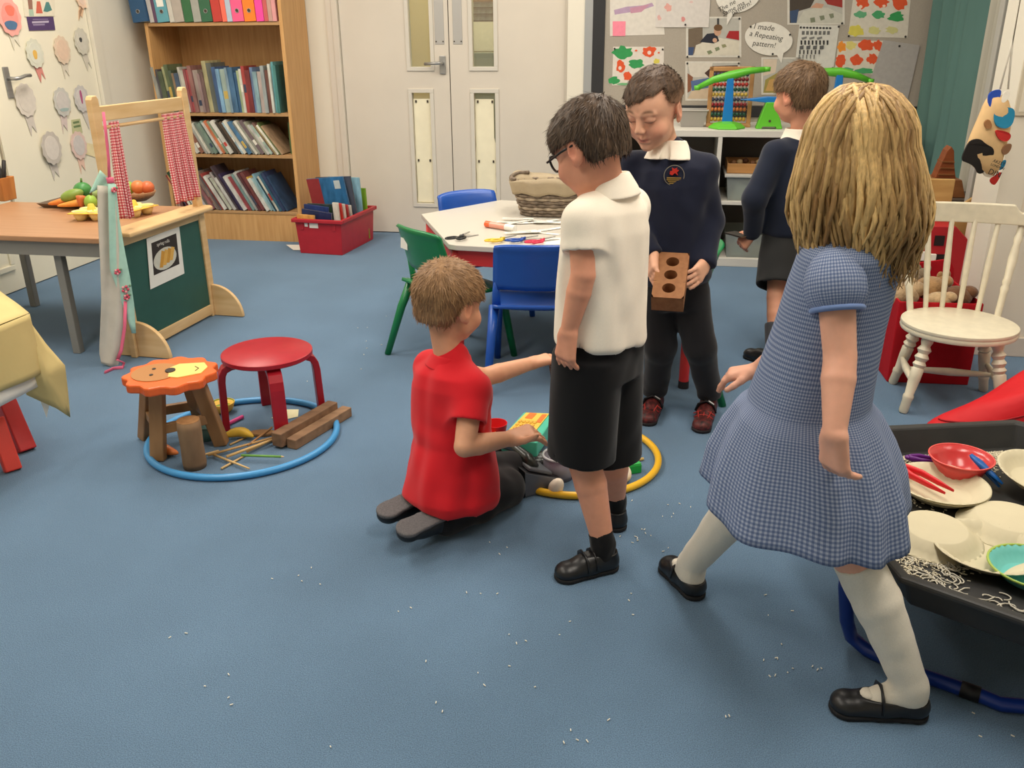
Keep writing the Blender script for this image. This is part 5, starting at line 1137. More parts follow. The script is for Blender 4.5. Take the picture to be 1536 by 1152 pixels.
for i in range(5): pmk.append(('p', [(1198 + 5.6 * i, 82), (1199.4 + 5.6 * i, 82), (1199 + 5.6 * i, 88), (1197.8 + 5.6 * i, 88)], (110, 110, 108)))
pin_item('pattern_sheet', [(1199, 37), (1259, 38), (1250, 104), (1192, 101)], (206, 204, 196), 'white sheet printed with rows of black pattern shapes', 'worksheet', pmk, 1, [(1201, 41), (1258, 40), (1249, 102)])
pin_item('child_painting', [(1281, -14), (1367, -14), (1361, 57), (1272, 55)], (206, 200, 186), 'painting with rows of orange, green and yellow prints', 'painting', [('b', (1294, 4, 10, 9), OR), ('b', (1322, 3, 11, 9), OR), ('b', (1350, 4, 11, 10), OR), ('e', (1291, 10, 2.5, 2.5), (226, 200, 180)), ('e', (1326, 9, 2.5, 2), (226, 200, 180)), ('b', (1291, 22, 9, 5), (96, 164, 120)), ('b', (1317, 22, 10, 6), (70, 154, 100)), ('b', (1344, 25, 12, 7), GN), ('b', (1285, 46, 11, 8), YE), ('b', (1311, 46, 9, 6), (200, 196, 130)), ('b', (1338, 45, 9, 6), (196, 192, 132))], 0, [(1273, 54), (1358, 55)])
pin_item('child_painting', [(1258, 62), (1325, 61), (1314, 112), (1252, 106)], (210, 202, 186), 'painting with orange leaf prints under the row painting', 'painting', [('b', (1262, 70, 7, 8), (226, 140, 50)), ('b', (1276, 68, 8, 6), (214, 200, 120)), ('b', (1299, 68, 11, 8), OR), ('b', (1317, 68, 7, 8), OR), ('b', (1261, 90, 8, 10), OR), ('b', (1284, 90, 9, 8), OR), ('b', (1309, 89, 8, 8), OR), ('b', (1270, 105, 10, 4), (84, 164, 110)), ('b', (1297, 106, 14, 4), (70, 156, 100))], 0)
pin_item('blank_sheet', [(1325, 60), (1380, 68), (1360, 156), (1304, 124)], (168, 164, 160), 'large blank grey-white sheet hanging crooked by the curtain', 'paper', [], 3, [(1349, 69)])

# ---- things on top of the storage unit
gree = mat('toy_green', (96, 190, 50), .35, .5); blu = mat('toy_blue', (24, 122, 196), .35, .5)
ab_d = .42
a0 = PB(1062, 186, ab_d); a1 = PB(1122, 186, ab_d); a2 = PB(1125, 100, ab_d)
t = thing('bead_frame', 'wooden counting frame with coloured beads on the storage unit', 'abacus', WP(a0[0], ab_d, uz + .001), RZ)
aw = a1[0] - a0[0]; ah = a2[1] - uz
tan = wood('abacus_wood', (196, 148, 96), (176, 126, 76), (20, 20, 20))
for x in (0, aw): obj('post', G().box((x - .012, -.012, .0), (x + .012, .012, ah)), tan, t, bevel=.003)
obj('crossbar', G().box((-.012, -.012, ah - .025), (aw + .012, .012, ah)), tan, t, bevel=.003); obj('crossbar', G().box((-.012, -.03, .0), (aw + .012, .03, .02)), tan, t, bevel=.003)
bc_ = [(214, 176, 70), (44, 90, 72), (206, 120, 60), (150, 40, 48), (60, 66, 90), (214, 180, 84), (40, 92, 70), (190, 60, 48), (130, 40, 44), (60, 66, 90)]
rb = random.Random(2); nb = 10
bead_mesh = {}
for j in range(10):
    z = .042 + j * (ah - .085) / 9
    obj('wire', G().tube([(0, 0, z), (aw, 0, z)], .0016, 6), steel, t)
    cm = mat('bead_%d' % j, bc_[j], .35, .5)
    me = mesh_of('bead', G().ball((0, 0, 0), (.0105, .0125, .0125), 10, 7), cm, True)
    split = rb.choice([10, 7, 10, 6, 4])
    for i in range(nb):
        x = .014 + .0205 * i + (.0 if i < split else max(.0, aw - .03 - .0205 * nb))
        o = bpy.data.objects.new('bead', me); COL.objects.link(o); o.parent = t; o.location = (x + .004, 0, z)
def PBd(p, d): a, b = PB(*p, d); return a, b
# bucket balance toys
bd_ = .52
def balance(pbase, ptop, pl, pr, label, d):
    s0, _z = PB(*pbase, d); t = thing('balance_toy', label, 'balance scale', WP(s0, d, uz + .0008), RZ, 'green and blue balance toys')
    ht = PB(*ptop, d)[1] - uz
    obj('base', G().lathe([(.105, 0), (.105, .008), (.075, .03), (.03, .04)], 6), gree, t, bevel=.003)
    obj('column', G().prism([(-.030, .035), (.030, .035), (.018, ht), (-.018, ht)], -.016, .016, 'y'), blu, t, bevel=.004)
    la, ra = PB(*pl, d), PB(*pr, d)
    L = [(la[0] - s0, 0, la[1] - uz), (la[0] * .5 + s0 * -.5, 0, (la[1] - uz) * .45 + ht * .55 + .015), (0, 0, ht + .012), (ra[0] * .5 - s0 * .5, 0, (ra[1] - uz) * .5 + ht * .5 + .014), (ra[0] - s0, 0, ra[1] - uz)]
    obj('beam', G().tube(L, [.014, .019, .026, .019, .014], 10, flat=(1, .8)), gree, t, smooth=True)
    for e_ in (L[0], L[-1]): obj('end_cup', G().lathe([(.017, -.012), (.019, .012)], 12, Matrix.Translation(e_)), gree, t, smooth=True)
balance((1090, 190), (1096, 117), (1046, 132), (1151, 104), 'green and blue balance with tilted arm in front of bead frame', bd_)
balance((1250, 190), (1248, 112), (1196, 112), (1306, 122), 'green and blue balance between far boy and girl', .44)
d_ = .50; sA = PB(1153, 187, d_)[0]
t = thing('balance_stand', 'green A-frame stand with blue arm beside far boy', 'balance scale', WP(sA, d_, uz + .0008), RZ)
hA = PB(1153, 153, d_)[1] - uz; wA = (PB(1173, 187, d_)[0] - PB(1133, 187, d_)[0]) / 2
obj('stand', G().prism([(-wA, 0), (-wA * .55, 0), (-wA * .5, .012), (wA * .5, .012), (wA * .55, 0), (wA, 0), (wA * .38, hA), (-wA * .38, hA)], -.04, .04, 'y'), gree, t, bevel=.004)
obj('arm', G().prism([(PB(1110, 146, d_)[0] - sA, hA + .012), (-.02, hA + .03), (.16, hA + .022), (.17, hA - .002), (-.02, hA - .004)], -.03, .03, 'y'), blu, t, bevel=.004)
obj('peg', G().lathe([(.007, 0), (.007, .004)], 10, Matrix.Translation((0, -.04, hA * .3)) @ Matrix.Rotation(math.pi / 2, 4, 'X')), dark_gap, t)
s_, z_ = PB(1038, 187, .42)
t = thing('plastic_tub', 'translucent plastic tub next to the boy\'s ear on the unit', 'tub', WP(s_, .42, uz + .0008), RZ)
g = G(); taper_wall(g, -.085, .085, -.06, .06, .095, .003, .02); obj('tub_shell', g, glass_mat('milky', (196, 192, 186), .45, .3), t); obj('tub_rim', G().tube([(.088, .063, .095), (-.088, .063, .095), (-.088, -.063, .095), (.088, -.063, .095)], .004, 6, True), mat('milky_rim', (186, 182, 176), .35), t)
s_, z_ = PB(931, 188, .5)
t = obj('picture_card', G().box((-.04, -.004, 0), (.04, .004, .10)), plain((220, 218, 208)), label='small card with blue picture standing on the unit', cat='card', loc=WP(s_, .5, uz + .0008), rz=RZ)
obj('print', G().box((-.034, -.005, .02), (.034, -.004, .09)), plain((116, 176, 206)), t)
s_, z_ = PB(1255, 150, .5)
t = thing('white_funnel', 'white pointed paper cone standing beside the girl\'s hair', 'cone', WP(s_, .5, uz + .0008), RZ)
obj('cone', G().lathe([(.036, 0), (.034, .09), (.026, .15), (.012, .195), (.002, .21)], 20), mat('cone_white', (226, 224, 214), .5), t, smooth=True); obj('rim', G().tube([(.036 * math.cos(a), .036 * math.sin(a), .003) for a in np.linspace(0, 6.283, 21)[:-1]], .003, 6, True), MATS['cone_white'], t, smooth=True)

# ---- teal curtain
cl0 = PB(1393, 47, .22)[0]; cl1 = PB(1474, 47, .95)[0]
teal = mat('curtain_teal', (86, 116, 110), .9, .1, noise=((9, 9, 1.2), .10))
def cur(u, v):
    s_ = cl0 + (cl1 - cl0) * u; d = .22 + .73 * u; z = .18 + (2.3 - .18) * (1 - v)
    k = .05 * math.sin(u * 26 + .6 * math.sin(4 * v)) + .02 * math.sin(u * 61)
    sp = .05 * v * v * (u - .2)
    p = WP(s_ + k * .8 + .035 * v * (u < .5), d + k * .5 + sp, z); return tuple(p)
o = cloth('window_curtain', cur, 90, 20, teal, None, .004, label='long teal curtain hanging at the right of the board', cat='curtain')
nl = mat('curtain_lining', (176, 172, 158), .9, .1)
cr1 = PB(1480, 47, 1.05)[0]
def cur2(u, v):
    s_ = PB(1478, 47, 1.0)[0] + .02 * u + .02 * math.sin(u * 14); d = 1.0 + .16 * u; return tuple(WP(s_, d, .25 + 2.05 * (1 - v)))
cloth('curtain_lining_panel', cur2, 30, 8, nl, None, .004, label='grey-beige lining panel at the right edge of the curtain', cat='curtain')

# ---- dolls' house and tower
dy = 3.86
def RY(x, y, Y): return PY(x, y, Y)
hb = RY(1340, 470, dy); hr = RY(1424, 470, dy)
t = thing('toy_house', 'red fronted toy house with tan sloping roof behind the spindle chair', 'toy house', (hb[0], dy, 0), RZ)
hw = (hr[0] - hb[0]) / math.cos(_a); z_e = RY(1424, 357, dy)[2]; z_r = RY(1400, 338, dy)[2]
red_h = mat('house_red', (176, 30, 40), .5)
prof = [(0, .0005), (hw, .0005), (hw, z_e), (hw - .06, z_r), (.06, z_r), (0, z_e)]
obj('house_body', G().prism(prof, 0, .28, 'y'), red_h, t, bevel=.003)
obj('roof', G().beam((hw + .02, .14, z_e - .035), (hw - .075, .14, z_r + .028), .34, .022, up=(0, 1, 0)).beam((.06, .14, z_r + .016), (hw - .06, .14, z_r + .016), .34, .024, up=(1, 0, 0)), wood('house_tan', (206, 166, 104), (186, 144, 84), (6, 6, 30)), t, bevel=.003)
obj('side_wall', G().box((hw, 0, 0.0005), (hw + .03, .28, z_e - .03)), MATS['house_tan'], t)
dkw = mat('window_dark', (36, 26, 28), .4)
for (px, py, w_, h_) in ((1405, 359, .042, .045), (1381, 358, .042, .05), (1404, 384, .05, .03), (1380, 384, .04, .035), (1400, 404, .05, .03), (1374, 403, .05, .03)):
    v = RY(px, py, dy); xx = (v[0] - hb[0]) / math.cos(_a)
    obj('window', G().box((xx - w_ / 2, -.003, v[2] - h_ / 2), (xx + w_ / 2, .0, v[2] + h_ / 2)), dkw, t)
for (px, py) in ((1378, 382), (1392, 385), (1375, 406)):
    v = RY(px, py, dy); xx = (v[0] - hb[0]) / math.cos(_a); obj('sill', G().box((xx - .02, -.02, v[2] - .02), (xx + .02, -.003, v[2] + .02)), paper_white, t, bevel=.002)
tw_y = 4.34
b_ = RY(1411, 292, tw_y)
t = thing('toy_tower', 'brown wooden toy tower on a box in front of the curtain', 'toy', (b_[0], tw_y, b_[2] + .0005), RZ)
brw = wood('tower_brown', (146, 96, 56), (120, 74, 40), (10, 10, 40)); brw2 = wood('tower_red', (150, 82, 44), (124, 64, 34), (10, 10, 40))
obj('box', G().prism([(-.11, 0), (.09, 0), (.06, .085), (-.07, .085)], -.09, .09, 'y'), brw, t, bevel=.004)
obj('tower', G().prism([(-.05, .085), (.045, .085), (.03, .14), (.024, .17), (.016, .215), (0, .235), (-.016, .215), (-.028, .17), (-.036, .14)], -.04, .04, 'y'), brw2, t, bevel=.003)
for z in (.10, .13, .16): obj('ledge', G().box((-.05 + z * .12, -.046, z), (.045 - z * .12, .046, z + .006)), brw, t)
ca2 = thing('low_cabinet', 'dark low cabinet under the toy tower', 'cabinet', (b_[0] + .02, tw_y + .02, 0), RZ)
obj('body', G().box((-.2, -.14, .0005), (.2, .16, b_[2] - .02)), mat('dark_cab', (70, 60, 54), .6), ca2, bevel=.004); obj('top', G().box((-.21, -.15, b_[2] - .02), (.21, .17, b_[2])), mat('dark_top', (84, 74, 66), .5), ca2, bevel=.003)

# ---- red fabric toy box with soft toys
f0, f1 = PZ(1330, 573), PZ(1452, 578)
rzb = math.atan2((f1 - f0)[1], (f1 - f0)[0]); bw = np.linalg.norm(f1 - f0); bhh = PY(1390, 452, f0[1])[2]
fab = mat('fabric_red', (176, 22, 34), .8, .2, noise=(30, .06), bump=(40, .2, .002))
t = thing('toy_box', 'red fabric toy box full of soft toys behind the spindle chair', 'toy box', f0, rzb)
g = G(); taper_wall(g, 0, bw, 0, .36, bhh, .008, .0); obj('box_walls', g, fab, t, bevel=.004)
obj('back_flap', G().prism([(bw * .0, bhh), (bw, bhh), (bw * .98, bhh + .05), (bw * .9, bhh + .09), (bw * .3, bhh + .06)], .352, .36, 'y'), fab, t, bevel=.003)
BM_ = Matrix.Translation(tuple(f0)) @ rotz(rzb)
def soft_toy(x, y, z, r, col, label, ears=True, rz=0):
    o = thing('soft_toy', label, 'soft toy', BM_ @ Vector((x, y, z)), rz, 'soft toys in the red box')
    m = mat('plush_%d_%d' % (col[0], col[1]), col, .95, .1, noise=(60, .2), bump=(120, .7, .004), sheen=.3)
    obj('body', G().ball((0, 0, 0), r, 16, 10), m, o, smooth=True)
    obj('head', G().ball((r[0] * .75, -.01, r[2] * .5), (r[0] * .55, r[1] * .6, r[2] * .6), 14, 9), m, o, smooth=True)
    if ears:
        for k in (-1, 1): obj('ear', G().ball((r[0] * .85 + k * .02, .0, r[2] * 1.0), (.014, .01, .018), 10, 7), m, o, smooth=True)
soft_toy(.04, .1, bhh + .0, (.06, .06, .05), (176, 150, 116), 'pale tan soft toy at the left of the red box')
soft_toy(.15, .14, bhh + .02, (.07, .06, .045), (160, 124, 84), 'brown soft toy with big ear in the middle of the red box', True, .4)
soft_toy(.24, .1, bhh - .0, (.055, .06, .04), (110, 76, 52), 'dark brown soft toy at the right of the red box', False)
soft_toy(.16, .06, bhh - .01, (.05, .045, .035), (196, 168, 130), 'cream soft toy at the front of the red box', False)
soft_toy(.08, .2, bhh + .03, (.06, .06, .05), (120, 104, 84), 'grey-brown soft toy at the back of the red box', True)

# ---- white painted spindle chair
wc = mat('chair_white', (222, 213, 188), .35, .5, noise=(30, .06))
L1 = PZ(1354, 619); L2 = PZ(1338, 574); bk = L2 - L1; bkl = np.linalg.norm(bk); cyaw = math.atan2(-bk[1], -bk[0])
FX = -bk / bkl; RXv = np.array([-FX[1], FX[0], 0]); RXv = RXv if RXv[0] > 0 else -RXv
t = thing('spindle_chair', 'white painted wooden spindle-back chair by the right wall', 'chair', L1, math.atan2(RXv[1], RXv[0]))
# local: x to the right, y to the back; front left foot at the origin
SZ = .318; WD = .33; DP = .30
scx, scy = WD / 2, DP / 2
def turned(p0, p1, prof, n=14):
    d = Vector(p1) - Vector(p0); q = Vector((0, 0, 1)).rotation_difference(d.normalized()).to_matrix().to_4x4(); L = d.length
    return G().lathe([(r, f * L) for r, f in prof], n, Matrix.Translation(p0) @ q)
legp = [(.013, 0), (.017, .03), (.017, .17), (.0195, .2), (.0195, .23), (.016, .25), (.021, .45), (.022, .58), (.017, .60), (.024, .64), (.017, .68), (.0255, .73), (.017, .78), (.025, .83), (.016, .88), (.021, .93), (.021, 1)]
obj('seat', G().lathe([(.90, 0), (.985, .006), (1.0, .013), (.99, .02), (.985, .023), (1.0, .028), (.99, .036), (.93, .04)], 48, Matrix.Translation((scx, scy, SZ - .04)) @ Matrix.Diagonal((.198, .19, 1, 1))), wc, t, auto=45)
for (x, y) in ((0, 0), (0, DP), (WD, 0), (WD, DP)):
    tx, ty = scx + (x - scx) * .68, scy + (y - scy) * .66
    obj('leg', turned((x, y, .0005), (tx, ty, SZ - .036), legp), wc, t, auto=50)
st = [(.008, 0), (.011, .2), (.015, .5), (.011, .8), (.008, 1)]
obj('stretcher', turned((.015, .02, .12), (.015, DP - .02, .12), st), wc, t, smooth=True); obj('stretcher', turned((WD - .015, .02, .12), (WD - .015, DP - .02, .12), st), wc, t, smooth=True)
obj('stretcher', turned((.015, DP / 2, .12), (WD - .015, DP / 2, .12), st), wc, t, smooth=True)
zt = PY(1440, 318, L2[1] + .06)[2]
outer = [(.012, 0), (.013, .25), (.016, .30), (.012, .33), (.016, .36), (.013, .40), (.017, .6), (.012, .75), (.016, .8), (.011, .85), (.012, 1)]
inner = [(.009, 0), (.0095, .2), (.012, .5), (.0095, .8), (.009, 1)]
nsp = 6
for i in range(nsp):
    u = i / (nsp - 1); xb = scx + (u - .5) * .30; yb = scy + .172 * math.sqrt(max(.05, 1 - ((xb - scx) / .198) ** 2)) ; xt = scx + (u - .5) * .40
    obj('spindle', turned((xb, yb, SZ - .01), (xt, DP + .075 - .03 * (2 * u - 1) ** 2 * -0, zt - .01), outer if i in (0, nsp - 1) else inner, 12), wc, t, auto=50)
def crest(u, v):
    x = scx + (u - .5) * .50; hgt = .072 if .17 < u < .83 else .045 + .027 * max(0, 1 - max(.17 - u, u - .83) / .03)
    r = abs(2 * u - 1); drop = 0 if r < .93 else (r - .93) / .07 * .012
    return (x, DP + .078 - .035 * (2 * u - 1) ** 2, zt - .03 + drop * .5 + v * (hgt - drop))
obj('crest_rail', G().grid(crest, 40, 4), wc, t, solid=.024, bevel=.004)

# ---- red bean bag
bb = thing('bean_bag', 'red bean bag slumped in front of the white chair', 'bean bag', (1.93, 2.70, 0), 0)
def bag_s(u, v):
    a = u * 2 * math.pi; ph = (v - .5) * math.pi; cx_, sx_ = math.cos(ph), math.sin(ph)
    x = .52 * cx_ * math.cos(a); y = .13 * cx_ * math.sin(a); z = .0
    top = .05 + .20 * min(1, max(0, (x + .53) / .42)) ** .8
    z = .004 + top * (sx_ + 1) * .5 * (1 + .0 * x) if sx_ > -.999 else .004
    z = max(.004, top * min(1.0, .30 + 1.0 * sx_) * (1 + .12 * max(0, sx_ - .6)) if sx_ > -.29 else .004)
    w_ = .010 * math.sin(9 * x + 11 * y) + .007 * math.sin(21 * x - 5 * z)
    return (x + w_ * .4, y + w_, max(.003, z + w_ * (z > .02)))
bag_red = mat('bag_red', (206, 28, 36), .6, .3, noise=(8, .05), bump=(9, .6, .012))
obj('bag', G().grid(bag_s, 56, 24, closed_u=True), bag_red, bb, smooth=True)
obj('seam', G().tube([tuple(np.array(bag_s(.5 + .5 * k / 30, .62)) + np.array([0, -.001, .002])) for k in range(31)], .003, 6), mat('bag_seam', (160, 18, 26), .7), bb, smooth=True)

# ---- drawstring bag on the wall
Yb = 3.42
def bagp(px, py, off=0): return PY(px, py, Yb + off)
bo = bagp(1490, 280)
t = thing('drawstring_bag', 'small tan drawstring bag with printed patches hanging at right', 'bag', bo, 0)
canvas_m = mat('bag_canvas', (222, 186, 136), .9, .1, noise=(30, .05))
outl = [(1496, 132), (1478, 138), (1470, 165), (1458, 190), (1448, 215), (1440, 240), (1462, 262), (1492, 279), (1505, 250), (1512, 215), (1522, 180), (1520, 140)]
poly = [(bagp(*p) - bo) for p in outl]; cen = sum(poly) / len(poly)
v = [tuple(p) for p in poly] + [tuple(cen + (p - cen) * .7 + np.array([0, -.035, 0])) for p in poly] + [tuple(cen + (p - cen) * .7 + np.array([0, .03, 0])) for p in poly] + [tuple(cen + np.array([0, -.042, 0])), tuple(cen + np.array([0, .036, 0]))]
n = len(poly); f = []
for i in range(n):
    j = (i + 1) % n; f += [(i, j, n + j, n + i), (j, i, 2 * n + i, 2 * n + j), (n + i, n + j, 3 * n), (2 * n + j, 2 * n + i, 3 * n + 1)]
obj('bag_body', G().raw(v, f), canvas_m, t, smooth=True, sub=1)
def patch(pts, col, off=-.046, name='print'):
    for _ in range(2): pts = [tuple(np.array(a) * f_ + np.array(b) * (1 - f_)) for a, b in zip(pts, pts[1:] + pts[:1]) for f_ in (.75, .25)]
    q = [bagp(*p) - bo for p in pts]; c = sum(q) / len(q)
    def dep(p):
        k = np.linalg.norm((p - cen)[[0, 2]]) / .11; return -.044 + .036 * max(0, k - .35) ** 1.2 + (off + .046)
    vv = [tuple(np.array([p[0], dep(p) - .002, p[2]])) for p in q] + [tuple(np.array([p[0], dep(p) + .006, p[2]])) for p in q]; m_ = len(q)
    obj(name, G().raw(vv, [tuple(range(m_)), tuple(range(2 * m_ - 1, m_ - 1, -1))] + [(i, m_ + i, m_ + (i + 1) % m_, (i + 1) % m_) for i in range(m_)]), plain(col, .85), t)
patch([(1480, 142), (1490, 135), (1503, 134), (1493, 152), (1484, 158), (1478, 160)], (34, 70, 160))
patch([(1496, 152), (1504, 138), (1512, 136), (1512, 144), (1502, 154)], (226, 220, 206), -.048)
patch([(1482, 170), (1492, 161), (1512, 160), (1518, 166), (1512, 185), (1500, 192), (1484, 188)], (36, 130, 168))
patch([(1468, 182), (1476, 176), (1480, 190), (1470, 192)], (150, 104, 64), -.047)
patch([(1482, 193), (1496, 194), (1510, 200), (1504, 211), (1490, 209)], (196, 48, 44))
patch([(1446, 214), (1452, 208), (1462, 206), (1470, 214), (1482, 220), (1484, 232), (1474, 238), (1476, 256), (1466, 262), (1460, 250), (1450, 244), (1438, 240)], (38, 34, 32))
patch([(1494, 222), (1502, 214), (1512, 214), (1508, 228), (1498, 232)], (150, 110, 80), -.047)
patch([(1474, 244), (1480, 234), (1496, 238), (1492, 258), (1486, 268), (1472, 262)], (230, 224, 208))
patch([(1494, 246), (1506, 236), (1504, 252), (1494, 256)], (44, 130, 170), -.047)
patch([(1484, 270), (1494, 262), (1503, 256), (1497, 276), (1492, 279)], (206, 52, 46), -.047)
def bag_text(px, py, body, size):
    p = bagp(px, py) - bo; M = Matrix.Translation((p[0], -.056, p[2])) @ Matrix.Rotation(math.pi / 2, 4, 'X') @ rotz(-.32); obj('lettering', text_g(body, size, M), plain((40, 38, 36)), t)
bag_text(1487, 241, 'AKEST', .017); bag_text(1485, 247, 'LONDON', .013); bag_text(1481, 257, 'DIN', .03)
cordm = mat('cord_white', (236, 230, 214), .8)
top_h = bagp(1540, -60)
for (px, py) in ((1500, 134), (1512, 134)):
    obj('drawstring', G().tube([tuple(bagp(px, py) - bo), tuple(bagp(1519, 60) - bo), tuple(top_h - bo)], .004, 6), cordm, t, smooth=True)
obj('wall_notice', room(G().box((NIB_s + .10, NIB_d, .52), (NIB_s + .32, NIB_d + .002, .80))), mat('notice_cream', (222, 212, 192), .7), label='cream notice low on the right wall behind spindle chair', cat='notice', bevel=.0005)
t = obj('wall_frame', room(G().box((NIB_s + .0, NIB_d, .99), (NIB_s + .30, NIB_d + .01, 1.30))), mat('frame_cream', (206, 196, 174), .5), label='cream framed sign on the right wall beside the bag', cat='sign', bevel=.002)
obj('inner_panel', room(G().box((NIB_s + .015, NIB_d + .01, 1.005), (NIB_s + .285, NIB_d + .0115, 1.285))), mat('notice_cream2', (226, 218, 198), .6), t)

# ---- black play tray on a blue stand
TRZ = .28
tc = np.array([1.256, 1.736, 0]); TR = .541; ph0 = math.radians(27.5)
t = thing('play_tray', 'large black octagonal mixing tray on a blue stand', 'play tray', tc, 0)
trm = mat('tray_black', (52, 52, 52), .5, .35, noise=(12, .12), bump=(60, .1, .001))
def octp(r): return [(r * math.cos(ph0 + k * math.pi / 4), r * math.sin(ph0 + k * math.pi / 4)) for k in range(8)]
rings = [(TR - .05, TRZ - .085), (TR - .022, TRZ - .012), (TR, TRZ - .016), (TR, TRZ), (TR - .028, TRZ), (TR - .055, TRZ - .07), (.02, TRZ - .07)]
v = []; f = []
for r, z in rings: v += [(x, y, z) for x, y in octp(r)]
for i in range(len(rings) - 1):
    for k in range(8): a, b = i * 8 + k, i * 8 + (k + 1) % 8; f.append((a, b, b + 8, a + 8))
f.append(tuple(len(v) - 8 + k for k in range(8))); v2 = [(x, y, TRZ - .085) for x, y in octp(.02)]; f.append(tuple(range(7, -1, -1)))
obj('tray', G().raw(v, f), trm, t, bevel=.006)
stm = mat('stand_blue', (16, 48, 130), .35, .5)
def lt(p): return tuple(np.array(p) - tc)
A0 = PZ(1262, 905, .10); 
run = [lt(PY(1268, 880, PZ(1285, 968, .016)[1])), lt(PZ(1270, 930, .09)), lt(PZ(1277, 955, .03)), lt(PZ(1300, 975, .0165)), lt(PZ(1375, 1010, .0165)), lt(PZ(1470, 1043, .0165)), lt(PZ(1500, 1056, .0165)), lt(PZ(1560, 1062, .0165)), lt(PZ(1640, 1050, .0165))]
base_run = [np.array(p) for p in run]
top0 = base_run[0].copy(); top0[2] = TRZ - .087
obj('stand_leg', G().tube([tuple(top0), tuple(base_run[0])] + [tuple(p) for p in base_run[1:]], .0155, 12), stm, t, smooth=True)
w1 = np.array(lt(PZ(1196, 822, .0165)));
obj('stand_leg', G().tube([(w1[0] + .18, w1[1] - .06, TRZ - .087), (w1[0] + .10, w1[1] - .02, .08), (w1[0] + .06, w1[1] + .0, .022), (w1[0], w1[1], .0165), (w1[0] + .06, w1[1] + .05, .0165), (w1[0] + .6, w1[1] + .06, .0165)], .0155, 12), stm, t, smooth=True)
obj('cross_brace', G().tube([tuple(top0 + np.array([0, 0, .0])), (w1[0] + .18, w1[1] - .06, TRZ - .09)], .012, 10), stm, t, smooth=True)
obj('foot_sleeve', G().tube([tuple(base_run[5] + (base_run[4] - base_run[5]) * .3), tuple(base_run[5])], .0175, 12), mat('sleeve_black', (22, 22, 26), .5), t, smooth=True)
TF = TRZ - .07
plate_m = mat('paper_plate', (212, 202, 172), .7, .25, noise=(20, .02))
def plate(px, py, z, r, label, up=True, tilt=(0, 0), mm=None):
    p = PZ(px, py, z); o = obj('paper_plate', None or G(), mm or plate_m) if False else None
    g = G(); n = 64; prof = [(.03, .0015), (.62, .002), (.66, .003), (.82, .020), (.95, .030), (1.0, .031)]
    vv = []; ff = []
    for i, (rr_, zz) in enumerate(prof):
        for k in range(n):
            a = 2 * math.pi * k / n; fl = (.0026 * (1 if k % 2 else -1) if i in (3, 4) else 0) * (r / .1)
            vv.append((r * rr_ * math.cos(a), r * rr_ * math.sin(a), zz + fl))
    for i in range(len(prof) - 1):
        for k in range(n): a, b = i * n + k, i * n + (k + 1) % n; ff.append((a, b, b + n, a + n))
    ff.append(tuple(range(n - 1, -1, -1)))
    o = obj('paper_plate', g.raw(vv, ff), mm or plate_m, smooth=True, solid=.0014, label=label, cat='plate', group='paper plates in the tray', loc=p)
    o.rotation_euler = ((0 if up else math.pi) + tilt[0], tilt[1], 0)
    if not up: o.location.z += .033
    return o
plate(1409, 742, TF + .004, .113, 'white paper plate, lower of the stacked pair under the red tongs')
p1 = plate(1409, 740, TF + .009, .113, 'white paper plate with rice, on top of a stacked pair')
plate(1512, 792, TF + .004, .113, 'upside-down paper plate at the right, above the flat one', False)
plate(1478, 836, TF + .003, .115, 'upright paper plate at the front, lowest in the picture')
plate(1400, 808, TF + .006, .106, 'upside-down domed paper plate at the left front of the tray', False, (.05, 0))
plate(1562, 726, TF + .02, .113, 'upright paper plate leaning at the right picture edge', True, (.12, .1))
o = plate(1545, 868, TF + .003, .087, 'small turquoise plate with green rim at the tray front', True, (0, 0), mat('plate_teal', (110, 196, 190), .4))
obj('rim', G().tube([(.086 * math.cos(a), .086 * math.sin(a), .031) for a in np.linspace(0, 2 * math.pi, 41)[:-1]], .003, 6, True), mat('plate_rim', (170, 196, 90), .4), o, smooth=True)
def tongs(p0, p1, z, col, label, spread=.012, w_=.008):
    a, b = PZ(*p0, z), PZ(*p1, z); o = thing('plastic_tongs', label, 'tongs', a, 0, 'plastic tongs in the tray'); d = b - a; L = np.linalg.norm(d); d /= L; sd = np.cross(d, [0, 0, 1])
    m = mat('tong_%d' % col[0], col, .35, .45)
    for k in (-1, 1):
        pts = [tuple(d * L * f_ + sd * k * spread * s_ + np.array([0, 0, h])) for f_, s_, h in ((0, .0, 0), (.1, .5, 0), (.35, 1.1, .001), (.7, 1.0, .0), (1.0, .9, -.0))]
        obj('arm', G().tube(pts, [w_ * .9, w_ * 1.1, w_, w_ * .8, w_ * .35], 10, flat=(1, .6)), m, o, smooth=True)
    obj('joint', G().ball((0, 0, 0), (w_ * 1.1, w_ * 1.1, w_ * .8), 10, 8), m, o, smooth=True)
tongs((1350, 699), (1424, 738), TF + .048, (214, 26, 36), 'bright red plastic tongs resting on the stacked plates', .016, .010)
tongs((1362, 686), (1412, 692), TF + .02, (98, 28, 120), 'purple plastic tongs left of the red bowl', .012, .008)
a, b = PZ(1456, 682, TF + .075), PZ(1504, 726, TF + .03)
o = thing('plastic_scoop', 'blue plastic tongs leaning behind the red bowl', 'tongs', a, 0)
d = b - a; obj('grip', G().tube([(0, 0, 0), tuple(d * .3), tuple(d * .7), tuple(d)], [.006, .0125, .009, .004], 10, flat=(.6, 1)), mat('scoop_blue', (20, 92, 168), .35), o, smooth=True); obj('grip', G().tube([(.01, .012, -.012), tuple(d * .35 + np.array([.01, .012, -.012])), tuple(d + np.array([.0, .01, -.014]))], [.006, .0115, .004], 10, flat=(.6, 1)), MATS['scoop_blue'], o, smooth=True)
p = PZ(1436, 716, TF + .001); o = thing('toy_bowl', 'translucent red plastic bowl at the back of the tray', 'bowl', p, 0)
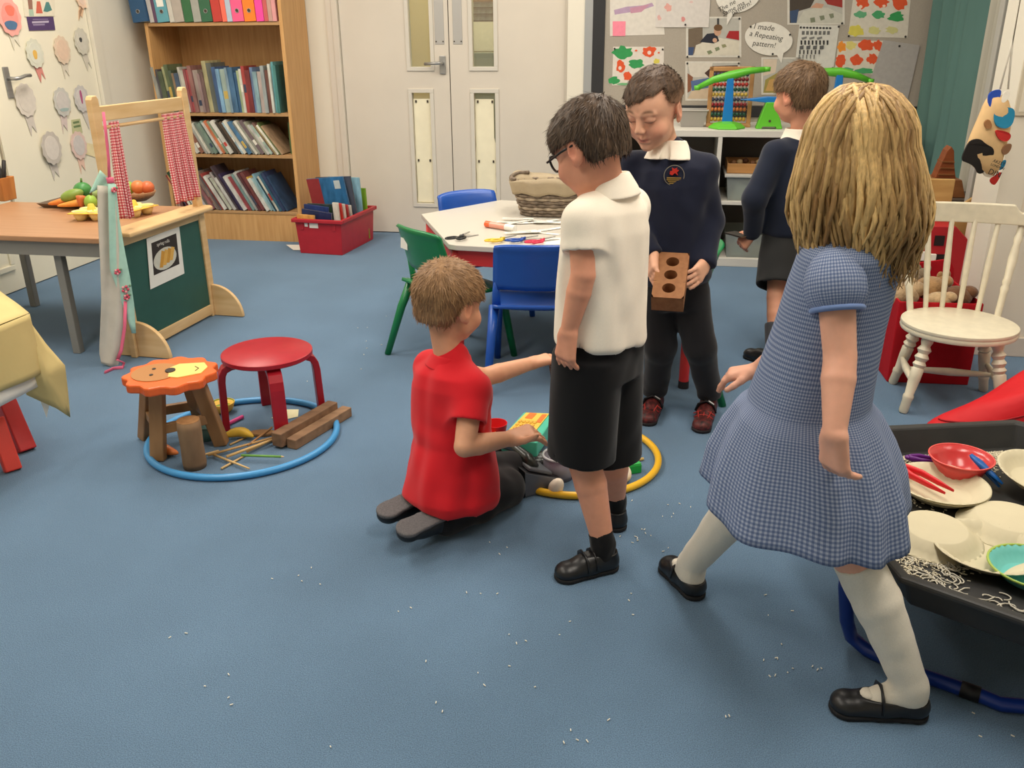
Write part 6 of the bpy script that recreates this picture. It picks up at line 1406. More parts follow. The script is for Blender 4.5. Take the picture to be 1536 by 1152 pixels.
obj('bowl_shell', G().lathe([(.035, .0), (.052, .009), (.067, .04), (.078, .060), (.076, .061), (.064, .042), (.046, .013), (.0, .007)], 36), mat('bowl_red', (224, 72, 72), .2, .5, trans=.25), o, smooth=True)
obj('bowl_rim', G().tube([(.078 * math.cos(a), .078 * math.sin(a), .061) for a in np.linspace(0, 2 * math.pi, 41)[:-1]], .0022, 6, True), mat('bowl_red_rim', (232, 96, 90), .25), o, smooth=True)
# rice and noodles strewn in the tray
g = G(); rr = random.Random(9)
def intray(x, y): 
    dx, dy_ = x - tc[0], y - tc[1]; return all(dx * math.cos(ph0 + (k + .5) * math.pi / 4) + dy_ * math.sin(ph0 + (k + .5) * math.pi / 4) < (TR - .06) * math.cos(math.pi / 8) - .01 for k in range(8))
for i in range(3400):
    far = rr.random() < .72
    x, y = (rr.uniform(1345, 1560), 676 + abs(rr.gauss(0, 13)) - 2) if far else (rr.gauss(1375, 45), rr.gauss(835, 22))
    if not far and rr.random() < .2: x, y = rr.gauss(1395, 30), rr.gauss(735, 14)
    c = PZ(x, y, TF + .002)
    if not intray(c[0], c[1]): continue
    a = rr.uniform(0, 3.14); L = rr.uniform(.0025, .0045)
    g.beam((c[0] - L * math.cos(a), c[1] - L * math.sin(a), TF + .0015 + rr.random() * .003), (c[0] + L * math.cos(a), c[1] + L * math.sin(a), TF + .0015 + rr.random() * .003), .0018, .0018)
obj('rice_grains', g, plain((222, 212, 186)), label='uncooked rice strewn over the black tray', cat='rice', kind='stuff')
g = G()
for i in range(60):
    x, y = rr.choice([(1350, 830), (1372, 838), (1400, 868), (1420, 872), (1450, 885), (1500, 905), (1345, 815), (1430, 850)]); x += rr.gauss(0, 12); y += rr.gauss(0, 6); c = PZ(x, y, TF + .004)
    if not intray(c[0], c[1]): continue
    a = rr.uniform(0, 6.28); pts = []; q = np.array([c[0], c[1], TF + .004])
    for k in range(9): pts.append(tuple(q)); q = q + .006 * np.array([math.cos(a), math.sin(a), rr.uniform(-.2, .2)]); q[2] = max(TF + .0025, q[2]); a += rr.uniform(-.2, .9)
    g.tube(pts, .0016, 5)
obj('noodle_strands', g, mat('noodle', (206, 200, 184), .4), label='pale rice noodle strands lying in the black tray', cat='noodles', kind='stuff', smooth=True)
# ================================================================== people: one continuous sculpted body each, clothes and hair as children
def nrm(v): v = np.array(v, float); return v / (np.linalg.norm(v) + 1e-12)
UP = np.array([0, 0, 1.0])
class SDF:
    def __init__(s, lo, hi, h):
        s.lo = np.array(lo, float); s.h = h; s.n = np.ceil((np.array(hi) - s.lo) / h).astype(int) + 1
        s.d = np.full(s.n, 0.5, np.float32); s.ax = [s.lo[i] + h * np.arange(s.n[i]) for i in range(3)]
    def sub(s, lo, hi, pad):
        a = np.clip(np.floor((np.array(lo) - pad - s.lo) / s.h).astype(int), 0, s.n - 1); b = np.clip(np.ceil((np.array(hi) + pad - s.lo) / s.h).astype(int) + 1, 1, s.n)
        sl = tuple(slice(a[i], b[i]) for i in range(3))
        P = np.stack(np.meshgrid(*[s.ax[i][sl[i]].astype(np.float32) for i in range(3)], indexing='ij'), -1)
        return sl, P
    def comb(s, sl, d, k, mode):
        o = s.d[sl]
        if mode == 'sub': d = -d; o = -o
        if mode == 'and': d = -d; o = -o
        if mode == 'sub':   # max(o,-d)
            d0 = s.d[sl]; nd = d
            if k > 0: hh = np.clip(.5 - .5 * (d0 - nd) / k, 0, 1); r = d0 * (1 - hh) + nd * hh + k * hh * (1 - hh)
            else: r = np.maximum(d0, nd)
        else:
            d0 = s.d[sl]
            if k > 0: hh = np.clip(.5 + .5 * (d - d0) / k, 0, 1); r = d * (1 - hh) + d0 * hh - k * hh * (1 - hh)
            else: r = np.minimum(d0, d)
        s.d[sl] = r
    def cone(s, a, b, ra, rb, k=.012, mode='add', flat=None, pad=None):
        a = np.array(a, float); b = np.array(b, float); R = max(ra, rb); sl, P = s.sub(np.minimum(a, b) - R, np.maximum(a, b) + R, (k if pad is None else pad) + 2 * s.h)
        if P.size == 0: return
        q = P - a.astype(np.float32); ab = (b - a).astype(np.float32)
        if flat is not None:
            ax, f = nrm(flat[0]).astype(np.float32), np.float32(1 / flat[1] - 1)
            q = q + ax * ((q @ ax)[..., None] * f); ab = ab + ax * (ab @ ax) * f
        t = np.clip((q @ ab) / (ab @ ab + 1e-9), 0, 1); d = np.linalg.norm(q - t[..., None] * ab, axis=-1) - (ra + (rb - ra) * t)
        if flat is not None: d = d * min(1, flat[1] ** .5)
        s.comb(sl, d, k, mode)
    def chain(s, pts, rs, k=.012, mode='add', flat=None):
        for i in range(len(pts) - 1): s.cone(pts[i], pts[i + 1], rs[i], rs[i + 1], k, mode, flat)
    def ell(s, c, r, M=None, k=.012, mode='add'):
        c = np.array(c, float); R = max(r); sl, P = s.sub(c - R, c + R, k + 2 * s.h)
        if P.size == 0: return
        q = P - c.astype(np.float32)
        if M is not None: q = q @ np.array(M, np.float32)      # columns = axes
        r = np.array(r, np.float32); k0 = np.linalg.norm(q / r, axis=-1); k1 = np.linalg.norm(q / r ** 2, axis=-1) + 1e-6
        s.comb(sl, k0 * (k0 - 1) / k1, k, mode)
    def loft(s, a, b, F, rows, k=.012, mode='add', ex=2.2, fold=None, rnd_=.004):
        a = np.array(a, float); b = np.array(b, float); u = nrm(b - a); L = np.linalg.norm(b - a); F = nrm(np.array(F) - u * (np.array(F) @ u)); R_ = np.cross(F, u)
        # rows: t, ox, oy, half width, half depth (x = R_, y = F)
        rows = np.array(rows, float); m = np.max(np.abs(rows[:, 1:3]).sum(1)) + rows[:, 3:5].max() * 1.15
        e0, e1 = a + u * L * rows[0, 0], a + u * L * rows[-1, 0]
        sl, P = s.sub(np.minimum(e0, e1) - m, np.maximum(e0, e1) + m, k + 2 * s.h)
        if P.size == 0: return
        q = P - a.astype(np.float32); t = (q @ u.astype(np.float32)) / L; x = q @ R_.astype(np.float32); y = q @ F.astype(np.float32); T = np.clip(t, rows[0, 0], rows[-1, 0])
        I = lambda c: np.interp(T, rows[:, 0], rows[:, c]).astype(np.float32)
        x = x - I(1); y = y - I(2); w_, d_ = I(3), I(4)
        if fold is not None:
            th = np.arctan2(y / d_, x / w_); fk = 1 + fold(th, T); w_ = w_ * fk; d_ = d_ * fk
        rr = (np.abs(x / w_) ** ex + np.abs(y / d_) ** ex) ** (1 / ex); d = (rr - 1) * np.minimum(w_, d_)
        cap = np.maximum((rows[0, 0] - t), (t - rows[-1, 0])) * L
        d = np.maximum(d, cap) if rnd_ == 0 else np.where((d > -rnd_) & (cap > -rnd_), np.sqrt(np.maximum(d + rnd_, 0) ** 2 + np.maximum(cap + rnd_, 0) ** 2) - rnd_, np.maximum(d, cap))
        s.comb(sl, d.astype(np.float32), k, mode)
    def plane(s, p, n_, k=0.0, lo=None, hi=None):
        """cut away the side the normal points to (inside the box lo..hi if given)"""
        lo = s.lo if lo is None else lo; hi = s.lo + s.h * s.n if hi is None else hi
        sl, P = s.sub(lo, hi, 0); n_ = nrm(n_); d = (P - np.array(p, np.float32)) @ n_.astype(np.float32)
        s.d[sl] = np.maximum(s.d[sl], d)
    def noise(s, amp, fr, seed=0):
        m = np.abs(s.d) < amp * 4 + s.h * 2; idx = np.argwhere(m); P = s.lo + idx * s.h; r_ = np.random.RandomState(seed); v = np.zeros(len(P))
        for i in range(5):
            k_ = r_.normal(size=3) * fr * (1 + .3 * i) * np.array([1, 1, .45]); v += np.sin(P @ k_ + r_.uniform(0, 6.28) + 1.5 * np.sin(P @ (r_.normal(size=3) * fr * .6))) / (1 + .5 * i)
        s.d[m] += (amp * v / 2).astype(np.float32)
    def like(s):
        q = SDF.__new__(SDF); q.lo, q.h, q.n, q.ax = s.lo, s.h, s.n, s.ax; q.d = np.full(s.n, 0.5, np.float32); return q
    def merge(s, o, k=.02):
        m = o.d < .3; d, e = o.d[m], s.d[m]
        hh = np.clip(.5 + .5 * (d - e) / k, 0, 1); s.d[m] = d * (1 - hh) + e * hh - k * hh * (1 - hh)
    def sleeve(s, root, S, E, L, r0, r1, r2, inner, W_=None):
        """short sleeve (or, with W_, a long one) with an open cuff, blended into the garment"""
        d = nrm(E - S); q = s.like()
        q.cone(root, S, r0, r1, .02); q.cone(S, S + d * (L + .02), r1, r2, .02)
        c = S + d * L; q.plane(c, d); q.cone(c - d * .016, c + d * .03, inner, inner + .002, .002, 'sub'); s.merge(q, .022)
    def mesh(s):
        d = s.d; n = s.n; ins = d < 0
        c = np.zeros(n - 1, np.int8)
        for i in (0, 1):
            for j in (0, 1):
                for k in (0, 1): c += ins[i:n[0] - 1 + i, j:n[1] - 1 + j, k:n[2] - 1 + k]
        act = np.argwhere((c > 0) & (c < 8)); N = len(act)
        if N == 0: return np.zeros((0, 3)), np.zeros((0, 4), int)
        idx = np.full(n - 1, -1, np.int32); idx[tuple(act.T)] = np.arange(N)
        off = np.array([(i, j, k) for i in (0, 1) for j in (0, 1) for k in (0, 1)]); val = np.stack([d[tuple((act + o).T)] for o in off], 1)
        acc = np.zeros((N, 3)); cnt = np.zeros(N)
        for a in range(8):
            for b in range(a + 1, 8):
                if np.abs(off[a] - off[b]).sum() == 1:
                    va, vb = val[:, a], val[:, b]; m = (va < 0) != (vb < 0); t = np.where(m, va / (va - vb + 1e-12), 0)
                    acc += m[:, None] * (off[a] + t[:, None] * (off[b] - off[a])); cnt += m
        V = s.lo + (act + acc / cnt[:, None]) * s.h; Fs = []
        for ax in range(3):
            A = np.moveaxis(ins, ax, 0); ch = np.argwhere(np.moveaxis(A[:-1] != A[1:], 0, ax)); o1, o2 = [np.eye(3, dtype=int)[q] for q in ((ax + 1) % 3, (ax + 2) % 3)]
            ok = (ch[:, (ax + 1) % 3] > 0) & (ch[:, (ax + 2) % 3] > 0) & (ch[:, (ax + 1) % 3] < n[(ax + 1) % 3] - 1) & (ch[:, (ax + 2) % 3] < n[(ax + 2) % 3] - 1); ch = ch[ok]
            q = np.stack([idx[tuple((ch - o1 - o2).T)], idx[tuple((ch - o2).T)], idx[tuple(ch.T)], idx[tuple((ch - o1).T)]], 1)
            st = ins[tuple(ch.T)]; q[~st] = q[~st][:, ::-1]; Fs.append(q)
        F_ = np.concatenate(Fs); return V, F_[(F_ >= 0).all(1)]
def fast_mesh(name, V, F_, m, col=None):
    me = bpy.data.meshes.new(name); me.vertices.add(len(V)); me.vertices.foreach_set('co', np.asarray(V, np.float32).ravel()); nf = len(F_)
    me.loops.add(nf * 4); me.loops.foreach_set('vertex_index', np.asarray(F_, np.int32).ravel()); me.polygons.add(nf); me.polygons.foreach_set('loop_start', np.arange(0, nf * 4, 4, dtype=np.int32))
    try: me.polygons.foreach_set('loop_total', np.full(nf, 4, np.int32))
    except Exception: pass
    me.polygons.foreach_set('use_smooth', np.ones(nf, bool)); me.update(calc_edges=True); me.validate()
    if col is not None:
        a = me.color_attributes.new('Col', 'FLOAT_COLOR', 'POINT'); a.data.foreach_set('color', np.concatenate([col, np.ones((len(V), 1))], 1).astype(np.float32).ravel())
    me.materials.append(m); return me
def sdf_obj(name, s, m, root, colf=None, smooth=0, **k):
    V, F_ = s.mesh()
    if smooth:
        E = np.concatenate([F_[:, [0, 1]], F_[:, [1, 2]], F_[:, [2, 3]], F_[:, [3, 0]]])
        for _ in range(smooth):
            acc = np.zeros_like(V); cn = np.zeros(len(V)); 
            for a, b in ((0, 1), (1, 0)):
                for c in range(3): acc[:, c] += np.bincount(E[:, a], V[E[:, b], c], len(V))
                cn += np.bincount(E[:, a], minlength=len(V))
            V = V * .4 + .6 * acc / np.maximum(cn, 1)[:, None]
    L = np.array(root.location); L = L if root.parent is None else L
    me = fast_mesh(name, V - L, F_, m, None if colf is None else colf(V))
    o = bpy.data.objects.new(name, me); COL.objects.link(o); o.parent = root; setp(o, **k); return o
LN = lambda t: np.array(rgb(t)[:3])
SKIN = mat('skin', (224, 168, 138), .5, .35, noise=(60, .03), vcol=True, sss=.12, bump=(350, .08, .0006))
def cloth_mat(name, col, rough=.85, weave=900, amt=.06, sheen=.15, spec=.15):
    return mat(name, col, rough, spec, noise=(weave, amt), bump=(weave * .8, .25, .0008), sheen=sheen)
navy_m = cloth_mat('navy_wool', (30, 34, 52)); white_m = cloth_mat('polo_white', (250, 240, 222)); red_m = cloth_mat('tee_red', (214, 34, 44)); black_m = cloth_mat('black_cotton', (18, 18, 20)); char_m = cloth_mat('charcoal_trouser', (34, 33, 36))
leather = mat('black_leather', (24, 24, 26), .38, .5, noise=(30, .2), bump=(60, .25, .001)); sole_m = mat('rubber_sole', (40, 40, 42), .8, .2, noise=(200, .15), bump=(300, .4, .001)); grey_sole = mat('grey_sole', (104, 102, 104), .85, .2, noise=(250, .2), bump=(420, .6, .0015))

class Kid:
    def __init__(s, label, base, f, skin=(226, 172, 142), pts=(), h=.0032):
        s.f = nrm([f[0], f[1], 0]); s.r = np.array([s.f[1], -s.f[0], 0]); s.skin = skin
        s.root = thing('person', label, 'person', (base[0], base[1], 0), 0); s.h = h; s.lip = []; s.parts = []
        s.pts = [np.array(p) for p in pts]
        lo = np.min(s.pts, 0) - .13; hi = np.max(s.pts, 0) + .13; lo[2] = max(lo[2], -.004); s.lo, s.hi = lo, hi
        s.body = SDF(lo, hi, h)
    def new(s, h=.0045, lo=None, hi=None): return SDF(s.lo if lo is None else lo, s.hi if hi is None else hi, h)
    def frame(s, fwd, up=UP):
        F_ = nrm(fwd); R_ = nrm(np.cross(F_, up)); U_ = np.cross(R_, F_); return np.stack([R_, F_, U_], 1)     # columns right, forward, up
    def head(s, c, fwd, sc=1.05, up=UP, face=False):
        s.hc = np.array(c); s.H = H = s.frame(fwd, up); s.hs = sc; b = s.body
        W = lambda p: s.hc + H @ (np.array(p) * sc)
        s.hW = W
        b.ell(W((0, -.008, .022)), np.array((.0735, .090, .078)) * sc, H, .01); b.ell(W((0, .022, -.025)), np.array((.060, .066, .076)) * sc, H, .02); b.ell(W((0, .046, -.078)), np.array((.036, .034, .030)) * sc, H, .03)
        b.ell(W((0, .045, .022)), np.array((.056, .045, .045)) * sc, H, .02)
        for q in (-1, 1):
            b.ell(W((q * .036, .056, -.044)), np.array((.028, .026, .026)) * sc, H, .02)
            b.ell(W((q * .033, .020, -.066)), np.array((.022, .034, .024)) * sc, H, .02)
            # ear
            e = W((q * .074, -.008, -.016)); Er = s.frame(H @ nrm((q * .35, 1, 0)), H[:, 2])
            b.ell(e, np.array((.0085, .0185, .030)) * sc, Er, .006); b.ell(W((q * .083, -.004, -.013)), np.array((.006, .0095, .017)) * sc, Er, .004, 'sub'); b.ell(W((q * .0735, .0, -.040)), np.array((.006, .009, .010)) * sc, Er, .004)
        if face:
            for q in (-1, 1):
                b.ell(W((q * .030, .100, .002)), np.array((.020, .016, .0125)) * sc, H, .012, 'sub')
                b.ell(W((q * .029, .0795, -.002)), np.array((.0155, .0125, .0115)) * sc, H, .004)
                b.cone(W((q * .012, .088, .014)), W((q * .044, .078, .015)), .0068 * sc, .006 * sc, .01)
                b.ell(W((q * .0095, .0965, -.0335)), np.array((.0065, .0085, .0062)) * sc, H, .006)
            b.cone(W((0, .086, .008)), W((0, .1005, -.028)), .0072 * sc, .0105 * sc, .01)
            b.cone(W((-.018, .081, -.0585)), W((0, .084, -.0625)), .0045 * sc, .0056 * sc, .006); b.cone(W((.018, .081, -.0585)), W((0, .084, -.0625)), .0045 * sc, .0056 * sc, .006); b.cone(W((0, .0865, -.0605)), W((0, .0865, -.061)), .0062 * sc, .006 * sc, .006)
            b.cone(W((-.012, .0825, -.0715)), W((.012, .0825, -.0715)), .006 * sc, .006 * sc, .006); b.ell(W((0, .072, -.094)), np.array((.018, .014, .013)) * sc, H, .012)
            b.cone(W((-.023, .0865, -.0605)), W((0, .0905, -.0668)), .0017 * sc, .0017 * sc, .003, 'sub'); b.cone(W((.023, .0865, -.0605)), W((0, .0905, -.0668)), .0017 * sc, .0017 * sc, .003, 'sub')
    def neck(s, base, r=.036):
        b = s.body; W = s.hW; b.cone(base, W((0, -.020, -.05)), r, r * .95, .02)
    def torso(s, P, M, waist=.088, chest=.105, hip=.1):
        """P pelvis centre, M point midway between the shoulders"""
        s.P, s.M = np.array(P), np.array(M); L = np.linalg.norm(s.M - s.P); s.TL = L
        rows = [(-.22, 0, 0, .06, .055), (-.1, 0, 0, hip * .92, .078), (.08, 0, 0, hip, .082), (.38, 0, .005, waist, .074), (.72, 0, .005, chest, .078), (.92, 0, 0, chest * 1.02, .066), (1.06, 0, -.004, .06, .045)]
        s.body.loft(s.P, s.M, s.f, rows, .02, ex=2.2, rnd_=.03)
        s.rows = rows
    def arm(s, S, E, W_, up=.031, fo=.0265, wr=.0185):
        b = s.body; b.cone(s.M + (S - s.M) * .45, S, .034, .034, .03); E = np.array(E); W_ = np.array(W_)
        b.cone(S, E, up * 1.04, up * .86, .012); b.cone(E, E + (W_ - E) * .3, up * .86, fo * 1.02, .003); b.cone(E + (W_ - E) * .3, W_, fo * 1.02, wr, .003)
    def leg(s, Hp, K, A, th=.054, kn=.037, ca=.037, an=.0235):
        b = s.body; b.cone(Hp, K, th, kn, .03); m = K + (A - K) * .33; bk = nrm(np.cross(np.cross(nrm(A - K), s.f), nrm(A - K)));
        b.cone(K, m - s.f * .006, kn, ca, .004); b.cone(m - s.f * .006, A, ca, an, .004)
    def foot(s, A, heel, toe):
        b = s.body; h_, t_ = np.array(heel, float), np.array(toe, float); d = nrm(t_ - h_); L = np.linalg.norm(t_ - h_); h2 = h_ + d * .036 + UP * .032; m_ = h_ + d * L * .5 + UP * .030; e = t_ - d * .05 + UP * .026
        b.cone(A, h2, .021, .019, .012); b.chain([h2, m_, e], [.019, .018, .014], .01)
    def hand(s, w_, d, n_, side, curl=(.5, .5, .5, .5), spread=.10, sc=1.0, thumb=(.7, .25), k=.005, bend=None):
        """w_ wrist, d pointing direction, n_ palm normal (where fingers curl to), side +1 when thumb lies at cross(d,n_)"""
        b = s.body; d = nrm(d); n_ = nrm(np.array(n_) - d * (np.array(n_) @ d)); t_ = nrm(np.cross(d, n_)) * side; w_ = np.array(w_)
        pl = .056 * sc; pc = w_ + d * pl
        for q, kx in ((-.020, .0125), (-.007, .0135), (.007, .0135), (.020, .0125)):
            b.cone(w_ + t_ * q * .55 * sc + d * .006, pc + t_ * q * sc, .0135 * sc, .0105 * sc, .009)
        lens = (.046, .052, .049, .039)
        for i in range(4):
            q = (.0225 - .015 * i) * sc; dd = nrm(d + t_ * spread * (1.5 - i) * .8); p = pc + t_ * q - d * .002; c = curl[i]; L = lens[i] * sc; r = (.0072 if i < 3 else .0064) * sc
            for j, fr in enumerate((.42, .33, .25)):
                a = c * (.75, 1.0, .7)[j]; dd = nrm(dd * math.cos(a) + n_ * math.sin(a)); e = p + dd * L * fr; b.cone(p, e, r * (1 - .06 * j), r * (.95 - .09 * j), k if j == 0 else .003, pad=.006); p = e
                n_l = n_
        p = w_ + d * .016 * sc + t_ * .017 * sc; dd = nrm(d * (1 - thumb[0] * .5) + t_ * thumb[0] + n_ * thumb[1])
        for j, L in enumerate((.026, .022, .017)):
            e = p + dd * L * sc; b.cone(p, e, (.0115, .0088, .0078)[j] * sc, (.009, .0078, .0064)[j] * sc, .008 if j == 0 else .003); p = e; dd = nrm(dd + d * .35 + n_ * thumb[1] * .4)
    def finish_body(s, brow=None, lips=False):
        def colf(V):
            c = np.tile(LN(s.skin), (len(V), 1))
            loc = ((V - s.hc) @ s.H) / s.hs
            def blend(mask, col): 
                nonlocal c; m = np.clip(mask, 0, 1)[:, None]; c = c * (1 - m) + LN(col) * m
            pk = tuple(int(a * b) for a, b in zip(s.skin, (1.0, .86, .86)))
            for q in (-1, 1):
                blend(.6 * np.exp(-((loc[:, 0] - q * .042) ** 2 + (loc[:, 1] - .07) ** 2 + (loc[:, 2] + .04) ** 2) / .0006), pk)
                blend(.55 * np.exp(-((loc[:, 0] - q * .078) ** 2 / .0002 + (loc[:, 1]) ** 2 / .0006 + (loc[:, 2] + .016) ** 2 / .0012)), pk)
            if lips:
                on = (loc[:, 1] > .06)
                blend(on * np.exp(-(loc[:, 0] / .019) ** 6 - ((loc[:, 2] + .0665 - 9 * loc[:, 0] ** 2) / .0078) ** 4) * .6, (190, 104, 96))
                blend(on * np.exp(-(loc[:, 0] / .020) ** 6 - ((loc[:, 2] + .0665 - 11 * loc[:, 0] ** 2) / .0015) ** 2) * .85, (110, 52, 50))
                for q in (-1, 1):
                    ex = (loc[:, 0] - q * .029); bz = loc[:, 2] - (.0195 + .004 * np.cos(ex / .012))
                    blend(on * np.exp(-(ex / .0175) ** 4 - (bz / .0042) ** 2) * .95, brow or (110, 80, 60))
                    lz = loc[:, 2] + .0085 - .10 * ex ** 2 * 60 * .2
                    blend(on * np.exp(-(ex / .0145) ** 6 - (lz / .0018) ** 2) * .95, (46, 32, 28))
                    blend(on * np.exp(-(ex / .015) ** 4 - ((loc[:, 2] + .001) / .007) ** 2) * .25, (180, 110, 96))
                    blend(on * np.exp(-((loc[:, 0] - q * .0065) / .003) ** 2 - ((loc[:, 2] + .0385) / .0026) ** 2) * .6, (120, 64, 54))
            return c
        o = sdf_obj('body', s.body, SKIN, s.root, colf); return o
    def hair(s, t, keep, m, strands=2600, length=.022, seed=1, tuft=.5, fade=None, name='hair', width=.0016, flow=None, amp=.0022):
        """cap of hair over the skull; keep(loc) > 0 where hair grows (head space, unit head)"""
        R = .15 * s.hs; b = SDF(s.hc - R, s.hc + R, .003); H, W, sc = s.H, s.hW, s.hs
        th = lambda r: (np.array(r) + t) * sc
        b.ell(W((0, -.008, .022)), th((.0735, .090, .078)), H, .0); b.ell(W((0, .030, .030)), th((.058, .050, .046)), H, .02); b.ell(W((0, -.045, -.030)), th((.050, .034, .040)), H, .02)
        sl, P = b.sub(b.lo, b.lo + b.h * b.n, 0); loc = ((P - s.hc.astype(np.float32)) @ H.astype(np.float32)) / sc
        b.d[...] = np.maximum(b.d, -keep(loc) * sc * .8)
        b.noise(amp, 110, seed); V, F_ = b.mesh(); n0 = len(V)
        V2, F2 = list(V), list(map(tuple, F_)); r_ = np.random.RandomState(seed)
        nn = np.zeros_like(V); fn = np.cross(V[F_[:, 1]] - V[F_[:, 0]], V[F_[:, 3]] - V[F_[:, 0]])
        for j in range(4): np.add.at(nn, F_[:, j], fn)
        nn /= np.linalg.norm(nn, axis=1)[:, None] + 1e-12
        lv = ((V - s.hc) @ H) / sc; cand = np.where((keep(lv.astype(np.float32)) > .004) & (np.einsum('ij,ij->i', nn, V - s.hc) > 0))[0]
        whorl = np.array((.012, -.055, .075))
        if len(cand):
            for i in r_.choice(cand, strands):
                l = lv[i]; fl = (l - whorl) if flow is None else flow(l); fl = H @ fl; n_ = nn[i]; tg = fl - n_ * (fl @ n_); tg = nrm(tg) + r_.normal(size=3) * .18; sd = nrm(np.cross(tg, n_)) * width * sc
                L = length * r_.uniform(.6, 1.2) * sc; p = V[i] - n_ * .001; lift = tuft * r_.uniform(.2, 1.0)
                k0 = len(V2); V2 += [p - sd, p + sd, p + tg * L * .55 + n_ * L * .28 * lift - sd * .8, p + tg * L * .55 + n_ * L * .28 * lift + sd * .8, p + tg * L + n_ * L * .18 * lift - sd * .15, p + tg * L + n_ * L * .18 * lift + sd * .15]
                F2 += [(k0, k0 + 1, k0 + 3, k0 + 2), (k0 + 2, k0 + 3, k0 + 5, k0 + 4)]
        V2 = np.array(V2)
        def hc_(V_):
            l = ((V_ - s.hc) @ H) / sc; base = LN(m[0]); alt = LN(m[1]); rs = np.random.RandomState(seed + 5)
            ang = np.arctan2(l[:, 0] - whorl[0], l[:, 1] - whorl[1]); w_ = .5 + .3 * np.sin(ang * 23 + 3 * np.sin(ang * 7)) + .2 * np.sin(ang * 61)
            w_[n0:] = np.repeat(rs.uniform(0, 1, (len(V_) - n0) // 6), 6)
            c = base * (1 - w_[:, None]) + alt * w_[:, None]
            if fade is not None:
                fa = np.clip(fade(l), 0, 1)[:, None]; c = c * (1 - fa) + LN(m[2]) * fa
            return c
        me = fast_mesh(name, V2 - np.array(s.root.location), np.array(F2), mat('hair_strands', (90, 70, 50), .55, .35, vcol=True, noise=(160, .10)), hc_(V2))
        o = bpy.data.objects.new(name, me); COL.objects.link(o); o.parent = s.root; return o
    def shoe(s, heel, toe, up=UP, m=None, sm=None, wd=.033, hgt=.062, strap=None, tilt=None, collar=True, name='shoe'):
        """heel and toe: points on the sole; up: away from the ground"""
        heel, toe = np.array(heel, float), np.array(toe, float); d = nrm(toe - heel); up = nrm(np.array(up) - d * (np.array(up) @ d)); L = np.linalg.norm(toe - heel); sd = np.cross(d, up)
        lo = np.minimum(heel, toe) - .07; hi = np.maximum(heel, toe) + .07; hi += np.maximum(up, 0) * .05; lo += np.minimum(up, 0) * .05
        q = SDF(lo, hi, .0034); b0 = up * .012
        q.cone(heel + d * .032 + up * .026, heel + d * L * .5 + up * .024, .029, .030, .012, flat=(up, .9)); q.cone(heel + d * L * .5 + up * .022, toe - d * .034 + up * .020, .031, .034, .012, flat=(up, .72))
        q.cone(heel + d * .034 + up * .03, heel + d * .036 + up * hgt, .030, .029, .012); q.cone(heel + d * .06 + up * .04, heel + d * L * .60 + up * .034, .026, .022, .02)
        q.plane(heel + up * .010, -up); q.plane(heel + up * (hgt - .004), up)
        q.cone(heel + d * .036 + up * (hgt - .012), heel + d * .04 + up * (hgt + .03), .0235, .026, .003, 'sub')
        o = sdf_obj(name, q, m or leather, s.root, smooth=1)
        z = SDF(lo, hi, .0034); z.cone(heel + d * .031 + up * .008, heel + d * L * .5 + up * .008, .0305, .0295, .01); z.cone(heel + d * L * .5 + up * .008, toe - d * .034 + up * .008, .0295, .035, .01); z.plane(heel + up * .013, up); z.plane(heel + up * .001, -up)
        so = sdf_obj('sole', z, sm or sole_m, s.root, smooth=1); so.parent = o; so.matrix_parent_inverse = Matrix.Identity(4); o_loc = o.location
        return o, d, up, sd, L

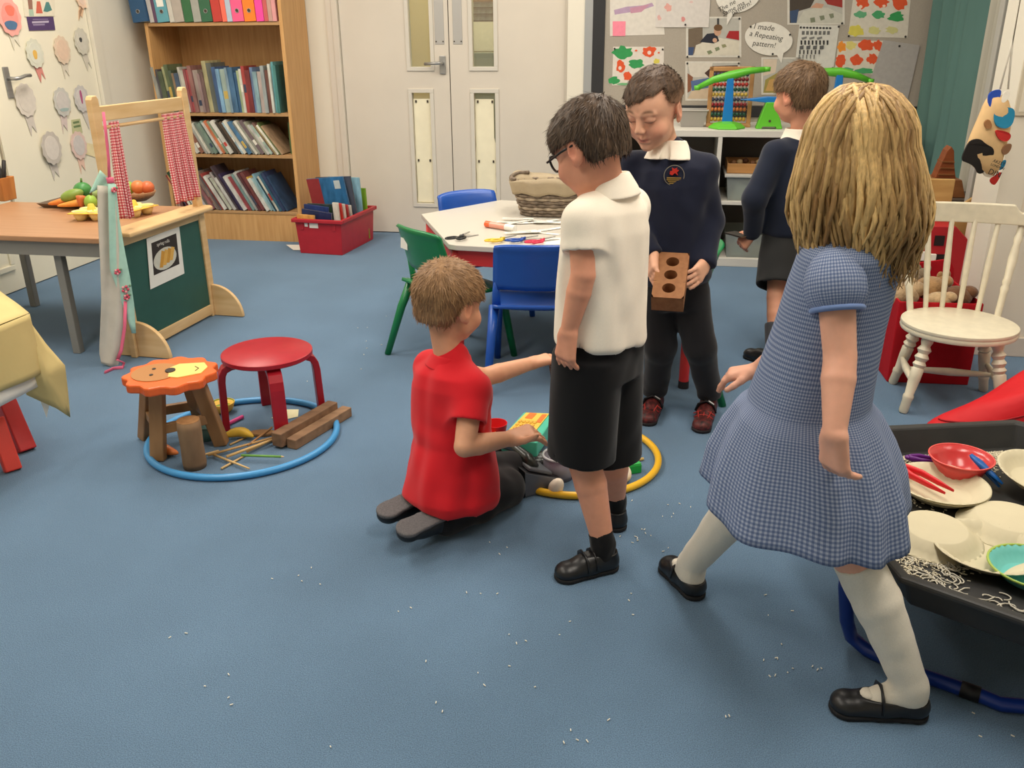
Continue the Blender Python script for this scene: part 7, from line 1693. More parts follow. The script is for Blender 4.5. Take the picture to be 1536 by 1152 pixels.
# ------------------------------------------------------------------ boy in white polo shirt
def boy_polo():
    F = (-.80, .60); M_ = PY(912, 296, 2.04); P_ = PY(898, 520, 2.03)
    lh, lt_ = PZ(927, 849), PZ(833, 871); rh, rt = PZ(931, 800), PZ(908, 772); LA = lh + nrm(lt_ - lh) * .046 + UP * .08; RA = rh + nrm(rt - rh) * .046 + UP * .08
    hc = PY(885, 216, 2.03)
    LE = PY(875, 412, 1.925); LW = PY(853, 497, 1.93)
    k = Kid('boy in white polo shirt and black shorts standing with his back turned', P_, F, (226, 160, 130), [M_, P_, LA, RA, hc + UP * .1, hc - UP * .05, PZ(840, 870), PZ(925, 800), LE, LW, PY(842, 555, 1.93), PY(985, 400, 2.2)])
    f, r = k.f, k.r
    k.head(hc, f * .84 + np.array([0, .10, 0]) - UP * .46, .96); k.torso(P_, M_); k.neck(M_ + UP * .012 - f * .008, .035)
    LS, RS = M_ - r * .106 - UP * .038, M_ + r * .106 - UP * .038
    k.arm(LS, LE, LW, .033, .028, .0195)
    RE, RW = RS - UP * .155 + f * .03 - r * .004, RS - UP * .265 + f * .085 - r * .02
    k.arm(RS, RE, RW); k.hand(RW, f * .3 - UP, -r, 1, (.4, .4, .4, .4))
    k.hand(LW, np.array([-.12, -.02, -1.0]), np.array([.75, .55, 0]), -1, (.35, .42, .5, .55), .05, 1.06, (.45, .5))
    LH, RH = P_ - r * .05 - UP * .06, P_ + r * .05 - UP * .06
    LK = PY(872, 680, 1.985) ; RK = PY(914, 676, 2.10)
    k.leg(LH, LK, LA, .056, .041, .041, .028); k.leg(RH, RK, RA, .056, .040, .041, .028)
    k.foot(LA, lh, lt_); k.foot(RA, rh, rt)
    # polo shirt
    q = k.new(); L = k.TL
    fold = lambda th, t: .016 * np.sin(5 * th + 4 * t) * np.clip(1 - t, 0, 1) + .012 * np.sin(9 * th - 6 * t)
    q.loft(P_, M_, f, [(.03, 0, -.004, .122, .104), (.08, 0, -.004, .122, .104), (.25, 0, -.002, .119, .1), (.55, 0, 0, .118, .095), (.8, 0, 0, .120, .09), (.93, 0, -.002, .108, .078), (1.0, 0, -.004, .075, .062), (1.07, 0, -.006, .048, .046)], .0, fold=fold, rnd_=.02, ex=2.3)
    q.noise(.0048, 30, 3)
    for S, E in ((LS, LE), (RS, RE)): q.sleeve(M_ + (S - M_) * .40, S, E, .066, .045, .045, .050, .039)
    q.cone(M_ + UP * .004, M_ + UP * .022 + f * .012, .056, .050, .02); bot = P_ + nrm(M_ - P_) * L * .04; q.plane(bot + UP * .004, -UP + f * .06)
    q.loft(P_, M_, f, [(-.2, 0, 0, .112, .096), (.09, 0, 0, .112, .095)], .0, 'sub', rnd_=0)
    sdf_obj('polo_shirt', q, white_m, k.root, smooth=2, label='cream-white short sleeved polo shirt')
    c = SDF(M_ - .12, M_ + np.array([.12, .12, .16]), .003); nb = M_ - UP * .002 - f * .004; nt_ = M_ + UP * .056 + f * .006
    c.loft(nb, nt_, f, [(0, 0, -.004, .074, .068), (.35, 0, -.004, .066, .062), (.75, 0, -.002, .055, .055), (.95, 0, 0, .050, .051)], 0, rnd_=.003); c.loft(nb, nt_, f, [(-.2, 0, 0, .045, .046), (1.2, 0, 0, .044, .045)], .003, 'sub', rnd_=0); c.cone(nb + f * .09 - UP * .02, nt_ + f * .07, .014, .016, .004, 'sub')
    c.noise(.0018, 40, 4); sdf_obj('collar', c, white_m, k.root, smooth=1)
    # shorts
    q = k.new()
    q.loft(P_, M_, f, [(-.2, 0, 0, .116, .100), (.1, 0, 0, .112, .096)], .0, rnd_=.01)
    for Hp, K in ((LH, LK), (RH, RK)):
        a = Hp + UP * .03; b_ = K - UP * .01; q.loft(a, b_, f, [(-.1, 0, 0, .076, .09), (.4, 0, 0, .079, .088), (1.0, 0, 0, .080, .086)], .012, rnd_=.004, fold=lambda th, t: .03 * np.sin(4 * th + 2) * t)
        q.loft(a, b_, f, [(.85, 0, 0, .070, .074), (1.2, 0, 0, .070, .074)], .003, 'sub', rnd_=0)
    q.noise(.0025, 22, 7); sdf_obj('shorts', q, black_m, k.root, smooth=2, label='black knee length shorts')
    for A, K in ((LA, LK), (RA, RK)):
        q = SDF(A - .08, A + np.array([.08, .08, .12]), .0035); u = nrm(K - A); q.cone(A - UP * .05, A, .0315, .031, .01); q.cone(A, A + u * .03, .031, .0325, .01); q.plane(A + u * .032, u); q.noise(.0012, 90, 1); sdf_obj('sock', q, black_m, k.root)
    k.shoe(lh, lt_, UP + np.array([-.0, 0, 0])); k.shoe(rh, rt)
    for ta in (.42, .56):
        p = lh + (lt_ - lh) * ta; d = nrm(lt_ - lh); sd = np.cross(d, UP); obj('shoe_strap', G().tube([tuple(p + sd * x + UP * z - np.array(k.root.location)) for x, z in ((-.033, .022), (-.026, .05), (-.008, .061), (.012, .061), (.029, .048), (.034, .022))], .007, 8, flat=(.4, 1)), leather, k.root, smooth=True)
    # hair and glasses
    def keep(l): return np.minimum(np.minimum(.085 - l[..., 1] - .35 * np.clip(.02 - l[..., 2], 0, 1) , l[..., 2] + .052 + .0 * l[..., 1]), np.where(l[..., 1] > -.022, l[..., 2] - .012 + .25 * np.clip(-l[..., 1], 0, 1) + np.where(np.abs(l[..., 0]) > .05, 0, .012), 1.0))
    k.hair(.0105, keep, ((58, 44, 34), (94, 74, 56)), 5200, .020, 3, .12, amp=.0016, width=.0011)
    W = k.hW; g = G(); L0 = np.array(k.root.location)
    for sgn in (-1, 1):
        g.tube([tuple(W(p) - L0) for p in ((sgn * .078, -.012, .0), (sgn * .076, .03, .0), (sgn * .068, .085, -.004))], .0028, 8)
        g.tube([tuple(W((sgn * (.034 + .026 * math.cos(a)), .094 - .012 * abs(math.cos(a)), -.008 + .019 * math.sin(a))) - L0) for a in np.linspace(0, 2 * math.pi, 25)[:-1]], .0028, 8, True)
    g.tube([tuple(W(p) - L0) for p in ((-.009, .097, -.002), (0, .1, .0), (.009, .097, -.002))], .0026, 8)
    obj('glasses', g, mat('glasses_black', (22, 20, 22), .3, .5), k.root, smooth=True)
    k.finish_body()
boy_polo()

# ------------------------------------------------------------------ kneeling boy in red T-shirt
def boy_red():
    F = (.80, .60); P_ = PY(680, 706, 2.20); M_ = PY(676, 548, 2.24); hc = PY(673, 450, 2.27)
    f0 = nrm([.8, .6, 0])
    RE, RW = PY(697, 670, 2.065), PY(764, 658, 2.17); LE, LW = PY(726, 566, 2.41), PY(797, 545, 2.52)
    RK = PY(758, 733, 2.30); LK = PY(764, 706, 2.41); RA_ = PZ(668, 779, .055); LA_ = PZ(634, 752, .055)
    k = Kid('kneeling boy in a red T-shirt reaching into the yellow hoop', P_, F, (222, 164, 130), [M_, P_, hc + UP * .12, hc - UP * .1, RE, RW, LE, LW, RK, LK, RA_, LA_, PZ(590, 812), PZ(575, 780), PY(835, 640, 2.3), PY(845, 530, 2.56)])
    f, r = k.f, k.r
    k.head(hc, np.array([.66, .70, -.22]), 1.03); k.torso(P_, M_, .092, .106, .108); k.neck(M_ + UP * .012 - f * .006, .037)
    RS, LS = M_ + r * .104 - UP * .036, M_ - r * .104 - UP * .036
    k.arm(RS, RE, RW, .0325, .029, .021); k.arm(LS, LE, LW, .0325, .028, .020)
    k.hand(RW, np.array([.93, .30, .15]), np.array([.1, .3, -1]), -1, (.55, .62, .7, .75), .12, 1.10, (.9, -.6))
    k.hand(LW, np.array([.9, .35, .12]), np.array([.1, .1, -1]), 1, (.3, .35, .4, .45), .08, 1.0, (.6, .3))
    RH, LH = P_ + r * .055 - UP * .02, P_ - r * .055 - UP * .02
    k.leg(RH, RK, RA_, .058, .044, .042, .03); k.leg(LH, LK, LA_, .058, .044, .042, .03)
    rt, lt_ = PZ(604, 818, .03), PZ(586, 786, .03); k.foot(RA_, RA_ - f * .01 - UP * .02, rt); k.foot(LA_, LA_ - f * .01 - UP * .02, lt_)
    q = k.new(); fold = lambda th, t: .018 * np.sin(4 * th + 5 * t) + .012 * np.sin(9 * th - 7 * t)
    q.loft(P_, M_, f, [(-.36, 0, -.008, .128, .122), (-.2, 0, -.008, .140, .132), (.05, 0, -.004, .134, .118), (.3, 0, 0, .122, .100), (.6, 0, 0, .119, .094), (.82, 0, 0, .122, .090), (.94, 0, -.002, .108, .078), (1.0, 0, -.004, .075, .062), (1.06, 0, -.006, .05, .05)], 0, fold=fold, rnd_=.03, ex=2.2)
    q.noise(.0055, 27, 11)
    for S, E in ((RS, RE), (LS, LE)): q.sleeve(M_ + (S - M_) * .40, S, E, .092, .047, .0465, .051, .041)
    q.cone(M_ + UP * .004, M_ + UP * .02 + f * .004, .058, .050, .02)
    q.plane(P_ - nrm(M_ - P_) * k.TL * .34, -UP + f * -.30)
    q.loft(P_, M_, f, [(-.6, 0, -.01, .128, .120), (-.3, 0, -.01, .128, .120)], 0, 'sub', rnd_=0)
    sdf_obj('tee_shirt', q, red_m, k.root, smooth=2, label='bright red short sleeved T-shirt')
    c = SDF(M_ - .1, M_ + np.array([.1, .1, .14]), .003); nb = M_ - UP * .002; nt_ = M_ + UP * .034 + f * .004
    c.loft(nb, nt_, f, [(0, 0, -.004, .070, .066), (.5, 0, -.002, .058, .058), (1, 0, 0, .050, .051)], 0, rnd_=.003); c.loft(nb, nt_, f, [(-.5, 0, 0, .046, .046), (1.5, 0, 0, .046, .046)], .003, 'sub', rnd_=0); sdf_obj('neck_band', c, red_m, k.root, smooth=1)
    q = k.new(); q.loft(P_, M_, f, [(-.35, 0, -.01, .1, .09), (-.1, 0, -.01, .118, .102), (.12, 0, 0, .11, .096)], 0, rnd_=.03)
    for Hp, K, A in ((RH, RK, RA_), (LH, LK, LA_)):
        q.cone(Hp + UP * -.012 + (K - Hp) * .12, K, .066, .058, .02); q.cone(K, K + (A - K) * .5, .056, .056, .02); q.cone(K + (A - K) * .5, A, .056, .045, .02)
    q.noise(.003, 30, 5); q.plane((0, 0, .002), -UP); sdf_obj('trousers', q, cloth_mat('black_trouser', (26, 25, 28)), k.root, smooth=2, label='black trousers')
    for A, T in ((RA_, rt), (LA_, lt_)):
        d = nrm(T - A); T2 = A + d * .155; T2[2] = max(T2[2], .055); upv = -UP - d * .0
        side = np.cross(d, UP); out = nrm(UP * .80 - f * .22 + np.array([-.1, -.35, 0])); out = nrm(out - d * (out @ d))
        k.shoe(A + out * .038 - d * .015, T2 + out * .030 - d * .0, -out, leather, grey_sole, hgt=.055)
    bk_ = thing('clear_beaker', 'smoky clear plastic beaker in the kneeling boy\'s reaching hand', 'beaker', LW + np.array([.085, .03, -.045]), 0)
    obj('beaker_wall', G().lathe([(.022, -.03), (.03, .03), (.028, .03), (.02, -.026)], 24), glass_mat('smoky', (150, 128, 120), .6, .1), bk_, smooth=True); obj('beaker_rim', G().tube([(.03 * math.cos(a), .03 * math.sin(a), .03) for a in np.linspace(0, 6.283, 25)[:-1]], .0018, 6, True), mat('smoky_rim', (150, 140, 136), .3), bk_, smooth=True)
    def keep(l): return np.minimum(np.minimum(.083 - l[..., 1] - .25 * np.clip(.03 - l[..., 2], 0, 1), l[..., 2] + .062), np.where(l[..., 1] > -.026, l[..., 2] - .010 + .45 * np.clip(-l[..., 1] - .004, 0, 1), 1.0))
    k.hair(.0105, keep, ((120, 88, 58), (158, 122, 84), (170, 130, 96)), 5600, .018, 8, .10, width=.0011, amp=.0014, fade=lambda l: .25 * (l[:, 2] < -.03))
    k.finish_body()
boy_red()

# ------------------------------------------------------------------ boy in navy jumper holding the brick
def boy_navy():
    F = (-.34, -.94); M_ = PY(1004, 236, 2.86); P_ = PY(1012, 424, 2.86); hc = PY(981, 158, 2.82)
    LE, LW = PY(1066, 332, 2.84), PY(1057, 396, 2.74); RE, RW = PY(946, 325, 2.84), PY(979, 382, 2.74)
    lh, lt_ = PZ(1064, 612), PZ(1050, 651); rh, rt = PZ(985, 606), PZ(969, 640); LA_ = lh + nrm(lt_ - lh) * .046 + UP * .08; RA_ = rh + nrm(rt - rh) * .046 + UP * .08
    k = Kid('boy in navy school jumper looking down at a brick in his hands', P_, F, (230, 176, 146), [M_, P_, hc + UP * .14, hc - UP * .12, LE, LW, RE, RW, LA_, RA_, PZ(1050, 650), PZ(965, 640), PZ(1070, 600)])
    f, r = k.f, k.r
    k.head(hc, np.array([-.58, -.76, -.40]), 1.06, face=True); k.torso(P_, M_); k.neck(M_ + UP * .01 - f * .004, .036)
    LS, RS = M_ - r * .112 - UP * .038, M_ + r * .112 - UP * .038
    k.arm(LS, LE, LW); k.arm(RS, RE, RW)
    # the brick
    bc_ = PY(1006, 422, 2.66); lv = nrm([-.22, -.84, -.50]); wv = nrm(np.cross(lv, UP)); wv = -wv if wv[0] < 0 else wv; nv = nrm(np.cross(wv, lv)); nv = nv if nv[2] > 0 else -nv
    k.hand(LW, nrm((bc_ + wv * .055 + lv * .035) - LW), -wv * .9 - nv * .25, 1, (.25, .3, .35, .4), .05, 1.05, (.6, .75))
    k.hand(RW, nrm((bc_ - wv * .055 - lv * .0) - RW), wv * .8 + nv * -.3, -1, (.3, .35, .4, .45), .05, 1.05, (.6, .7))
    LH, RH = P_ - r * .052 - UP * .04, P_ + r * .052 - UP * .04; LK = PY(1050, 520, 2.83); RK = PY(990, 520, 2.86)
    k.leg(LH, LK, LA_); k.leg(RH, RK, RA_)
    k.foot(LA_, lh, lt_); k.foot(RA_, rh, rt)
    br = thing('clay_brick', 'brown brick with three round holes held by the boy', 'brick', bc_, 0)
    Mb = Matrix(((wv[0], lv[0], nv[0], 0), (wv[1], lv[1], nv[1], 0), (wv[2], lv[2], nv[2], 0), (0, 0, 0, 1)))
    bm_ = wood('brick_brown', (152, 104, 66), (134, 88, 54), (60, 60, 60), .75)
    # slab with real holes
    g = G(); hw, hl, hz = .049, .100, .029; cy = (-.058, 0, .058); rh_ = .0205; n = 24
    ys = [-hl, -.029, .029, hl]
    for z, flip in ((hz, False), (-hz, True)):
        for i in range(3):
            y0, y1 = ys[i], ys[i + 1]; ring = []; outer = []
            for a_ in np.linspace(0, 2 * math.pi, n + 1)[:-1]:
                ca, sa = math.cos(a_), math.sin(a_); ring.append((rh_ * ca, cy[i] + rh_ * sa, z)); sx = hw / abs(ca) if abs(ca) > 1e-6 else 1e9; sy = ((y1 - cy[i]) if sa > 0 else (cy[i] - y0)) / abs(sa) if abs(sa) > 1e-6 else 1e9; q_ = min(sx, sy); outer.append((q_ * ca, cy[i] + q_ * sa, z))
            v = ring + outer; fs = [((j), n + j, n + (j + 1) % n, (j + 1) % n) for j in range(n)]
            if flip: fs = [tuple(reversed(x)) for x in fs]
            g.raw(v, fs, Mb)
    for i in range(3):
        v = [(rh_ * math.cos(a_), cy[i] + rh_ * math.sin(a_), z) for z in (hz, -hz) for a_ in np.linspace(0, 2 * math.pi, n + 1)[:-1]]; g.raw(v, [((j + 1) % n, j, n + j, n + (j + 1) % n)[::-1] for j in range(n)], Mb)
    for a, b in (((-hw, -hl), (hw, -hl)), ((hw, -hl), (hw, hl)), ((hw, hl), (-hw, hl)), ((-hw, hl), (-hw, -hl))): g.raw([(*a, -hz), (*b, -hz), (*b, hz), (*a, hz)], [(0, 1, 2, 3)], Mb)
    obj('brick_body', g, bm_, br)
    for i in range(3): obj('hole_base', G().lathe([(rh_, -hz), (rh_, -hz + .006)], n, Mb @ Matrix.Translation((0, cy[i], 0))), bm_, br)
    # jumper
    q = k.new(); fold = lambda th, t: .014 * np.sin(4 * th + 5 * t) + .010 * np.sin(8 * th - 8 * t)
    q.loft(P_, M_, f, [(.0, 0, 0, .110, .098), (.05, 0, 0, .118, .104), (.25, 0, 0, .126, .106), (.55, 0, 0, .125, .1), (.8, 0, 0, .127, .094), (.93, 0, -.002, .112, .082), (1.0, 0, -.004, .078, .066), (1.05, 0, -.006, .052, .05)], 0, fold=fold, rnd_=.02, ex=2.2)
    for S, E, W_ in ((LS, LE, LW), (RS, RE, RW)):
        d = nrm(W_ - E); z = q.like(); z.cone(M_ + (S - M_) * .45 - UP * .002, S, .041, .047, .03); z.cone(S, E, .047, .042, .025); z.cone(E, W_ - d * .012, .042, .034, .02); z.cone(W_ - d * .02, W_ + d * .02, .0305, .030, .004); z.plane(W_ + d * .004, d); q.merge(z, .025)
    q.cone(M_ + UP * .004, M_ + UP * .016, .060, .054, .02); q.noise(.0055, 32, 21); sdf_obj('jumper', q, navy_m, k.root, smooth=2, label='navy school jumper with round crest')
    c = SDF(M_ - .13, M_ + np.array([.13, .13, .16]), .003); nb = M_ + UP * .006; nt_ = M_ + UP * .055 - f * .006
    c.loft(nb - UP * .012, nt_, f, [(0, 0, .010, .080, .082), (.4, 0, .004, .068, .070), (.75, 0, .0, .056, .057), (.97, 0, 0, .049, .050)], 0, rnd_=.003); c.loft(nb, nt_, f, [(-.6, 0, 0, .045, .046), (1.2, 0, 0, .043, .044)], .003, 'sub', rnd_=0)
    q_ = nrm(f - r * .02); c.cone(nb + f * .10 - UP * .035, nt_ + f * .06, .020, .010, .004, 'sub'); sdf_obj('shirt_collar', c, white_m, k.root, smooth=1, label='white shirt collar')
    # crest
    cp = PY(1011, 263, M_[1] - .085); nrm_ = nrm(f * .96 - r * .25); Mc = Matrix.Translation(tuple(cp - np.array(k.root.location))) ; xx = nrm(np.cross(UP, nrm_)); 
    # find jumper surface along the line of sight
    d = q.d; ry = ray(1011, 263); tt = np.linspace(2.6 / ry[1], 2.9 / ry[1], 200); pp = _C + tt[:, None] * ry; ii = np.round((pp - q.lo) / q.h).astype(int); ok = (ii >= 0).all(1) & (ii < q.n).all(1); hit = next((pp[i] for i in range(200) if ok[i] and q.d[tuple(ii[i])] < 0.0), cp)
    L0 = np.array(k.root.location); hp = hit - L0
    Mx = Matrix(((xx[0], 0, nrm_[0], hp[0]), (xx[1], 0, nrm_[1], hp[1]), (xx[2], 1, nrm_[2], hp[2]), (0, 0, 0, 1)))
    thread = plain((150, 120, 60)); crest = obj('crest', G().tube([(.031 * math.cos(a), .031 * math.sin(a), .004) for a in np.linspace(0, 2 * math.pi, 41)[:-1]], .0013, 6, True, Mx), plain((130, 124, 110)), k.root, smooth=True, label='round embroidered crest with red emblem')
    obj('emblem', G().prism([(-.014, .004), (-.006, .001), (.002, .008), (.012, -.0), (.008, .010), (.014, .016), (.006, .018), (.009, .024), (.0, .020), (-.008, .024), (-.006, .014), (-.013, .013)], .0, .0065, 'z', Mx), plain((196, 48, 36)), crest)
    for i in range(4): w_ = .024 - .004 * abs(i - .5); obj('stitched_line', G().box((-w_, -.009 - .0055 * i, .0), (w_, -.006 - .0055 * i, .0062), Mx), thread, crest)
    # trousers
    q = k.new(); q.loft(P_, M_, f, [(-.2, 0, 0, .1, .09), (.1, 0, 0, .107, .092), (.2, 0, 0, .1, .09)], 0, rnd_=.02)
    for Hp, K, A in ((LH, LK, LA_), (RH, RK, RA_)): q.cone(Hp, K, .068, .053, .02); q.cone(K, A + UP * .0, .053, .044, .02); q.cone(A, A - UP * .018 + f * .01, .044, .042, .01); q.plane(A - UP * .02, -UP, lo=A - .1, hi=A + .06)
    q.noise(.0034, 30, 9); sdf_obj('trousers', q, char_m, k.root, smooth=2, label='charcoal school trousers')
    # trainers: dark red with black web pattern and strap
    tr_m = mat('trainer_red', (112, 42, 40), .5, .4, noise=(90, .6), col2=(30, 22, 24)); ts = mat('trainer_sole', (34, 30, 32), .7)
    for hh, t2 in ((lh, lt_), (rh, rt)):
        o, d, up, sd, L = k.shoe(hh, t2, UP, tr_m, ts, hgt=.066)
        red = mat('trainer_bright', (176, 52, 46), .5)
        g = G()
        for a_ in (-.5, 0, .5):
            g.tube([tuple(t2 - d * (.012 + .075 * v) + sd * (.020 * math.sin(a_ * 2) * (.4 + v)) + UP * (.026 + .026 * v) - L0) for v in np.linspace(0, 1, 6)], .0022, 6)
        for v in (.25, .5, .75, 1): g.tube([tuple(t2 - d * (.012 + .075 * v) + sd * x * (.02 + .018 * v) + UP * (.026 + .026 * v - .014 * x * x) - L0) for x in np.linspace(-1, 1, 7)], .002, 6)
        obj('web_lines', g, red, o, smooth=True).parent = o
        obj('strap', G().tube([tuple(hh + d * L * .44 + sd * x + UP * z - L0) for x, z in ((-.034, .03), (-.026, .056), (0, .070), (.026, .056), (.034, .03))], .011, 8, flat=(.35, 1)), mat('strap_black', (28, 26, 28), .6), o, smooth=True)
        obj('strap_tab', G().tube([tuple(hh + d * L * .44 + sd * x + UP * z - L0) for x, z in ((-.026, .060), (-.006, .072))], .006, 8, flat=(.4, 1)), plain((206, 206, 206)), o, smooth=True)
    def keep(l):
        hl = l[..., 2] - (.052 + .0 * l[..., 0])
        side = np.where(np.abs(l[..., 0]) > .050, l[..., 2] - .016 - .75 * np.clip(l[..., 1] - .015, 0, 1), 1.0)
        front = np.where(l[..., 1] > .030, l[..., 2] - .052 + .33 * l[..., 0] - .004 * np.sin(l[..., 0] * 160), 1.0)
        back = l[..., 2] + .052
        return np.minimum(np.minimum(np.minimum(side, front), back), np.where((l[..., 1] > -.02) & (np.abs(l[..., 0]) > .045), l[..., 2] + .004, 1.0))
    k.hair(.0085, keep, ((60, 44, 32), (92, 68, 48), (150, 112, 86)), 5200, .015, 5, .12, width=.001, fade=lambda l: np.clip((.052 - l[:, 2]) / .03, 0, 1) * .75 * (np.abs(l[:, 0]) > .045), flow=lambda l: np.array((.3, 1.0, -.25)), amp=.0014)
    k.finish_body((104, 76, 56), True)
boy_navy()

# ------------------------------------------------------------------ far boy seen from behind
def boy_far():
    F = (-.52, .85); M_ = PY(1196, 212, 3.70); P_ = PY(1188, 352, 3.68); hc = PY(1199, 138, 3.70)
    f0 = nrm([*F, 0]); r0 = np.array([f0[1], -f0[0], 0])
    LA_, RA_ = PZ(1160, 524, .075) , PZ(1196, 512, .075)
    LE, LW = PY(1132, 298, 3.60), PY(1128, 350, 3.66)
    k = Kid('boy in dark jumper and shorts at the storage unit, facing away', P_, F, (216, 154, 124), [M_, P_, hc + UP * .13, LE, LW, LA_, RA_, PZ(1140, 530), PZ(1215, 500), PY(1100, 360, 3.7), M_ + r0 * .2], h=.004)
    f, r = k.f, k.r
    k.head(hc, f + np.array([-.05, .05, -.12]), 1.06); k.torso(P_, M_, .09, .11, .104); k.neck(M_ + UP * .01, .036)
    LS, RS = M_ - r * .112 - UP * .04, M_ + r * .112 - UP * .04; RE, RW = RS - UP * .19 + f * .02 + r * .02, RS - UP * .26 + f * .17
    k.arm(LS, LE, LW); k.arm(RS, RE, RW); k.hand(LW, f * .5 - r * .2 - UP * .7, r, -1, (.6, .7, .8, .8), .05, 1.05); k.hand(RW, f, -r, 1, (.4, .4, .4, .4))
    LH, RH = P_ - r * .055 - UP * .05, P_ + r * .055 - UP * .05; LK = (LH + LA_) / 2 + f * .01; RK = (RH + RA_) / 2 + f * .01
    k.leg(LH, LK, LA_); k.leg(RH, RK, RA_)
    lh, rh = LA_ - f * .035 - UP * .075, RA_ - f * .035 - UP * .075; k.foot(LA_, lh, lh + f * .18); k.foot(RA_, rh, rh + f * .18)
    dk = cloth_mat('dark_jumper', (28, 34, 50))
    q = k.new(.005); q.loft(P_, M_, f, [(-.02, 0, 0, .122, .11), (.05, 0, 0, .133, .12), (.3, 0, 0, .138, .12), (.6, 0, 0, .134, .11), (.82, 0, 0, .130, .098), (.94, 0, 0, .115, .086), (1.0, 0, 0, .08, .068), (1.06, 0, 0, .052, .052)], 0, rnd_=.02, ex=2.2, fold=lambda th, t: .02 * np.sin(4 * th + 5 * t))
    for S, E, W_ in ((LS, LE, LW), (RS, RE, RW)):
        d = nrm(W_ - E); q.cone(M_ + (S - M_) * .45 - UP * .002, S, .044, .050, .03); q.cone(S, E, .052, .050, .025); q.cone(E, W_ - d * .01, .050, .036, .02)
    q.noise(.004, 22, 31); sdf_obj('jumper', q, dk, k.root, smooth=2, label='dark navy jumper')
    c = SDF(M_ - .13, M_ + np.array([.13, .13, .16]), .0035); nb = M_ + UP * .0; nt_ = M_ + UP * .055
    c.loft(nb, nt_, f, [(0, 0, 0, .072, .068), (.5, 0, 0, .060, .058), (.95, 0, 0, .051, .051)], 0, rnd_=.003); c.loft(nb, nt_, f, [(-.4, 0, 0, .046, .046), (1.2, 0, 0, .044, .044)], .003, 'sub', rnd_=0); sdf_obj('shirt_collar', c, white_m, k.root, smooth=1)
    q = k.new(.005); q.loft(P_, M_, f, [(-.2, 0, 0, .116, .102), (.1, 0, 0, .114, .1)], 0, rnd_=.01)
    for Hp, K in ((LH, LK), (RH, RK)):
        a, b_ = Hp + UP * .03, K + UP * .05; q.loft(a, b_, f, [(-.1, 0, 0, .078, .088), (1, 0, 0, .082, .088)], .012, rnd_=.004); q.loft(a, b_, f, [(.85, 0, 0, .070, .074), (1.2, 0, 0, .07, .074)], .003, 'sub', rnd_=0)
    q.noise(.003, 24, 6); sdf_obj('shorts', q, cloth_mat('grey_shorts', (38, 38, 38)), k.root, smooth=2, label='dark grey school shorts')
    for A, K in ((LA_, LK), (RA_, RK)):
        q = SDF(A - .08, A + np.array([.08, .08, .2]), .0045); u = nrm(K - A); q.cone(A - u * .04, A + u * .10, .030, .040, 0); q.plane(A + u * .11, u); sdf_obj('sock', q, cloth_mat('grey_sock', (70, 70, 74)), k.root)
    k.shoe(lh, lh + f * .185); k.shoe(rh, rh + f * .185)
    o = obj('held_card', G().box((-.03, -.05, -.003), (.03, .05, .003)), mat('dark_card', (40, 36, 34), .5), label='small dark card in the far boy\'s hand', cat='card', loc=LW + f * .05 - r * .03 - UP * .01, rz=.5)
    obj('card_edge', G().box((-.031, -.051, -.001), (.031, -.049, .001)), plain((150, 120, 90)), o)
    def keep(l): return np.minimum(np.minimum(.085 - l[..., 1] - .3 * np.clip(.03 - l[..., 2], 0, 1), l[..., 2] + .062), np.where(l[..., 1] > -.026, l[..., 2] - .006 + .45 * np.clip(-l[..., 1] - .004, 0, 1), 1.0))
    k.hair(.013, keep, ((84, 62, 42), (122, 94, 66)), 3600, .022, 15, .22, width=.0013)
    k.finish_body()
boy_far()

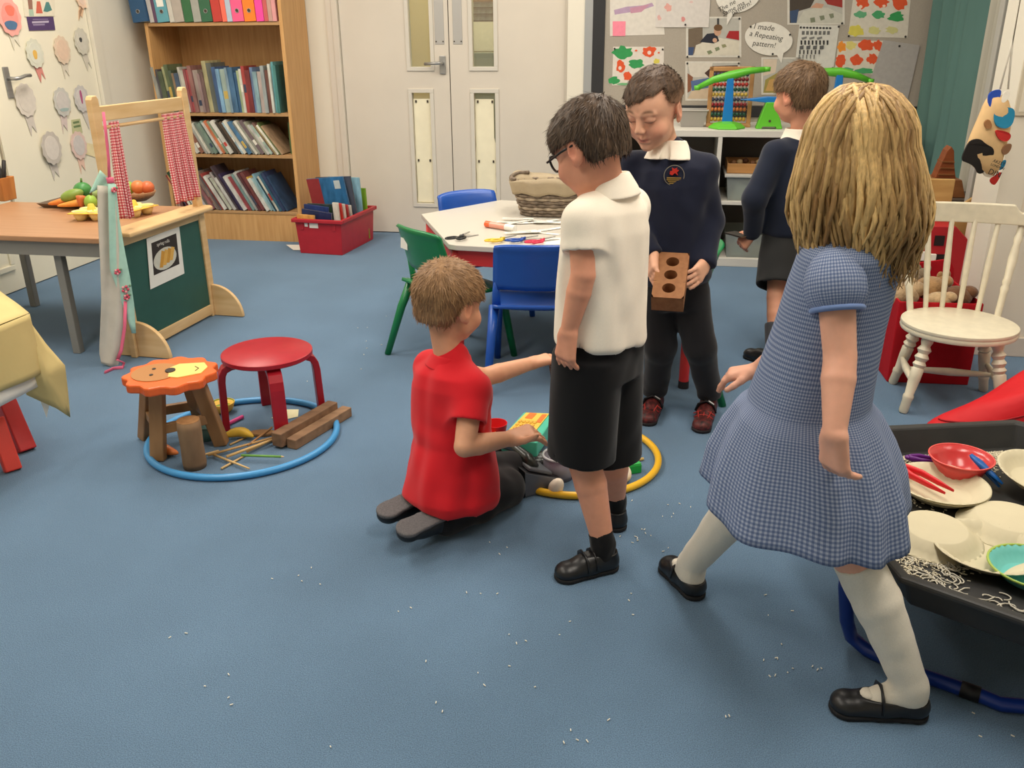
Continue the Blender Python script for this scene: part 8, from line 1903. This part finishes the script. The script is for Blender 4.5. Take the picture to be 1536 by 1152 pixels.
# ------------------------------------------------------------------ girl walking past in a blue gingham dress
def girl():
    F = (-.82, .57); f0 = nrm([*F, 0]); r0 = np.array([f0[1], -f0[0], 0])
    M_ = PY(1279, 362, 1.60); P_ = PY(1222, 628, 1.585); hc = PY(1282, 231, 1.62)
    lh, lt_ = PZ(1392, 1074), PZ(1243, 1064); rh, rt = PZ(1050, 903), PZ(997, 848); LA_ = lh + nrm(lt_ - lh) * .048 + UP * .08; RA_ = rh + nrm(rt - rh) * .05 + UP * .08
    LE, LW = PY(1260, 535, 1.455), PY(1252, 650, 1.385)
    RE, RW = PY(1210, 500, 1.80), PY(1135, 556, 1.86)
    LK = PY(1284, 838, 1.46); RK = PY(1120, 735, 1.70)
    k = Kid('girl with long fair hair striding past in a blue checked dress', P_, F, (230, 172, 146), [M_, P_, hc + UP * .13, LA_, RA_, LE, LW, RE, RW, LK, RK, PZ(1245, 1070), PZ(1392, 1075), PZ(995, 850), PY(1260, 735, 1.45), PY(1100, 560, 1.9)], h=.0034)
    f, r = k.f, k.r
    k.head(hc, f * .95 + np.array([.05, .2, -.25]), 1.06); k.torso(P_, M_, .085, .1, .098); k.neck(M_ + UP * .01, .034)
    LS, RS = M_ - r * .102 - UP * .032, M_ + r * .102 - UP * .032
    k.arm(LS, LE, LW, .033, .029, .020); k.arm(RS, RE, RW, .031, .027, .019)
    k.hand(LW, np.array([.14, .05, -1]), np.array([.80, .35, 0]), -1, (.45, .55, .65, .7), .12, 1.10, (.6, .35)); k.hand(RW, np.array([-.9, .3, -.25]), -UP, 1, (.5, .6, .7, .7), .05, 1.0)
    LH, RH = P_ - r * .052 - UP * .05, P_ + r * .052 - UP * .05
    k.leg(LH, LK, LA_, .056, .043, .044, .03); k.leg(RH, RK, RA_, .056, .043, .044, .03)
    k.foot(LA_, lh, lt_); k.foot(RA_, rh, rt)
    for A, K in ((LA_, LK), (RA_, RK)):
        lo, hi = np.minimum(A, K) - .09, np.maximum(A, K) + .07; q = SDF(lo, hi, .0038); u = nrm(K - A); LL = np.linalg.norm(K - A); m_ = K + (A - K) * .33 - f * .006
        q.cone(A - UP * .02, A, .033, .0335, .01); q.cone(A, m_, .0345, .048, .004); q.cone(m_, K - u * .0, .048, .0465, .004); q.plane(K - u * .004, u, lo=K - .08, hi=K + .08)
        e = (lh, lt_) if A is LA_ else (rh, rt); dd = nrm(e[1] - e[0]); q.cone(A, e[0] + dd * .036 + UP * .04, .033, .0275, .01); q.cone(A - UP * .02, e[0] + (e[1] - e[0]) * .6 + UP * .034, .03, .022, .015)
        q.noise(.0012, 60, 2); sdf_obj('knee_sock', q, cloth_mat('sock_white', (232, 224, 208), weave=500), k.root, smooth=1, label='white knee sock')
    for hh, tt in ((lh, lt_), (rh, rt)):
        o, d, up, sd, L = k.shoe(hh, tt, UP, leather, sole_m, hgt=.050)
    L0 = np.array(k.root.location)
    for hh, tt in ((lh, lt_), (rh, rt)):
        d = nrm(tt - hh); sd = np.cross(d, UP); L = np.linalg.norm(tt - hh)
        obj('shoe_strap', G().tube([tuple(hh + d * L * .52 + sd * x + UP * z - L0) for x, z in ((-.034, .024), (-.027, .052), (0, .066), (.027, .052), (.034, .024))], .0075, 8, flat=(.35, 1)), leather, k.root, smooth=True)
        obj('sock_gap', G().ball(tuple(hh + d * L * .63 + UP * .047 - L0), (.017, .017, .009), 12, 8), MATS['sock_white'], k.root, smooth=True)
    # dress
    gm = check_mat('blue_gingham', (164, 174, 196), (122, 136, 168), (92, 108, 144), .0062)
    gm.node_tree.nodes['Principled BSDF'].inputs['Roughness'].default_value = .9
    Wst = PY(1213, 600, 1.60); Hem = PY(1206, 748, 1.585)
    rows = [  # centre, half width (along r), half depth (along f)
        (M_ + UP * .035 - f * .004, .050, .046), (M_ + UP * .022 - f * .002, .092, .070), (M_ - UP * .012, .124, .088), (M_ + (Wst - M_) * .25, .118, .094), (M_ + (Wst - M_) * .5, .114, .098), (M_ + (Wst - M_) * .8, .118, .108), (Wst, .124, .116),
        (Wst + (Hem - Wst) * .12, .140, .138), (Wst + (Hem - Wst) * .35, .156, .166), (Wst + (Hem - Wst) * .65, .176, .192), (Hem, .198, .204)]
    nu = 96; nv = 60; cs = np.array([q_[0] for q_ in rows]); hw = np.array([q_[1] for q_ in rows]); hd = np.array([q_[2] for q_ in rows]); T = np.linspace(0, 1, len(rows))
    tilt = .10
    def dress(u, v):
        c = np.array([np.interp(v, T, cs[:, i]) for i in range(3)]); a = u * 2 * math.pi; w_ = np.interp(v, T, hw); d_ = np.interp(v, T, hd)
        sk = max(0, (v - .6) / .4); rp = 1 + .075 * sk ** .7 * (math.sin(a * 11 + 1.2 * math.sin(a * 3)) * .6 + .4 * math.sin(a * 7 + 2)) + .010 * math.sin(5 * a + 9 * v)
        x, y = w_ * math.cos(a) * rp, d_ * math.sin(a) * rp
        z = .022 * sk * math.cos(a) + .03 * sk * (math.sin(a)) ; z += .012 * sk * math.sin(a * 4)
        return tuple(c + r * x + f * y + UP * z - L0)
    g = G().grid(lambda u, v: dress(u, v), nu, nv); o = obj('dress', g, gm, k.root, smooth=True, solid=.004, label='pale blue gingham summer dress')
    uv = o.data.uv_layers.new(name='UVMap')
    for p in o.data.polygons:
        for li in p.loop_indices: vi = o.data.loops[li].vertex_index; uv.data[li].uv = ((vi % (nu + 1)) / nu * .84, (vi // (nu + 1)) / nv * .62)
    # puffed sleeves
    for S, E in ((LS, LE), (RS, RE)):
        d = nrm(E - S); ax = nrm(np.cross(d, f)); ay = np.cross(ax, d); n1, n2 = 40, 14
        prof = [(-.035, .020), (-.02, .036), (.0, .046), (.02, .0515), (.042, .051), (.058, .046), (.066, .041), (.074, .042)]
        tt = np.linspace(0, 1, len(prof))
        def slv(u, v):
            a = 2 * math.pi * u; t_ = np.interp(v, tt, [p[0] for p in prof]); rr = np.interp(v, tt, [p[1] for p in prof]) * (1 + .04 * math.sin(14 * a) * (1 if v > .5 else .5))
            return tuple(S + d * t_ + (ax * math.cos(a) + ay * math.sin(a)) * rr - L0)
        so = obj('puff_sleeve', G().grid(slv, n1, n2), gm, o, smooth=True, solid=.004)
        uv = so.data.uv_layers.new(name='UVMap')
        for p in so.data.polygons:
            for li in p.loop_indices: vi = so.data.loops[li].vertex_index; uv.data[li].uv = ((vi % (n1 + 1)) / n1 * .36, (vi // (n1 + 1)) / n2 * .14)
        obj('cuff', G().tube([tuple(S + d * .071 + (ax * math.cos(a) + ay * math.sin(a)) * .043 - L0) for a in np.linspace(0, 2 * math.pi, 33)[:-1]], .0055, 8, True), cloth_mat('cuff_blue', (112, 136, 184)), o, smooth=True)
    # long wavy hair: base volume plus many locks
    H, W, sc = k.H, k.hW, k.hs
    b = SDF(hc - np.array([.2, .2, .32]), hc + np.array([.2, .2, .16]), .0045)
    b.ell(W((0, -.008, .022)), (np.array((.0735, .088, .076)) + .001) * sc, H, 0); b.ell(W((0, .0, -.03)), np.array((.076, .080, .074)) * sc, H, .03)
    dn = [hc + UP * .02 - f * .02, hc - UP * .07 - f * .035, hc - UP * .13 - f * .045, hc - UP * .175 - f * .055]
    b.chain(dn, [.070, .074, .070, .04], .04)
    fc = W((0, .13, -.03)); b.ell(fc, np.array((.05, .06, .09)) * sc, H, .01, 'sub'); b.noise(.005, 45, 12)
    V, F_ = b.mesh(); V2 = [V]; F2 = [F_]; cols = [np.tile(LN((128, 100, 62)), (len(V), 1))]; rs = np.random.RandomState(4); cnt = len(V)
    for i in range(760):
        a = rs.uniform(-2.5, 2.5)                       # angle around the head, measured from the back
        out = nrm(-f * math.cos(a) + r * math.sin(a)); sdv = np.cross(out, UP); L = rs.uniform(.72, 1.05); ph = rs.uniform(0, 6.28); fr = rs.uniform(7, 10); am = rs.uniform(.006, .016); fl = rs.uniform(.92, 1.06); R0 = rs.uniform(.93, 1.07); pts = []
        el = (1 + .09 * abs(math.cos(a))) * R0; part = sdv * rs.uniform(-.02, .02)
        for t_ in np.linspace(0, 1, 15):
            if t_ < .36:
                ang = t_ / .36 * math.pi / 2; p = hc + UP * (.018 + .091 * math.cos(ang) * fl) * sc + out * (.078 * math.sin(ang) + .008) * sc * el + part * math.cos(ang)
            else:
                u_ = (t_ - .36) / .64 * L; flare = .022 * math.sin(min(1, u_ * 1.3) * math.pi * .8)
                p = hc + UP * (.018 - .232 * u_) + out * (.086 + flare - .014 * u_ * u_) * sc * el - f * (.028 * u_) + sdv * am * (u_ + .15) * math.sin(fr * u_ + ph) + out * am * .8 * (u_ + .1) * math.cos(fr * u_ + ph * 1.3)
            pts.append(p)
        rad = [.002, .004] + [.0048] * 5 + [.0046, .0045, .0042, .004, .0036, .003, .002, .0006]
        gg = G().tube(pts, [q_ * rs.uniform(.85, 1.2) for q_ in rad], 5, flat=(.6, 1.25)); vv = np.array(gg.v); ff = np.array([q_ for q_ in gg.f if len(q_) == 4])
        band = .5 + .5 * math.sin(a * 5 + 1.1); w_ = np.clip(.55 * band + .55 * rs.uniform(0, 1) - .1, 0, 1)
        V2.append(vv); F2.append(ff + cnt); cnt += len(vv); c = LN((136, 102, 60)) * (1 - w_) + LN((222, 186, 124)) * w_; cols.append(np.tile(c, (len(vv), 1)))
    VV = np.concatenate(V2); me = fast_mesh('hair', VV - L0, np.concatenate(F2), mat('hair_long', (190, 160, 110), .5, .35, vcol=True, noise=((260, 260, 30), .25), bump=((300, 300, 30), .5, .002)), np.concatenate(cols))
    ho = bpy.data.objects.new('hair', me); COL.objects.link(ho); ho.parent = k.root; setp(ho, label='long wavy fair hair')
    k.finish_body()
girl()
